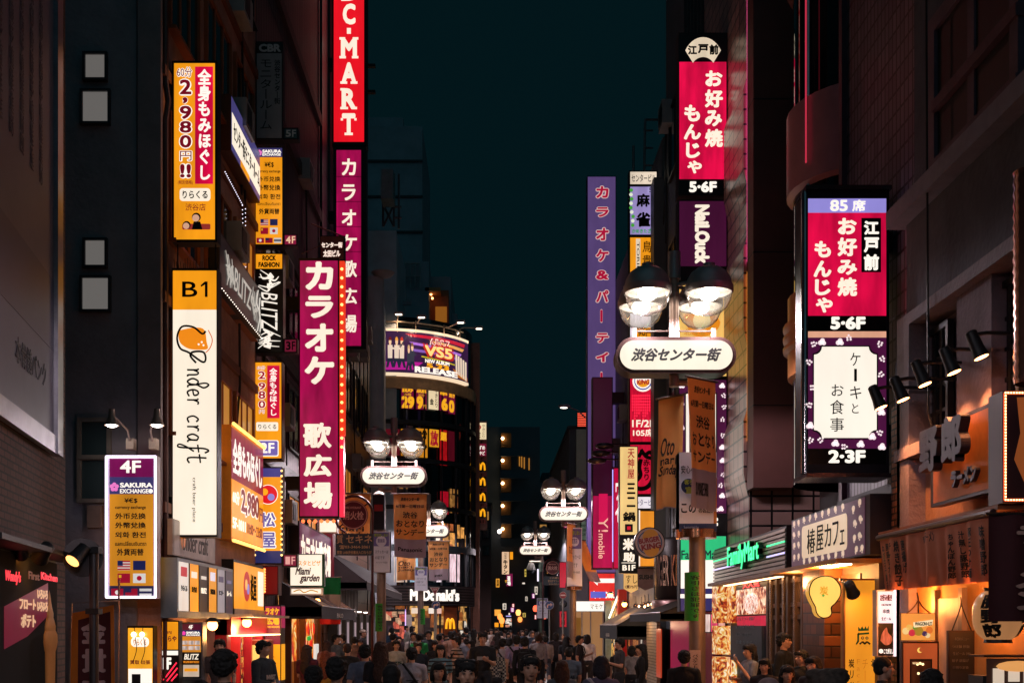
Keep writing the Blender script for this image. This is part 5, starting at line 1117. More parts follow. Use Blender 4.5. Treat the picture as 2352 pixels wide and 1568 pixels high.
cloth('street_banner', 'orange banner with electronics maker foot hanging flat beside the second lamp pole', at(942, 1134, 32.0), .93, 1.76, 0, SUN, 3, .29, ('Panasonic', .12, .84, .88, .90))
cloth('street_banner', 'orange banner behind the round hydrant sign', at(814, 1133, 32.6), .92, 1.75, 0, OTO, 4, .01)
cloth('street_banner', 'orange banner with camera maker foot before the curved glass building', at(1007, 1242, 51), .92, 1.74, 0, SUN, 5, .29, ('avex', .3, .85, .7, .9))
cloth('street_banner', 'orange banner with handwritten letters left of the small white pole poster', at(933, 1262, 51), .86, 1.35, R(8), OTO, 6, .01)
cloth('street_banner', 'orange banner folded edge on beside the third lamp pole', at(1313, 1203, 42.8), .75, 2.0, R(62), [('おとなり', .2, .4, .8, .55)], 7, .3)
cloth('street_banner', 'orange banner blown sideways away from the third lamp pole', at(1330, 1240, 43.3), .55, 1.55, R(30), [], 8, .25, lean=.75)
cloth('street_banner', 'faded orange banner under the far capsule sign by the narrow shop', at(1117, 1342, 97), 1.35, 2.6, 0, SUN, 9, .3, ('YOSHIMORI', .2, .84, .8, .9))
cloth('street_banner', 'small orange banner at the yellow neon sign foot', at(1182, 1366, 138), 1.7, 2.4, R(15), SUN, 10, .25, lean=.1)
cloth('street_banner', 'tiny orange banner under the lamp just before the bend', at(1207, 1368, 170), 1.7, 2.6, R(-10), SUN, 11, .25)
# ---- posters and wraps on the poles
def poster(label, rect, Y, wrapc, lines, purple=True):
    x0, y0, x1, y1 = rect
    s = Sign('pole_poster', label, rect, Y, .34, '#c8c4cc', group='white notices on the lamp poles', metal=0)
    s.panel(x0, y0, x1, y1, wrapc, 'sheet', .002)
    return s
WP = df('#f6f2fc', .5, 0, .05)
s = poster('white notice with purple balloon and navy foot on the near lamp pole', (1556, 1042, 1641, 1222), 17.9, WP, [])
s.text([('安心へ', 1560, 1072, 1592, 1090, {'b': .01}), ('この', 1560, 1158, 1594, 1180, {'b': .03}), ('ステッカー', 1600, 1154, 1632, 1163, {'b': .02}), ('のお店!!', 1600, 1168, 1632, 1180, {'b': .02})], df('#1a1c30', .5, 0, 0))
s.disc(1577, 1119, 17, df('#24305c', .5, 0, 0)); s.text([('客引', 1567, 1104, 1589, 1116, {'b': .03}), ('宣', 1569, 1120, 1587, 1136, {'b': .03})], df('#c8c83c', .5, 0, 0), .012, 'emblem_lettering')
s.panel(1556, 1204, 1641, 1222, df('#2c3a64', .5, 0, 0), 'foot_band', .006, False); s.text([('Supported by', 1566, 1209, 1600, 1217)], WHT if False else df('#d8d4e0', .5, 0, 0), .014, 'foot_lettering')
s.panel(1634, 1100, 1641, 1204, df('#d88a3c', .5, 0, .1), 'orange_strip', .006, False)
def notice(label, rect, Y):
    s = poster(label, rect, Y, WP, []); x0, y0, x1, y1 = rect; w, h = x1 - x0, y1 - y0
    s.panel(x0 + w * .05, y0 + h * .02, x1 - w * .05, y0 + h * .36, df('#7a70b0', .5, 0, .1), 'lilac_head', .006, False); s.disc(x0 + w * .5, y0 + h * .24, w * .3, WP, 'bubble', .012)
    s.text([('宣言店', x0 + w * .3, y0 + h * .18, x0 + w * .7, y0 + h * .27, {'b': .02})], df('#5a50a0', .5, 0, 0), .022, 'bubble_lettering'); s.text([('客引きしない', x0 + w * .1, y0 + h * .05, x0 + w * .9, y0 + h * .13, {'b': .05})], df('#b0c83c', .5, 0, 0), .022, 'green_lettering')
    s.text([('ステッカーは', x0 + w * .15, y0 + h * .46, x0 + w * .9, y0 + h * .54), ('の証です', x0 + w * .15, y0 + h * .60, x0 + w * .7, y0 + h * .68), ('ステッカーのお店', x0 + w * .2, y0 + h * .74, x0 + w * .85, y0 + h * .78)], df('#4a4860', .5, 0, 0), .01); return s
notice('white notice with lilac bubble on the second lamp pole', (857, 1221, 897, 1314), 32.2)
notice('small white notice on the pole before the curved glass building', (953, 1301, 982, 1356), 51.0)
notice('white notice half covered by the edge on banner', (1301, 1212, 1336, 1346), 43.1)
notice('narrow white notice beside the blue turn arrow sign', (1233, 1373, 1258, 1419), 64.0)
def wrap(label, px0, px1, py0, py1, Y, off, text=True, col='#2f9a2c'):
    x = (wx(px0, Y) + wx(px1, Y)) / 2; z1, z0 = wz(py0, Y), wz(py1, Y); r = .142
    o = thing('pole_wrap', label, 'wrap', (x, Y + .15, z0), 0, 'green wraps on the lamp poles')
    MB().lathe([(r, 0), (r, z1 - z0)], (0, 0, 0), 20).build('sheet', df(col, .6, 0, .12), o, True)
    mb = MB(); vs_all = []
    for i, c in enumerate('客引きは犯罪です'):
        vs, fs = glyphs(c)
        hh = (z1 - z0) * .9 / 8
        for (dx, dz) in ((0, 0), (.04, 0), (0, .04), (.04, .04)):
            P = []
            for v in vs:
                t = (v[0] + dx) * .17 / r * .95; zz = (z1 - z0) * .95 - hh * (i + .86) + (v[1] + dz) * hh * .85
                P.append(((r + .003) * math.sin(t), -(r + .003) * math.cos(t), zz))
            mb.add(P, fs)
    mb.build('wrap_lettering', df('#10200c', .5, 0, 0), o)
    return o
wrap('green notice wrap with dark vertical writing on the near lamp pole', 1577, 1617, 1313, 1425, 17.85, 0)
wrap('green notice wrap on the second lamp pole left of the street', 861, 884, 1385, 1449, 32.25, 0)
wrap('small green notice wrap on the pole before the burger restaurant', 962, 975, 1397, 1433, 51.15, 0)
o = thing('pole_sticker', 'narrow pale pink notice with vertical writing low on the near lamp pole', 'notice', (wx(1600, 17.7), 17.83, wz(1600, 17.8)))
MB().box(-.085, .085, -.012, .0, 0, wz(1492, 17.8) - wz(1600, 17.8)).build('sheet', df('#b89a94', .6), o); lettering(o, [('バスケットボールストリート', -.045, .045, .1, .66, {'v': 1, 'b': .02})], DARK, -.018, .004)
for (lab, px0, px1, py0, py1, Y) in (('copper coloured ring below the notice on the near pole', 1552, 1645, 1216, 1236, 17.9), ('copper coloured ring below the notice on the third pole', 1300, 1337, 1346, 1354, 43.1)):
    o = thing('pole_ring', lab, 'ring', ((wx(px0, Y) + wx(px1, Y)) / 2, Y, wz(py1, Y)), 0, 'copper rings on the lamp poles'); r = (wx(px1, Y) - wx(px0, Y)) / 2
    MB().lathe([(.14, 0), (r, 0), (r, wz(py0, Y) - wz(py1, Y)), (.14, wz(py0, Y) - wz(py1, Y))], (0, 0, 0), 24).build('metal_ring', df('#b87a58', .2, .9, .1), o, True)
o = thing('loudspeaker', 'tall dark loudspeaker box with a white cap fixed to the second lamp pole', 'loudspeaker', (wx(871, 32.1), 32.1, wz(1216, 32.1)))
MB().box(-.16, .16, -.2, .1, 0, .95).build('cabinet', DK, o); MB().ball((0, -.05, .98), (.14, .14, .09)).build('cap', df('#d8ccc0', .4), o, True); MB().box(-.12, .12, -.212, -.2, .50, .68).build('red_badge', df('#a02020', .5), o)
# ---- traffic and hydrant signs
RED_S, BLU_S = df('#8a1420', .4, 0, .1), df('#1c3a6c', .4, 0, .1)
def hydrant(label, px, py, r, Y, plate, lines, pole_px):
    o = thing('hydrant_sign', label, 'hydrant sign', (wx(px, Y), Y, 0), 0, 'round hydrant signs'); z = wz(py, Y); rr = r * Y / F
    MB().disc(0, z, rr, -.02, .02, 36).build('disc', df('#5a1418', .4, .1, .15), o)
    MB().ring(0, z, rr * .9, rr * .97, -.026, -.02, 40).build('white_rim', df('#c89080', .5, 0, 0), o)
    lettering(o, [('消火栓', -rr * .72, rr * .72, z - rr * .34, z + rr * .26, {'b': .03}), ('FIRE HYDRANT', -rr * .55, rr * .55, z + rr * .42, z + rr * .58, {'b': .02})], df('#d8a898', .5, 0, 0), -.034, .006)
    pxl = wx(pole_px, Y) - wx(px, Y); R1 = rr * 1.33
    sg = 1 if pxl > 0 else -1
    loop = [(sg * R1 * math.cos(R(a)), .05, z + R1 * math.sin(R(a))) for a in range(-10, 251, 15)]
    MB().tube([(pxl, .05, 0), (pxl, .05, z - R1 * .5)] + loop, .035, 8).build('pole', df('#4a1418', .35, .3), o, True)
    for a in (40, 140, 220): MB().tube([(rr * .95 * math.cos(R(a)), .03, z + rr * .95 * math.sin(R(a))), (R1 * math.cos(R(a)), .05, z + R1 * math.sin(R(a)))], .02, 6).build('bracket', df('#4a1418', .35, .3), o)
    x0, y0, x1, y1 = plate; a, b, c, d = wx(x0, Y) - wx(px, Y), wx(x1, Y) - wx(px, Y), wz(y1, Y), wz(y0, Y); h = d - c; w = b - a
    MB().box(a, b, -.03, .02, c, d).build('plate', df('#3a3a40', .5, 0, .1), o)
    MB().box(a + .02, b - .02, -.036, -.03, c + .02, d - .02).build('plate_face', df('#24343c', .5, 0, .1), o)
    lettering(o, [(t, a + w * u0, a + w * u1, d - h * v1, d - h * v0, {'b': .02}) for (t, u0, v0, u1, v1) in lines], df('#c8a070', .5, 0, 0), -.045, .006, 'plate_lettering'); return o
hydrant('large round hydrant sign on a looped red pole with a phone number plate', 812, 1182, 33, 30.5, (771, 1225, 858, 1275), [('質', .03, .06, .2, .46), ('セキネ', .28, .06, .97, .44), ('☎03-3464-2061', .1, .52, .9, .70), ('買取 LABI渋谷裏出入口ならび', .04, .78, .95, .94)], 855)
hydrant('far hydrant sign on a looped pole above a wedding agency plate', 1269, 1303, 15.5, 60, (1248, 1323, 1290, 1343), [('官公庁マリッジ', .25, .38, .95, .66), ('0120-737-150', .3, .8, .95, .95), ('との婚活', .35, .06, .9, .28)], 1247)
hydrant('tiny far hydrant sign peeping from behind the capsule sign of the narrow shop lamp', 1105, 1318, 10, 92, (1092, 1333, 1125, 1342), [('2階', .3, .2, .6, .8)], 1090)
def road_sign(label, px, py, r, Y, kind, col, pole=True, pc='#a8a49c'):
    o = thing('road_sign', label, 'road sign', (wx(px, Y), Y, 0)); z = wz(py, Y); rr = r * Y / F
    if kind == 'tri':
        MB().prism([(0, z - rr), (rr, z + rr * .7), (-rr, z + rr * .7)], -.02, .0).build('plate', df('#d8c8c0', .4), o); MB().prism([(0, z - rr * .78), (rr * .82, z + rr * .6), (-rr * .82, z + rr * .6)], -.026, -.02).build('face', RED_S, o); lettering(o, [('止まれ', -rr * .5, rr * .5, z + .1 * rr, z + .45 * rr, {'b': .03})], df('#e0c8c0', .5, 0, 0), -.034)
    else:
        MB().disc(0, z, rr, -.02, 0, 28).build('plate', df('#d8ccc4', .4), o); MB().disc(0, z, rr * .93, -.026, -.02, 28).build('face', col, o)
        W2 = df('#dca890' if kind == 'arrow' else '#e0d0c8', .5, 0, 0)
        if kind == 'bar': MB().box(-rr * .7, rr * .7, -.034, -.026, z - rr * .16, z + rr * .16).build('bar', W2, o)
        else: MB().prism([(rr * .1 + x * rr, z + y * rr) for x, y in ((-.7, -.6), (-.42, -.6), (-.42, -.2), (-.3, -.02), (.12, -.02), (.12, -.3), (.66, .12), (.12, .54), (.12, .26), (-.42, .26), (-.62, .1), (-.7, -.1))], -.034, -.026).build('arrow', W2, o)
    if pole: MB().tube([(0, .05, 0), (0, .05, z + rr * .6)], .04, 8).build('pole', df(pc, .35, .5), o, True)
    return o
road_sign('blue round turn arrow sign right of the narrow notice', 1262, 1389, 10, 58, 'arrow', BLU_S)
road_sign('red no entry sign beside the third lamp pole', 1293, 1366, 8, 50, 'bar', RED_S)
road_sign('blue turn arrow sign on a white pole before the burger restaurant doors', 1001, 1389, 9.5, 40, 'arrow', BLU_S)
road_sign('red stop triangle above the blue arrow before the burger restaurant', 999, 1356, 11, 41.5, 'tri', RED_S)
road_sign('red no entry sign on a white post by the restaurant corner', 1082, 1400, 8.5, 60, 'bar', RED_S)
o = thing('mirror_sign', 'grey round traffic mirror below the red no entry sign', 'mirror', (wx(1294, 51), 51, 0)); z = wz(1386, 51)
MB().ball((0, -.02, z), (.17, .07, .17), 16, 10).build('mirror', df('#8a9090', .1, .9), o, True); MB().tube([(0, .05, 0), (0, .05, z)], .03, 6).build('pole', df('#8a8680', .4, .5), o, True)
o = thing('camera_pole', 'green grey pole carrying a dome camera and control boxes below the fifth capsule sign', 'pole', (wx(1243, 64), 64.2, 0)); q = lambda px, py: (wx(px, 64) - wx(1243, 64), 0, wz(py, 64))
MB().tube([(0, 0, 0), q(1243, 1290)], .14, 10).build('pole', df('#5a6a5c', .5, .3), o, True); MB().tube([q(1243, 1289), q(1216, 1289)], .06, 6).build('arm', df('#b8b098', .5), o); c = q(1220, 1300)
MB().lathe([(.02, .25), (.14, .2), (.26, -.1), (.26, -.2)], c, 14).build('dome_housing', df('#8a8880', .4), o, True); MB().ball((c[0], 0, c[2] - .22), (.22, .22, .2)).build('dome_glass', glassy('#20282c'), o, True)
MB().box(q(1240, 0)[0], q(1252, 0)[0], -.3, .2, q(0, 1336)[2], q(0, 1312)[2]).build('control_box', df('#2c2e30', .6), o); MB().box(q(1234, 0)[0], q(1237, 0)[0], -.3, -.1, q(0, 1334)[2], q(0, 1306)[2]).build('lit_strip', em('#e8e0f0', 1.5), o)
# ================================================================ art on the curved corner building
def a_of(px, r):
    lo, hi = -95.0, 25.0
    f = lambda a: CX + F * (XC + r * math.cos(R(a))) / (YC + r * math.sin(R(a)))
    for _ in range(40):
        m = (lo + hi) / 2
        if f(m) < px: lo = m
        else: hi = m
    return lo
def arc_pt(px, py, r):
    a = R(a_of(px, r)); Y = YC + r * math.sin(a); return (XC + r * math.cos(a) - XC, Y - YC, wz(py, Y))
def on_arc(name, mat, parent, r, px0, px1, ty, by, n=10, t=.04):
    """a curved sheet between two columns of the photo; ty and by give its upper and lower edge as height in m"""
    a0, a1 = R(a_of(px0, r)), R(a_of(px1, r)); mb = MB(); V = []
    for k in range(n + 1):
        a = a0 + (a1 - a0) * k / n
        for rr in (r, r - t):
            for z in (by, ty): V.append((rr * math.cos(a), rr * math.sin(a), z))
    Q = []
    for k in range(n):
        o = 4 * k; p = o + 4
        Q += [(o, p, p + 1, o + 1), (o + 1, p + 1, p + 3, o + 3), (o + 2, o + 3, p + 3, p + 2), (o, o + 2, p + 2, p)]
    Q += [(0, 1, 3, 2), (4 * n, 4 * n + 2, 4 * n + 3, 4 * n + 1)]
    mb.add(V, Q); return mb.build(name, mat, parent)
def arc_art(shapes, mat, parent, r, name):
    """flat outlines in photo columns and metres of height laid on the curve"""
    mb = MB()
    q = lambda p: (lambda a: (r * math.cos(a), r * math.sin(a), p[1]))(R(a_of(p[0], r)))
    for P in shapes:
        if len(P) == 4:
            m = lambda a, b, t: (a[0] + (b[0] - a[0]) * t, a[1] + (b[1] - a[1]) * t)
            mb.add([q(m(*e, i / 10)) for i in range(11) for e in ((P[0], P[1]), (P[3], P[2]))], [(2 * i, 2 * i + 1, 2 * i + 3, 2 * i + 2) for i in range(10)])
        else: mb.add([q(p) for p in P], [tuple(range(len(P)))])
    return mb.build(name, mat, parent)
def arc_text(items, mat, parent, r, name='lettering'):
    mb = MB()
    for t in items:
        o = t[5] if len(t) > 5 else {}
        body = '\n'.join(t[0]) if o.get('v') else t[0]
        vs, fs = glyphs(body, 0, 0, o.get('sh', 0)); a0, a1 = min(v[0] for v in vs), max(v[0] for v in vs); b0, b1 = min(v[1] for v in vs), max(v[1] for v in vs); b = o.get('b', 0)
        for j, (dx, dz) in enumerate([(0, 0)] if not b else [(b, b), (-b, b), (b, -b), (-b, -b)]):
            V = []
            for v in vs:
                px = t[1] + (t[3] - t[1]) * (v[0] + dx - a0) / (a1 - a0); z = t[4] + (t[2] - t[4]) * (v[1] + dz - b0) / (b1 - b0)
                sl = o.get('sl', 0) * (px - t[1]); a = R(a_of(px, r)); rr = r - .0006 * j; V.append((rr * math.cos(a), rr * math.sin(a), z - sl))
            mb.add(V, fs)
    return mb.build(name, mat, parent)
bb = thing('billboard', 'curved lit idol album billboard wrapping the top of the glass corner', 'billboard', (XC, YC, 0))
rb = RC + .12; h54 = lambda py: wz(py, 54)
zt, zb_ = h54(761), h54(856)
on_arc('board', glow_wear('#3a1c44', .8, .5, .7), bb, rb, 883, 1075, zt, zb_, 24, .2)
for (a, b, nm) in ((zt, zt + .12, 'frame'), (zb_ - .12, zb_, 'frame')): on_arc(nm, em('#ffe4c0', .9), bb, rb + .03, 882, 1076, b, a, 24, .26)
L_ = rb + .02
Z = lambda f: zb_ + (zt - zb_) * f
arc_art([[(930, Z(.95)), (1068, Z(.93)), (1066, Z(.84)), (945, Z(.88))]], em('#c81838', .8), bb, L_, 'stripe'); arc_art([[(985, Z(.84)), (1066, Z(.80)), (1062, Z(.72)), (1000, Z(.77))]], em('#f0b060', .8), bb, L_, 'stripe')
arc_art([[(940, Z(.76)), (1060, Z(.66)), (1058, Z(.60)), (950, Z(.69))]], em('#b070e0', .8), bb, L_, 'stripe'); arc_art([[(945, Z(.60)), (1056, Z(.53)), (1056, Z(.47)), (950, Z(.53))]], em('#8a60c0', .8), bb, L_, 'stripe')
arc_art([[(968, Z(.44)), (1045, Z(.36)), (1045, Z(.33)), (968, Z(.41))]], em('#d0c020', .8), bb, L_ + .002, 'stripe')
arc_art([[(886, Z(.26)), (972, Z(.28)), (948, Z(.08)), (886, Z(.06))]], em('#c02098', .8), bb, L_, 'stage_floor'); arc_art([[(1040, Z(.25)), (1073, Z(.12)), (1074, Z(.02)), (1050, Z(.06))]], em('#d07820', .7), bb, L_, 'stage_floor')
skn, hrs = em('#f0c8a0', .9), [em(c, .8) for c in ('#6a1818', '#e8a040', '#c83828', '#d8b080', '#8a6040')]
for k, (px, f, sz) in enumerate(((896, .74, 1.0), (911, .74, 1.0), (923, .74, 1.0), (939, .56, .8), (947, .62, .85))):
    hw_ = 4.2 * sz
    arc_art([[(px - hw_ * 1.3, Z(f - .08)), (px + hw_ * 1.3, Z(f - .08)), (px + hw_ * 1.2, Z(f - .40 * sz)), (px - hw_ * 1.2, Z(f - .40 * sz))]], em('#f4dcc8' if k < 3 else '#3a3a48', .8), bb, L_ + .004, 'singer_jacket')
    arc_art([[(px - hw_ * 1.2, Z(f - .38 * sz)), (px + hw_ * 1.2, Z(f - .38 * sz)), (px + hw_ * 2.2, Z(f - .62 * sz)), (px + hw_, Z(f - .62 * sz)), (px, Z(f - .46 * sz)), (px - hw_, Z(f - .62 * sz)), (px - hw_ * 2.2, Z(f - .62 * sz))]], em('#22283a', .8), bb, L_ + .004, 'singer_trousers')
    arc_art([[(px + hw_ * .75 * math.cos(R(t)), Z(f + .09 * math.sin(R(t)))) for t in range(0, 360, 30)]], skn, bb, L_ + .008, 'singer_face')
    arc_art([[(px + hw_ * .85 * math.cos(R(t)), Z(f + .03 + .09 * math.sin(R(t)))) for t in range(0, 190, 20)]], hrs[k], bb, L_ + .012, 'singer_hair')
    arc_art([[(px - hw_, Z(f - .1)), (px + hw_ * 2.6, Z(f - .15 + .3 * (k == 2))), (px + hw_ * 2.6, Z(f - .19 + .3 * (k == 2))), (px - hw_, Z(f - .17))]], em('#f4dcc8' if k < 2 else '#3a3a48', .8), bb, L_ + .012, 'singer_arm')
for k in range(5): arc_art([[(1046 + k * 5.4, Z(.62 - .03 * k)), (1050 + k * 5.4, Z(.62 - .03 * k)), (1051 + k * 5.2, Z(.14 - .03 * k)), (1047 + k * 5.2, Z(.16 - .03 * k))]], em('#f0d8c0', .85), bb, L_ + .004, 'white_figure')
arc_text([('A.B.C-Z', 988, Z(.88), 1032, Z(.74), {'b': .06})], em('#ffe8e0'), bb, L_ + .01); arc_text([('A.B.C-Z', 989, Z(.87), 1031, Z(.75), {'b': .02})], em('#b01028', .9), bb, L_ + .016)
arc_text([('VS5', 974, Z(.72), 1040, Z(.44), {'b': .08})], em('#c02818', .9), bb, L_ + .02); arc_text([('VS5', 977, Z(.70), 1038, Z(.46), {'b': .03})], em('#ffd080', 1.05), bb, L_ + .026)
arc_text([('NEW ALBUM', 977, Z(.37), 1032, Z(.29), {'b': .04}), ('RELEASE', 954, Z(.165), 1050, Z(.035), {'b': .05})], WHT, bb, L_ + .02); arc_text([('5.23', 981, Z(.275), 1030, Z(.17), {'b': .05})], em('#f8a818', 1.0), bb, L_ + .02)
# floodlights on the roof rail
rail = thing('roof_light_rail', 'pale steel rail with four arm floodlights on top of the curved billboard', 'light rail', (XC, YC, 0))
pts = [arc_pt(px, 761, rb) for px in (884, 925, 970, 1010, 1045, 1064)]; dz = [1.25, 1.15, 1.0, .8, .5, .4]
MB().tube([(p[0], p[1], 16.1) for p in pts], .035, 6).build('rail', df('#d8b8a0', .4, .3), rail)
for k, (px, hx, hy) in enumerate(((913, 916, 720), (955, 968, 727), (1020, 1058, 739), (1056, 1100, 753))):
    p = arc_pt(px, 761, rb); Yh = (53.6, 53.2, 54.2, 56.4)[k]; tip = (wx(hx, Yh) - XC, Yh - YC, wz(hy, Yh))
    MB().tube([(p[0], p[1], 15.6), (p[0], p[1], 16.2), (p[0] + (tip[0] - p[0]) * .25, p[1] + (tip[1] - p[1]) * .25, tip[2] - .12), tip], .028, 6).build('lamp_arm', df('#d8b8a0', .4, .3), rail, True)
    MB().box(tip[0] - .2, tip[0] + .2, tip[1] - .12, tip[1] + .12, tip[2] - .04, tip[2] + .06).build('lamp_head', df('#a8988c', .4, .4), rail); MB().box(tip[0] - .14, tip[0] + .14, tip[1] - .08, tip[1] + .08, tip[2] - .055, tip[2] - .04).build('lamp_lens', em('#fff0dc', 6), rail)
    ld = bpy.data.lights.new('flood', 'SPOT'); ld.energy = 60; ld.spot_size = R(130); ld.spot_blend = 1; ld.color = lin('#ffd9b0')[:3]; lo = bpy.data.objects.new('flood', ld); COL.objects.link(lo); lo.parent = rail; lo.location = (tip[0], tip[1], tip[2] - .1)
    lo.rotation_euler = Vector((p[0] - tip[0], p[1] - tip[1], -1.6)).to_track_quat('-Z', 'Y').to_euler()
# window posters: each a sheet inside the glass of the curved building
def wposter(px0, px1, py0, py1, m, items=(), tm=None, cat='poster', lab=''):
    o = thing('window_poster', lab, 'poster', (XC, YC, 0), 0, 'posters in the curved glass windows')
    mid = a_of((px0 + px1) / 2, RC + .05); Ym = YC + (RC) * math.sin(R(mid)); z1, z0 = wz(py0, Ym), wz(py1, Ym)
    on_arc('sheet', m, o, RC + .03, px0, px1, z1, z0, 4, .03)
    I = []
    for (t, u0, v0, u1, v1, op) in items: I.append((t, px0 + (px1 - px0) * u0, z1 - (z1 - z0) * v0, px0 + (px1 - px0) * u1, z1 - (z1 - z0) * v1, op))
    if I: arc_text(I, tm, o, RC + .045)
    return o
YEL = em('#f8b020', .95); MGP = glow_wear('#7a0c3c', .7, .2)
B4 = {'b': .05}
wposter(922, 950, 883, 938, MGP, [('飲み', .06, .06, .94, .32, B4), ('29', .06, .52, 1.0, .96, B4), ('70種', .2, .36, .8, .48, {})], YEL, lab='maroon window poster with yellow numbers 29, top row of the curved glass')
wposter(956, 980, 884, 940, MGP, [('放題', .06, .06, .94, .32, B4), ('9', .1, .50, .6, .96, B4), ('円', .66, .8, .95, .95, {}), ('30分', .2, .36, .8, .48, {})], YEL, lab='maroon window poster with a single large yellow 9, top row')
wposter(985, 1007, 887, 940, glow_wear('#f4dcb0', .9), [('やきとり', .62, .10, .94, .9, {'v': 1, 'b': .01}), ('金', .12, .55, .5, .8, {'b': .03})], DARK, lab='cream yakitori window poster between the maroon ones')
wposter(1010, 1028, 893, 943, MGP, [('串', .1, .08, .9, .3, B4), ('6', .3, .45, .95, .95, B4)], YEL, lab='maroon window poster with a yellow 6, top row')
wposter(1031, 1045, 897, 950, MGP, [('焼き', .05, .10, .95, .3, B4), ('0', .1, .45, .8, .92, B4)], YEL, lab='narrow maroon window poster with a yellow 0, top row')
wposter(886, 918, 985, 1045, glow_wear('#6a0c1c', .6), [('す', .5, .1, .8, .6, B4)], em('#f0c8a0', .8), lab='dark red window poster with one pale letter, behind the lamp globes')
wposter(921, 950, 985, 1046, glow_wear('#e0901c', .7, .3), [('4階', .1, .1, .9, .5, B4)], DRED, lab='orange window poster partly behind the second lamp globes')
wposter(955, 982, 984, 1050, glow_wear('#d88a1c', .8, .2), [('30分', .08, .06, .95, .35, B4), ('飲み', .08, .45, .95, .72, B4)], DARK, lab='orange window poster with bold black 30 and kanji')
wposter(987, 1008, 986, 1026, glow_wear('#e8a020', .9), [('放', .1, .1, .9, .9, B4)], em('#a01028', .9), lab='orange window poster with one red kanji')
wposter(1011, 1027, 987, 1068, glow_wear('#b01018', .7, .4, 8), [('題', .1, .08, .9, .3, B4)], YEL, lab='red dotted window poster with yellow kanji')
wposter(1030, 1044, 990, 1058, glow_wear('#5a0c1c', .6), [], lab='dark maroon window poster with a bottle shape')
wposter(1012, 1030, 1128, 1180, glow_wear('#c01028', .6, .4, 8), [], lab='tall red dotted window panel, lower row of the curved glass')
wposter(905, 1000, 1180, 1205, df('#303038', .4, .5), [('McDonald', .05, .1, .95, .9, {'b': .03})], df('#6a6468', .4, .3), lab='dim raised lettering band across the curved glass')
for k, (px0, px1, m) in enumerate(((905, 935, '#d0b8a0'), (942, 962, '#8ab0c0'), (1003, 1016, '#e8d8e0'), (1034, 1056, '#f0d0d8'))):
    wposter(px0, px1, 1272, 1336, glow_wear(m, .9, .6, 5), [], lab=('wide pale', 'bluish', 'narrow white', 'pinkish')[k] + ' lit window above the burger restaurant fascia')
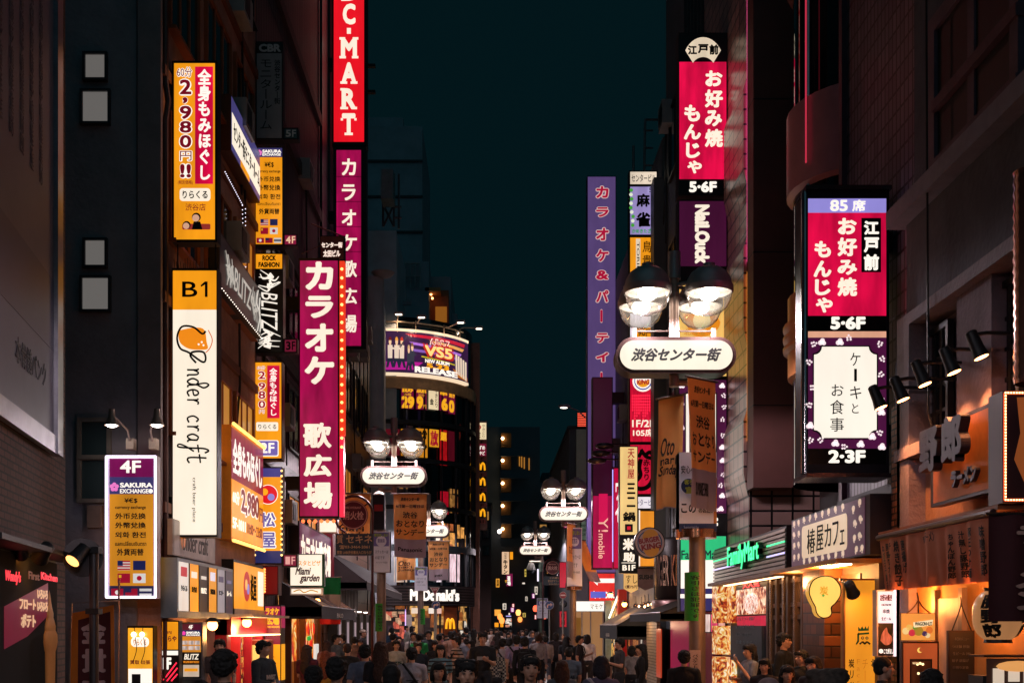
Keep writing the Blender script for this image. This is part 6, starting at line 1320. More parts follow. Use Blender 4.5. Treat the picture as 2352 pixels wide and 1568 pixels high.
# burger restaurant at street level
ms = thing('burger_restaurant_front', 'burger restaurant front with dark ribbed fascia and lit doors on the curved corner', 'shop front', (XC, YC, 0)); rm = RC + .35
zf1, zf0 = wz(1347, 56), wz(1392, 56)
on_arc('fascia', df('#1c1a1c', .4, .5, .1), ms, rm, 880, 1090, zf1, zf0, 24, .5)
for k in range(7): on_arc('fascia_rib', df('#4a4446', .35, .7, .1), ms, rm + .04, 884, 1089, zf0 + (zf1 - zf0) * (k + .75) / 7, zf0 + (zf1 - zf0) * (k + .3) / 7, 24, .06)
arc_text([("McDonald's", 943, zf0 + (zf1 - zf0) * .8, 1054, zf0 + (zf1 - zf0) * .28, {'b': .05})], WHT, ms, rm + .10)
def goods(h1, h2, h3, s=.8, w=.3, h=.22, key=''):
    """lit shelves and menus behind shop glass: uneven blocks of colour with dark gaps"""
    k = 'goods_%s_%s_%s' % (h1, h2, key)
    if k in MC: return MC[k]
    m, n, l, p = _mat(k); tc = n.new('ShaderNodeTexCoord'); sp = n.new('ShaderNodeSeparateXYZ'); ad = n.new('ShaderNodeMath'); cb = n.new('ShaderNodeCombineXYZ')
    m1 = n.new('ShaderNodeMath'); m1.operation = 'DIVIDE'; m1.inputs[1].default_value = w; m2 = n.new('ShaderNodeMath'); m2.operation = 'DIVIDE'; m2.inputs[1].default_value = h
    l.new(tc.outputs['Object'], sp.inputs[0]); l.new(sp.outputs[0], ad.inputs[0]); l.new(sp.outputs[1], ad.inputs[1]); l.new(ad.outputs[0], m1.inputs[0]); l.new(sp.outputs[2], m2.inputs[0]); l.new(m1.outputs[0], cb.inputs[0]); l.new(m2.outputs[0], cb.inputs[1])
    v = n.new('ShaderNodeTexVoronoi'); v.voronoi_dimensions = '2D'; v.distance = 'CHEBYCHEV'; v.inputs['Scale'].default_value = 1.0; v.inputs['Randomness'].default_value = .75
    v2 = n.new('ShaderNodeTexVoronoi'); v2.voronoi_dimensions = '2D'; v2.inputs['Scale'].default_value = 3.3
    sc = n.new('ShaderNodeSeparateColor'); cr = n.new('ShaderNodeValToRGB'); cr.color_ramp.interpolation = 'CONSTANT'; e = cr.color_ramp.elements
    e[0].color = lin(h1); e[1].position = .34; e[1].color = lin(h2); q = e.new(.58); q.color = lin(h3); q = e.new(.7); q.color = lin('#fff0dc'); q = e.new(.8); q.color = lin(h1)
    r2 = n.new('ShaderNodeMapRange'); r2.inputs[3].default_value = .35; r2.inputs[4].default_value = 1.15; vm = n.new('ShaderNodeVectorMath'); vm.operation = 'SCALE'
    dk = n.new('ShaderNodeMath'); dk.operation = 'LESS_THAN'; dk.inputs[1].default_value = .47; mu = n.new('ShaderNodeMath'); mu.operation = 'MULTIPLY'
    s2 = n.new('ShaderNodeSeparateColor'); l.new(cb.outputs[0], v.inputs['Vector']); l.new(cb.outputs[0], v2.inputs['Vector']); l.new(v.outputs['Color'], sc.inputs[0]); l.new(sc.outputs[0], cr.inputs[0]); l.new(v2.outputs['Color'], s2.inputs[0]); l.new(s2.outputs[1], r2.inputs[0])
    l.new(v.outputs['Distance'], dk.inputs[0]); l.new(r2.outputs[0], mu.inputs[0]); l.new(dk.outputs[0], mu.inputs[1]); l.new(cr.outputs[0], vm.inputs[0]); l.new(mu.outputs[0], vm.inputs['Scale'])
    l.new(vm.outputs[0], p.inputs['Emission Color']); p.inputs['Emission Strength'].default_value = s; p.inputs['Base Color'].default_value = (.05, .04, .04, 1); p.inputs['Roughness'].default_value = .2
    MC[k] = m; return m
def food(key, a, b, c, s=.9, sc=6.0):
    """a backlit photo of a dish: soft blobs of sauce, batter and garnish"""
    k = 'food_' + key
    if k in MC: return MC[k]
    m, n, l, p = _mat(k); tc = n.new('ShaderNodeTexCoord'); nz = n.new('ShaderNodeTexNoise'); nz.inputs['Scale'].default_value = sc; nz.inputs['Distortion'].default_value = 1.6; nz.inputs['Detail'].default_value = 3; cr = n.new('ShaderNodeValToRGB'); e = cr.color_ramp.elements
    e[0].position = .3; e[0].color = lin('#1c0806'); e[1].position = .42; e[1].color = lin(a)
    for q, h in ((.5, b), (.57, c), (.66, '#fff0d8')): e.new(q).color = lin(h)
    l.new(tc.outputs['Object'], nz.inputs['Vector']); l.new(nz.outputs[0], cr.inputs[0]); l.new(cr.outputs[0], p.inputs['Emission Color']); p.inputs['Emission Strength'].default_value = s; p.inputs['Base Color'].default_value = (.05, .04, .04, 1); p.inputs['Roughness'].default_value = .2
    MC[k] = m; return m
on_arc('shop_glass', goods('#f0b060', '#a85a20', '#20140e', .75, .5, .45, 'mc'), ms, RC + .1, 905, 1075, zf0, .4, 16, .05)
for k, (a, b, t, u) in enumerate(((886, 905, 1120, 1172), (910, 936, 1120, 1172), (1034, 1052, 1125, 1180), (888, 902, 1205, 1262), (940, 966, 1200, 1262), (1002, 1030, 1205, 1268), (1034, 1056, 1205, 1268), (1059, 1073, 1210, 1270))):
    z1, z0 = wz(t, 56), wz(u, 56); on_arc('lit_window', goods('#e8a050', '#a85a30', '#40241c', 1.0 if k > 2 else .4, .7, .6, 'w%d' % (k > 2)), b8.root, RC - .03, a, b, z1, z0, 4, .03)
on_arc('lower_wall', df('#2a2220', .5), ms, RC + .14, 880, 1090, .4, .0, 16, .1)
for px in (905, 930, 962, 1010, 1050, 1075): on_arc('door_frame', DK, ms, RC + .16, px, px + 3, zf0, 0, 1, .1)
on_arc('arch_wall', df('#7a3c1c', .6), ms, RC + .17, 1020, 1050, zf0, .6, 3, .05)
def march(parent, pxc, r, wpx, z0, z1, m, nm='arch_emblem'):
    P = []
    for sx in (-1, 1):
        Q = [(sx * (1 - (1 - t) ) , 0) for t in (0,)]
        cen = sx * .5; P.append([(cen - .5 * math.cos(R(a)), math.sin(R(a))) for a in range(0, 181, 12)])
    mb = MB()
    for Q in P:
        mb.tube([(lambda a: (r * math.cos(a), r * math.sin(a), z0 + (z1 - z0) * q[1]))(R(a_of(pxc + wpx * q[0], r))) for q in Q], .055, 6)
    return mb.build(nm, m, parent, True)
march(ms, 1034, RC + .26, 9, wz(1443, 57), wz(1421, 57), em('#ffb020', 1.0))
for k, (a, b) in enumerate(((945, 962), (985, 1000), (1004, 1014))): on_arc('menu_panel', em(('#f0d8c0', '#fff0e0', '#f0c0b0')[k], .8), ms, RC + .18, a, b, wz(1397, 56.5), wz(1409, 56.5), 2, .03)
on_arc('door_poster', df('#b0a8a0', .6), ms, RC + .19, 928, 946, 2.4, 1.2, 2, .03)
# vertical floor signs on the burger building
YM = 59.0
s = Sign('vertical_sign', 'slim floor sign with four golden arches below a yakitori panel', (1089, 968, 1119, 1217), YM, .4, '#8a6a64', group='vertical signs on the left pavement', metal=.5)
s.panel(1091, 972, 1117, 1010, glow_wear('#f4dcb0', .95)); s.text([('やきとり', 1107, 976, 1114, 1007, {'v': 1}), ('金', 1095, 990, 1104, 1006, {'b': .03})], DARK); 
s.stroke([[(1099, 976), (1095, 982), (1099, 988), (1104, 982), (1099, 976)]], .03, em('#b01828', .8), 'ring_emblem')
s.panel(1091, 1020, 1117, 1048, glow_wear('#7a1030', .8)); s.text([('すずめ', 1093, 1024, 1114, 1034, {'b': .03}), ('おやど', 1094, 1037, 1114, 1046, {'b': .03})], WHT, name='white_lettering')
for i, (t, y) in enumerate((('5F', 1011), ('4F', 1049), ('3F', 1086), ('2F', 1121), ('1F', 1156), ('B1', 1193))):
    s.panel(1091, y, 1117, y + 9, df('#a85a50', .3, .5), 'floor_strip', .002, False); s.text([(t, 1097, y + 1.5, 1111, y + 8, {'b': .02})], DARK, .012, 'floor_lettering')
for y in (1060, 1095, 1130, 1166):
    s.panel(1091, y, 1117, y + 24, df('#060608', .4, 0, 0), 'black_plate', .0, False)
    s.stroke([[(1094.5, y + 21), (1095.5, y + 9), (1099, y + 4), (1102, y + 9), (1104, y + 20)], [(1104, y + 20), (1106, y + 9), (1109, y + 4), (1112.5, y + 9), (1113.5, y + 21)]], .045, em('#ffab18', 1.0), 'arch_emblem', .006)
s.arm(1076, 1089, 1000, .2, BRACK); s.arm(1076, 1089, 1180, .2, BRACK)
# far signs
def far(label, rect, Y, m, items, tm, casing='#141014'):
    s = Sign('far_sign', label, rect, Y, .3, casing, group='small signs far down the street'); s.face(m)
    if items: s.text(items, tm)
    return s
s = far('far cream sign with black brush beef tongue characters', (1152, 1266, 1170, 1319), 90, glow_wear('#f4c8a0', .9), [('牛タン', 1156, 1285, 1166, 1317, {'v': 1, 'b': .05}), ('仙台炭焼', 1158, 1269, 1164, 1283, {'v': 1})], DARK)
s = far('far dark sign with tall yellow neon lettering between two neon bars', (1181, 1266, 1203, 1362), 105, df('#120c0a', .5), [('MEGAドンキ', 1188, 1270, 1198, 1336, {'v': 1, 'b': .04})], em('#ffb428', 1.3))
for px in (1183, 1201): s.panel(px - 1, 1268, px + 1, 1358, em('#ffb428', 1.3), 'neon_bar', .01, False)
far('small glowing orange square sign low in the far street', (1135, 1398, 1151, 1414), 85, glow_wear('#f8a83a', 1.0), [], None)
far('far magenta sign with white letters below the beef tongue sign', (1162, 1316, 1178, 1346), 92, glow_wear('#8a1850', .8, .4, 3), [('酒', 1165, 1322, 1172, 1334, {'b': .05}), ('場', 1165, 1334, 1173, 1344, {'b': .05})], WHT)
far('far orange patch sign above the magenta sign', (1170, 1266, 1179, 1285), 92, OR, [], None)
far('far low orange menu box, left one of two', (1135, 1428, 1146, 1440), 80, OR, [], None)
far('far low orange menu box, right one of two', (1148, 1426, 1157, 1440), 80, OR, [], None)
far('far lit shop window with pale shelves in the middle of the crowd line', (1160, 1418, 1176, 1440), 88, goods('#fff0e0', '#f0a080', '#402018', .9, .4, .25, 'far'), [], None)
far('far violet lit strip above the pale shelves', (1161, 1412, 1175, 1416), 88, em('#b8b0ff', 1.0), [], None)
far('far yellow lantern column near the bend', (1212, 1335, 1222, 1375), 120, glow_wear('#f0a030', .9), [('居酒屋', 1214, 1338, 1220, 1372, {'v': 1, 'b': .03})], DARK)
far('second yellow lantern column lower near the bend', (1213, 1401, 1222, 1430), 120, glow_wear('#f0a030', .9), [], None)
far('dark bubble tea sign with pink letters, upper one right of the fifth lamp', (1298, 1215, 1312, 1237), 58, df('#140c10', .5), [('タピ', 1300, 1217, 1310, 1225, {'b': .02}), ('オカ', 1300, 1227, 1310, 1235, {'b': .02})], em('#f08080', .9))
far('dark bubble tea sign with pink letters, lower one beside the no entry sign', (1299, 1338, 1312, 1352), 58, df('#140c10', .5), [('タピ', 1301, 1339, 1310, 1344, {'b': .02}), ('オカ', 1301, 1346, 1310, 1351, {'b': .02})], em('#f08080', .9))
far('black sign with white slanted letters behind the folded banner', (1300, 1238, 1311, 1268), 57, df('#0a0a0c', .5), [('AZ', 1302, 1241, 1309, 1265, {'r': 1, 'b': .06})], WHT)
far('green and grey kebab cafe sign with dark letters behind the third lamp', (1333, 1195, 1352, 1262), 56, glow_wear('#6a7a68', .45, .4, 3), [('MAMO', 1334, 1204, 1350, 1210, {'b': .03}), ('KEBAB', 1334, 1214, 1350, 1220, {'b': .03}), ('CAFE', 1335, 1224, 1349, 1230, {'b': .03})], df('#10201a', .5))
far('maroon pink sign with a round mark above the bubble tea sign', (1293, 1193, 1306, 1214), 58, glow_wear('#7a1040', .7), [('CO', 1296, 1205, 1304, 1211, {'b': .03})], em('#f0a0b0', .9))
far('red shop sign half behind the third lamp poster', (1284, 1290, 1302, 1350), 60, glow_wear('#c01830', .8), [], None)
far('hanging red lantern sign low by the third lamp pole', (1284, 1402, 1302, 1440), 56, glow_wear('#b81028', .8, .4, 4), [('居', 1287, 1408, 1298, 1420, {'b': .03}), ('酒', 1287, 1422, 1298, 1434, {'b': .03})], DARK)
rnd = random.Random(5)
for k in range(64):
    c, cn = (('#f8a83a', 'orange'), ('#fff0dc', 'white'), ('#e03040', 'red'), ('#b030a0', 'magenta'), ('#f0d060', 'yellow'))[k % 5]
    px, py = rnd.choice(((1133, 1180), (1176, 1236), (1176, 1262), (1282, 1300))), 1300 + 125 * rnd.random() ** .6; px = rnd.uniform(*px); w = rnd.uniform(4, 10); h = rnd.uniform(6, 24) if k % 2 else w * .7
    s = Sign('far_shop_sign', 'tiny %s lit shop sign in the far bend of the street' % cn, (px - w / 2, py - h, px + w / 2, py), rnd.uniform(82, 112), .3, '#141014', group='tiny %s signs in the far bend' % cn)
    s.face(glow_wear(c, .9, .5, 6))
    if h > 9: s.text([('酒場' if k % 3 else '焼肉', px - w * .3, py - h * .85, px + w * .3, py - h * .15, {'v': 1, 'b': .03})], DARK if cn in ('white', 'yellow', 'orange') else WHT)
rnd = random.Random(11)
for k in range(16):
    px, py, Y = rnd.choice(((1150, 1225), (1228, 1262), (1286, 1300), (1140, 1160))), rnd.uniform(1385, 1432), rnd.uniform(75, 130)
    px = rnd.uniform(*px); c = rnd.choice(('#ffb060', '#ff8a40', '#ffe0b8', '#ff6040'))
    o = thing('paper_lantern', 'tiny warm glowing lantern low in the far end of the street', 'lantern', at(px, py, Y), 0, 'tiny lanterns at the far end of the street')
    MB().lathe([(.05, -.22), (.14, -.18), (.19, 0), (.14, .18), (.05, .22)], (0, 0, 0), 10).build('paper_shade', em(c, 2.2), o, True); MB().tube([(0, 0, .2), (0, 0, .5)], .01, 4).build('cord', DK, o)
for k, (px, py) in enumerate(((1147, 1220), (1182, 1234), (1190, 1248), (1196, 1263))):
    o = thing('shop_eave_lamp', 'small white lamp along the sloping eave left of the yellow neon sign', 'lamp', at(px, py, 92 + k * 3), 0, 'white lamps along the far eave'); MB().ball((0, 0, 0), .16, 10, 6).build('bulb', em('#fff0e8', 8), o, True); MB().tube([(0, .1, 0), (-.4, .2, .1)], .03, 5).build('arm', DK, o)
# red arrow sign and entrance at the right where the street narrows
s = Sign('shop_sign', 'white and red lit sign with a white arrow pointing left below the maroon phone sign', (1352, 1290, 1417, 1388), 58, .35, '#20181a'); s.panel(1353, 1291, 1416, 1307, WHT); s.panel(1353, 1307, 1416, 1387, glow_wear('#e83028', .95, .25, 3))
s.poly([(1360, 1333), (1372, 1322), (1372, 1328), (1414, 1328), (1414, 1338), (1372, 1338), (1372, 1344)], WHT, 'arrow_emblem'); s.text([('ヤフOKU', 1360, 1356, 1414, 1374, {'b': .05})], WHT)
s = Sign('shop_sign', 'long white lit lintel sign with black katakana over a lit entrance', (1308, 1379, 1388, 1404), 57.5, .3, '#8a8684'); s.face(WHT); s.text([('マモケ', 1355, 1386, 1384, 1398, {})], DARK)
# ================================================================ shops at street level, left
GB = goods('#ffb050', '#c8401c', '#2a0c08', .8, .16, .12, 'snack')
def lit_box(parent, name, x0, x1, y0, y1, z0, z1, m): return MB().box(x0, x1, y0, y1, z0, z1).build(name, m, parent)
s = Sign('massage_sign', 'tall yellow lit massage panel with white plate low on the stucco wall', (297, 1436, 357, 1700), 17.25, .2, '#20140c'); s.panel(299, 1441, 355, 1696, glow_wear('#f8a828', 1.0, .2))
s.panel(306, 1462, 347, 1484, WHT, 'name_plate', .004, False, r=.06); s.text([('りらくる', 312, 1466, 341, 1481, {'b': .02})], em('#d07820', .8), .012); s.panel(300, 1534, 354, 1680, WHT, 'white_plate', .004, False)
s.text([('買取 出張', 304, 1514, 350, 1524, {'b': .03})], DRED, .01, 'red_lettering'); s.panel(308, 1546, 328, 1600, df('#3a3030', .5), 'photo', .008, False)
for px in (315, 334):
    s.stroke([[(px, 1440), (px + 1, 1456), (px + 5, 1490), (px - 4, 1520)]], .006, DK, 'lamp_cord', .03); MB().ball((s.x(px), s.front - .06, s.z(1456)), .04, 8, 6).build('bulb', em('#ffe0a0', 8), s.root)
# nobori banner
o = thing('shop_flag', 'dark maroon shop flag with orange border and big pale kanji beside the grey post', 'banner', at(213, 1388, 13.6), R(4))
w_, h_ = .53, 1.7
MB().prism([(-w_ / 2, -h_), (w_ / 2, -h_), (w_ / 2 - .02, 0.0), (-w_ / 2 + .02, -.1)], -.005, .005).build('cloth', df('#c8741c', .7, 0, .15), o)
MB().prism([(-w_ / 2 + .09, -h_), (w_ / 2 - .04, -h_), (w_ / 2 - .06, -.08), (-w_ / 2 + .1, -.18)], -.012, -.006).build('cloth_field', df('#4a1420', .8, 0, .2), o)
lettering(o, [('金', -.13, .16, -.46, -.17, {'b': .05}), ('貴', -.12, .16, -.80, -.5, {'b': .05}), ('ま', -.12, .16, -1.12, -.86, {'b': .05}), ('や', -.12, .16, -1.46, -1.18, {'b': .05})], df('#b8a0a8', .6, 0, .1), -.02)
MB().tube([(-.29, 0, -h_), (-.24, 0, .02), (.3, 0, .05)], .012, 6).tube([(.28, .02, -h_), (.30, .02, .3)], .014, 6).build('flag_pole', df('#a8a4a8', .3, .7), o, True)
# poster stands
s = Sign('poster_stand', 'lit stand of orange and dark posters left of the currency stand', (375, 1424, 415, 1700), 17.7, .2, '#2a2628')
s.panel(377, 1427, 413, 1490, OR); s.text([('買取専門店', 378, 1448, 400, 1455, {'b': .01}), ('からや', 378, 1459, 410, 1472, {'b': .04})], DRED); s.panel(377, 1492, 413, 1566, df('#0c0808', .4), 'poster'); s.panel(377, 1493, 413, 1503, WHT, 'white_strip', .006, False)
s.text([('1F', 379, 1508, 398, 1536, {'b': .05})], WHT, .01, 'floor_lettering'); s.stroke([[(380, 1560), (410, 1520)], [(388, 1562), (412, 1532)], [(398, 1562), (412, 1546)]], .012, em('#ff2848', 1.4), 'neon_slash'); s.panel(377, 1568, 413, 1690, glow_wear('#e8e0d8', .9, .5, 9), 'lower_poster', .0)
s = Sign('poster_stand', 'lit stand of currency and rock bar posters in a grey frame', (418, 1428, 470, 1700), 18.2, .25, '#6a6466')
s.panel(421, 1432, 466, 1446, glow_wear('#6a1838', .5)); s.panel(421, 1446, 466, 1460, glow_wear('#24305c', .8)); s.panel(421, 1460, 466, 1496, glow_wear('#e0902c', .85)); s.panel(421, 1498, 466, 1556, df('#0c0a0a', .4)); s.panel(421, 1558, 466, 1690, df('#14100e', .4))
s.text([('4F', 438, 1434, 448, 1444, {'b': .02}), ('SAKURA', 433, 1449, 464, 1454, {'b': .05}), ('EXCHANGE', 433, 1455, 464, 1459, {'b': .03})], WHT); blossom(s, 427, 1453, 5, em('#f040b0'))
for i in range(3):
    for j in range(2): s.panel(424 + i * 14, 1470 + j * 12, 436 + i * 14, 1479 + j * 12, glow_wear('#d8c8c0', .8, .6, 14), 'goods_photo', .006, False)
s.text([('BLITZ', 428, 1500, 462, 1513, {'b': .03, 'sh': .2})], CRM, .008, 'band_lettering'); s.text([('WE LOVE HEAVY ROCK !!', 426, 1516, 462, 1521, {'b': .04}), ('HEAVEST OVERPRICE', 426, 1570, 462, 1575, {'b': .02}), ('DEPOSITS BY HERE', 424, 1578, 464, 1583, {'b': .02})], em('#e88a20', .9), .008, 'orange_lettering')
s.panel(426, 1525, 462, 1552, glow_wear('#d8c0a8', .85), 'pale_card', .006, False); s.panel(429, 1533, 459, 1540, OR, 'orange_band', .012, False)
# red eatery front
o = thing('eatery_front', 'red framed eatery front with lit yellow interior and glass door under the orange fascia', 'shop front', (-5.0, 23.0, 0))
X0 = lambda px: ya(px, -5.0) - 23.0
lit_box(o, 'back_wall', .0, .03, -2.0, 1.6, .1, 2.0, em('#f0a83c', .75))
lit_box(o, 'shelf_goods', .03, .06, -.6, 1.5, .4, 1.7, GB)
rm_ = df('#b01030', .35, 0, .1)
for (a, b) in ((-2.05, -1.75), (-.95, -.85), (.1, .2), (1.2, 1.65)): lit_box(o, 'red_post', .0, .22, a, b, -.0, 2.05, rm_)
lit_box(o, 'red_beam', .0, .3, -2.05, 1.65, 1.72, 2.05, rm_); lit_box(o, 'door_frame', .05, .15, -.8, -.75, 0, 1.75, DK); lit_box(o, 'ticket_machine', .06, .5, .35, .95, .0, 1.6, df('#8a3020', .4)); lit_box(o, 'machine_screen', .1, .52, .334, .35, 1.0, 1.5, em('#ffd070', .9))
lit_box(o, 'ceiling_light', .05, .6, -1.9, 1.2, 1.70, 1.72, em('#ffd9a0', 5)); lit_box(o, 'eave_rail', .0, .7, -2.1, 1.7, 2.05, 2.1, df('#c8b8a8', .3, .5))
# red bulb box and karaoke pillar
s = Sign('bulb_sign', 'red box sign with rows of glowing orange bulbs above the karaoke pillar', (594, 1300, 643, 1366), 25.6, .4, '#4a1414'); s.panel(596, 1302, 641, 1364, glow_wear('#7a1410', .6, .4))
bulbs(s.root, 'bulb', [(s.x(px), s.front - .02, s.z(1308 + i * 6.3)) for i in range(9) for px in (600, 606, 612)], .03, em('#ff8a48', 3))
s = Sign('pillar_sign', 'square orange and maroon karaoke price pillar on the pavement', (612, 1389, 650, 1640), 24.6, .46, '#140c10', group='vertical signs on the left pavement')
s.panel(614, 1392, 648, 1441, MAG); s.panel(614, 1441, 648, 1478, glow_wear('#8a1038', .8)); s.panel(614, 1478, 648, 1560, glow_wear('#f6a01c', 1.0)); s.panel(614, 1560, 648, 1636, glow_wear('#3a3468', .7))
s.text([('ラオケ', 615, 1395, 646, 1412, {'b': .06}), ('広場', 616, 1416, 646, 1434, {'b': .06}), ('THE ROOM', 616, 1436, 646, 1441, {'b': .05}), ('2F', 620, 1566, 646, 1584, {'b': .05})], YEL); s.text([('5', 628, 1519, 640, 1537, {'b': .06}), ('0', 628, 1543, 640, 1556, {'b': .06})], df('#5a0c2c', .5), name='price_lettering'); s.text([('まで', 620, 1505, 636, 1513, {})], DRED, name='small_lettering')
lit_box(s.root, 'side_panel', s.w / 2, s.w / 2 + .01, -.2, .2, s.z(1560), s.z(1478), glow_wear('#f6a01c', 1.0)); lit_box(s.root, 'side_panel', s.w / 2, s.w / 2 + .01, -.2, .2, s.z(1441), s.z(1392), MAG)
# trattoria
o = thing('trattoria_front', 'warm lit trattoria front with wooden posts and big pizza picture panels', 'shop front', (-5.0, 29.5, 0))
lit_box(o, 'back_wall', .0, .03, -1.4, 3.6, .1, 2.5, em('#8a4a1c', .6)); PZ = food('pizza', '#d83018', '#f08828', '#f8c860', .9, 2.2)
for (a, b) in ((-1.2, -.3), (.8, 2.6)): lit_box(o, 'pizza_picture', .03, .10, a, b, 1.0, 2.4, PZ)
for k in range(4): MB().ball((.12, .95 + k * .5, 1.4 + .4 * (k % 2)), (.02, .16, .16), 10, 6).build('tomato_shape', em('#e82818', .9), o)
MB().ball((.12, 1.6, 1.55), (.02, .35, .07), 10, 6).build('leaf_shape', em('#18a83c', .9), o)
for a in (-1.45, -.25, .65, 2.7, 3.5): lit_box(o, 'wood_post', .0, .16, a, a + .12, 0, 2.6, df('#6a3a1c', .5))
lit_box(o, 'menu_stand', .3, .36, 1.2, 1.75, .2, 1.4, em('#e8e4dc', .8)); lit_box(o, 'ceiling_light', .05, .5, -1.2, 3.4, 2.5, 2.52, em('#ffc070', 4))
def awning(name, label, X, y0, y1, z1, z0, out, m1, m2=None, valance=.18, text=None, side=1):
    o = thing(name, label, 'awning', (X, (y0 + y1) / 2, z0)); L = y1 - y0; n = 14
    for k in range(n):
        a, b = -L / 2 + L * k / n, -L / 2 + L * (k + 1) / n
        if k == 0: A, B = MB(), MB()
        t = A if k % 2 == 0 or not m2 else B
        t.add([(0, a, z1 - z0), (0, b, z1 - z0), (side * out, b, 0), (side * out, a, 0), (0, a, z1 - z0 - .02), (0, b, z1 - z0 - .02), (side * out, b, -.02), (side * out, a, -.02)], [(0, 1, 2, 3), (7, 6, 5, 4), (0, 3, 7, 4), (1, 5, 6, 2)])
    A.build('canopy', m1, o)
    if m2: B.build('canopy_stripe', m2, o)
    MB().box(side * out, side * (out + .015), -L / 2, L / 2, -valance, 0).box(0, side * out, -L / 2, -L / 2 + .015, -valance * .8, -.02).build('valance', m1, o)
    MB().add([(0, -L / 2, z1 - z0), (side * out, -L / 2, 0), (side * out, -L / 2, -valance), (0, -L / 2, -valance)], [(0, 1, 2, 3)]).build('end_flap', m1, o)
    MB().tube([(side * out, -L / 2, 0), (side * out, L / 2, 0)], .025, 6).build('front_bar', df('#5a4a44', .4, .5), o)
    if text:
        q = lettering(o, [(text, -.6, .6, 0, .12, {'b': .02})], df('#c8b8a8', .6), 0, .003); q.rotation_euler = (0, 0, R(90 * side)); q.location = (side * (out + .02), 0, -valance * .85)
    return o
awning('shop_awning', 'dark striped awning sloping over the trattoria entrance', -4.98, 27.2, 33.8, 2.95, 2.35, 1.0, df('#2a2024', .8, 0, .2), df('#7a4a24', .8), .3, 'PALO')
awning('shop_awning', 'long dark red edged awning sloping over the clothes shop', -4.98, 34.4, 48, 4.2, 3.2, 1.3, df('#2c2024', .8, 0, .2), None, .25)
o = thing('italian_flag', 'green white and red flag hanging beside the trattoria awning', 'flag', at(758, 1326, 31))
for k, (c, a, b) in enumerate((('#0e8a4a', 0, .36), ('#d8c8b8', .36, .64), ('#a81428', .64, 1.0))):
    mb = MB(); n = 10; V = []
    for i in range(n + 1):
        u = i / n; V += [(-.28 + .56 * u, .06 * math.sin(u * 9), -1.25 * a), (-.28 + .56 * u, .06 * math.sin(u * 9) + .02, -1.25 * b)]
    mb.add(V, [(2 * i, 2 * i + 1, 2 * i + 3, 2 * i + 2) for i in range(n)]); mb.build('cloth_stripe', df(c, .8, 0, .15), o, True)
MB().tube([(-.32, 0, 0), (.32, 0, .02)], .015, 6).build('flag_pole', df('#8a7a70', .4), o)
o = thing('clothes_shop_front', 'grey finned clothes shop front with bright doorway behind the flag', 'shop front', (-4.9, 38, 0))
for k in range(16): lit_box(o, 'metal_fin', .0, .22, -3.4 + k * .42, -3.28 + k * .42, 2.2, 3.4, df('#8a868c', .35, .6, .1))
lit_box(o, 'doorway_glow', .0, .03, -3, 8, .2, 2.2, em('#f0c8a0', .7))
for k in range(6): lit_box(o, 'dark_pier', .0, .3, -3.2 + k * 2, -2.2 + k * 2, 0, 2.3, df('#1c1a1e', .5)); lit_box(o, 'poster_strip', .3, .32, -2.9 + k * 2, -2.5 + k * 2, .6, 2.0, em('#c8b0b8', .45))
for k in range(4): lit_box(o, 'eave_light', .3, .4, -2 + k * 2, -1.6 + k * 2, 2.35, 2.38, em('#ffe8d8', 6))
lit_box(o, 'red_banner', .0, .25, -3.9, -3.5, 2.2, 7.8, em('#6a1020', .5))
o = thing('drink_machine', 'white vending machine with red lit front left of the burger restaurant', 'vending machine', at(797, 1500, 50)); lit_box(o, 'cabinet', -.5, .5, -.2, .4, -.4, 1.6, df('#8a8a90', .4)); lit_box(o, 'lit_front', -.44, .44, -.21, -.2, .4, 1.5, goods('#ff7050', '#f0e0d8', '#501010', 1.0, .2, .2, 'vm'))
o = thing('open_air_bar', 'lit shop window row before the burger restaurant beside the awning', 'shop front', at(905, 1500, 52)); lit_box(o, 'glass', -.8, .5, 0, .1, -.4, 1.9, goods('#f0b890', '#e86850', '#30202c', .8, .3, .35, 'bar')); lit_box(o, 'frame', -.86, .56, -.04, 0, 1.9, 2.0, DK); lit_box(o, 'violet_tube', .5, .54, -.04, 0, -.2, 2.0, em('#d8b0ff', 1.5))
# glow lamps for the left shops
def glow(label, p, w, col='#ffb060', r=.12, size=.09):
    o = thing('eave_lamp', label, 'lamp', p, 0, 'warm lamps under the shop eaves'); MB().ball((0, 0, 0), size, 10, 6).build('bulb', em(col, 8), o, True); MB().lathe([(size * .5, size * 1.4), (size * 1.3, size * .8), (size * 1.35, size * .6)], (0, 0, 0), 12).build('lamp_shade', DK, o, True)
    lamp_light(o, (.15 if p[0] < 0 else -.15, -.1, -size - .05), w * 1.9, col, r); return o
glow('warm bulb under the trattoria awning', (-4.3, 28.6, 2.5), 30); glow('warm lamp over the red eatery door', (-4.6, 21.8, 1.95), 40); glow('added warm lamp over the poster stands', (-4.55, 18.9, 1.9), 18)  # the lamp over the poster stands is added for its glow
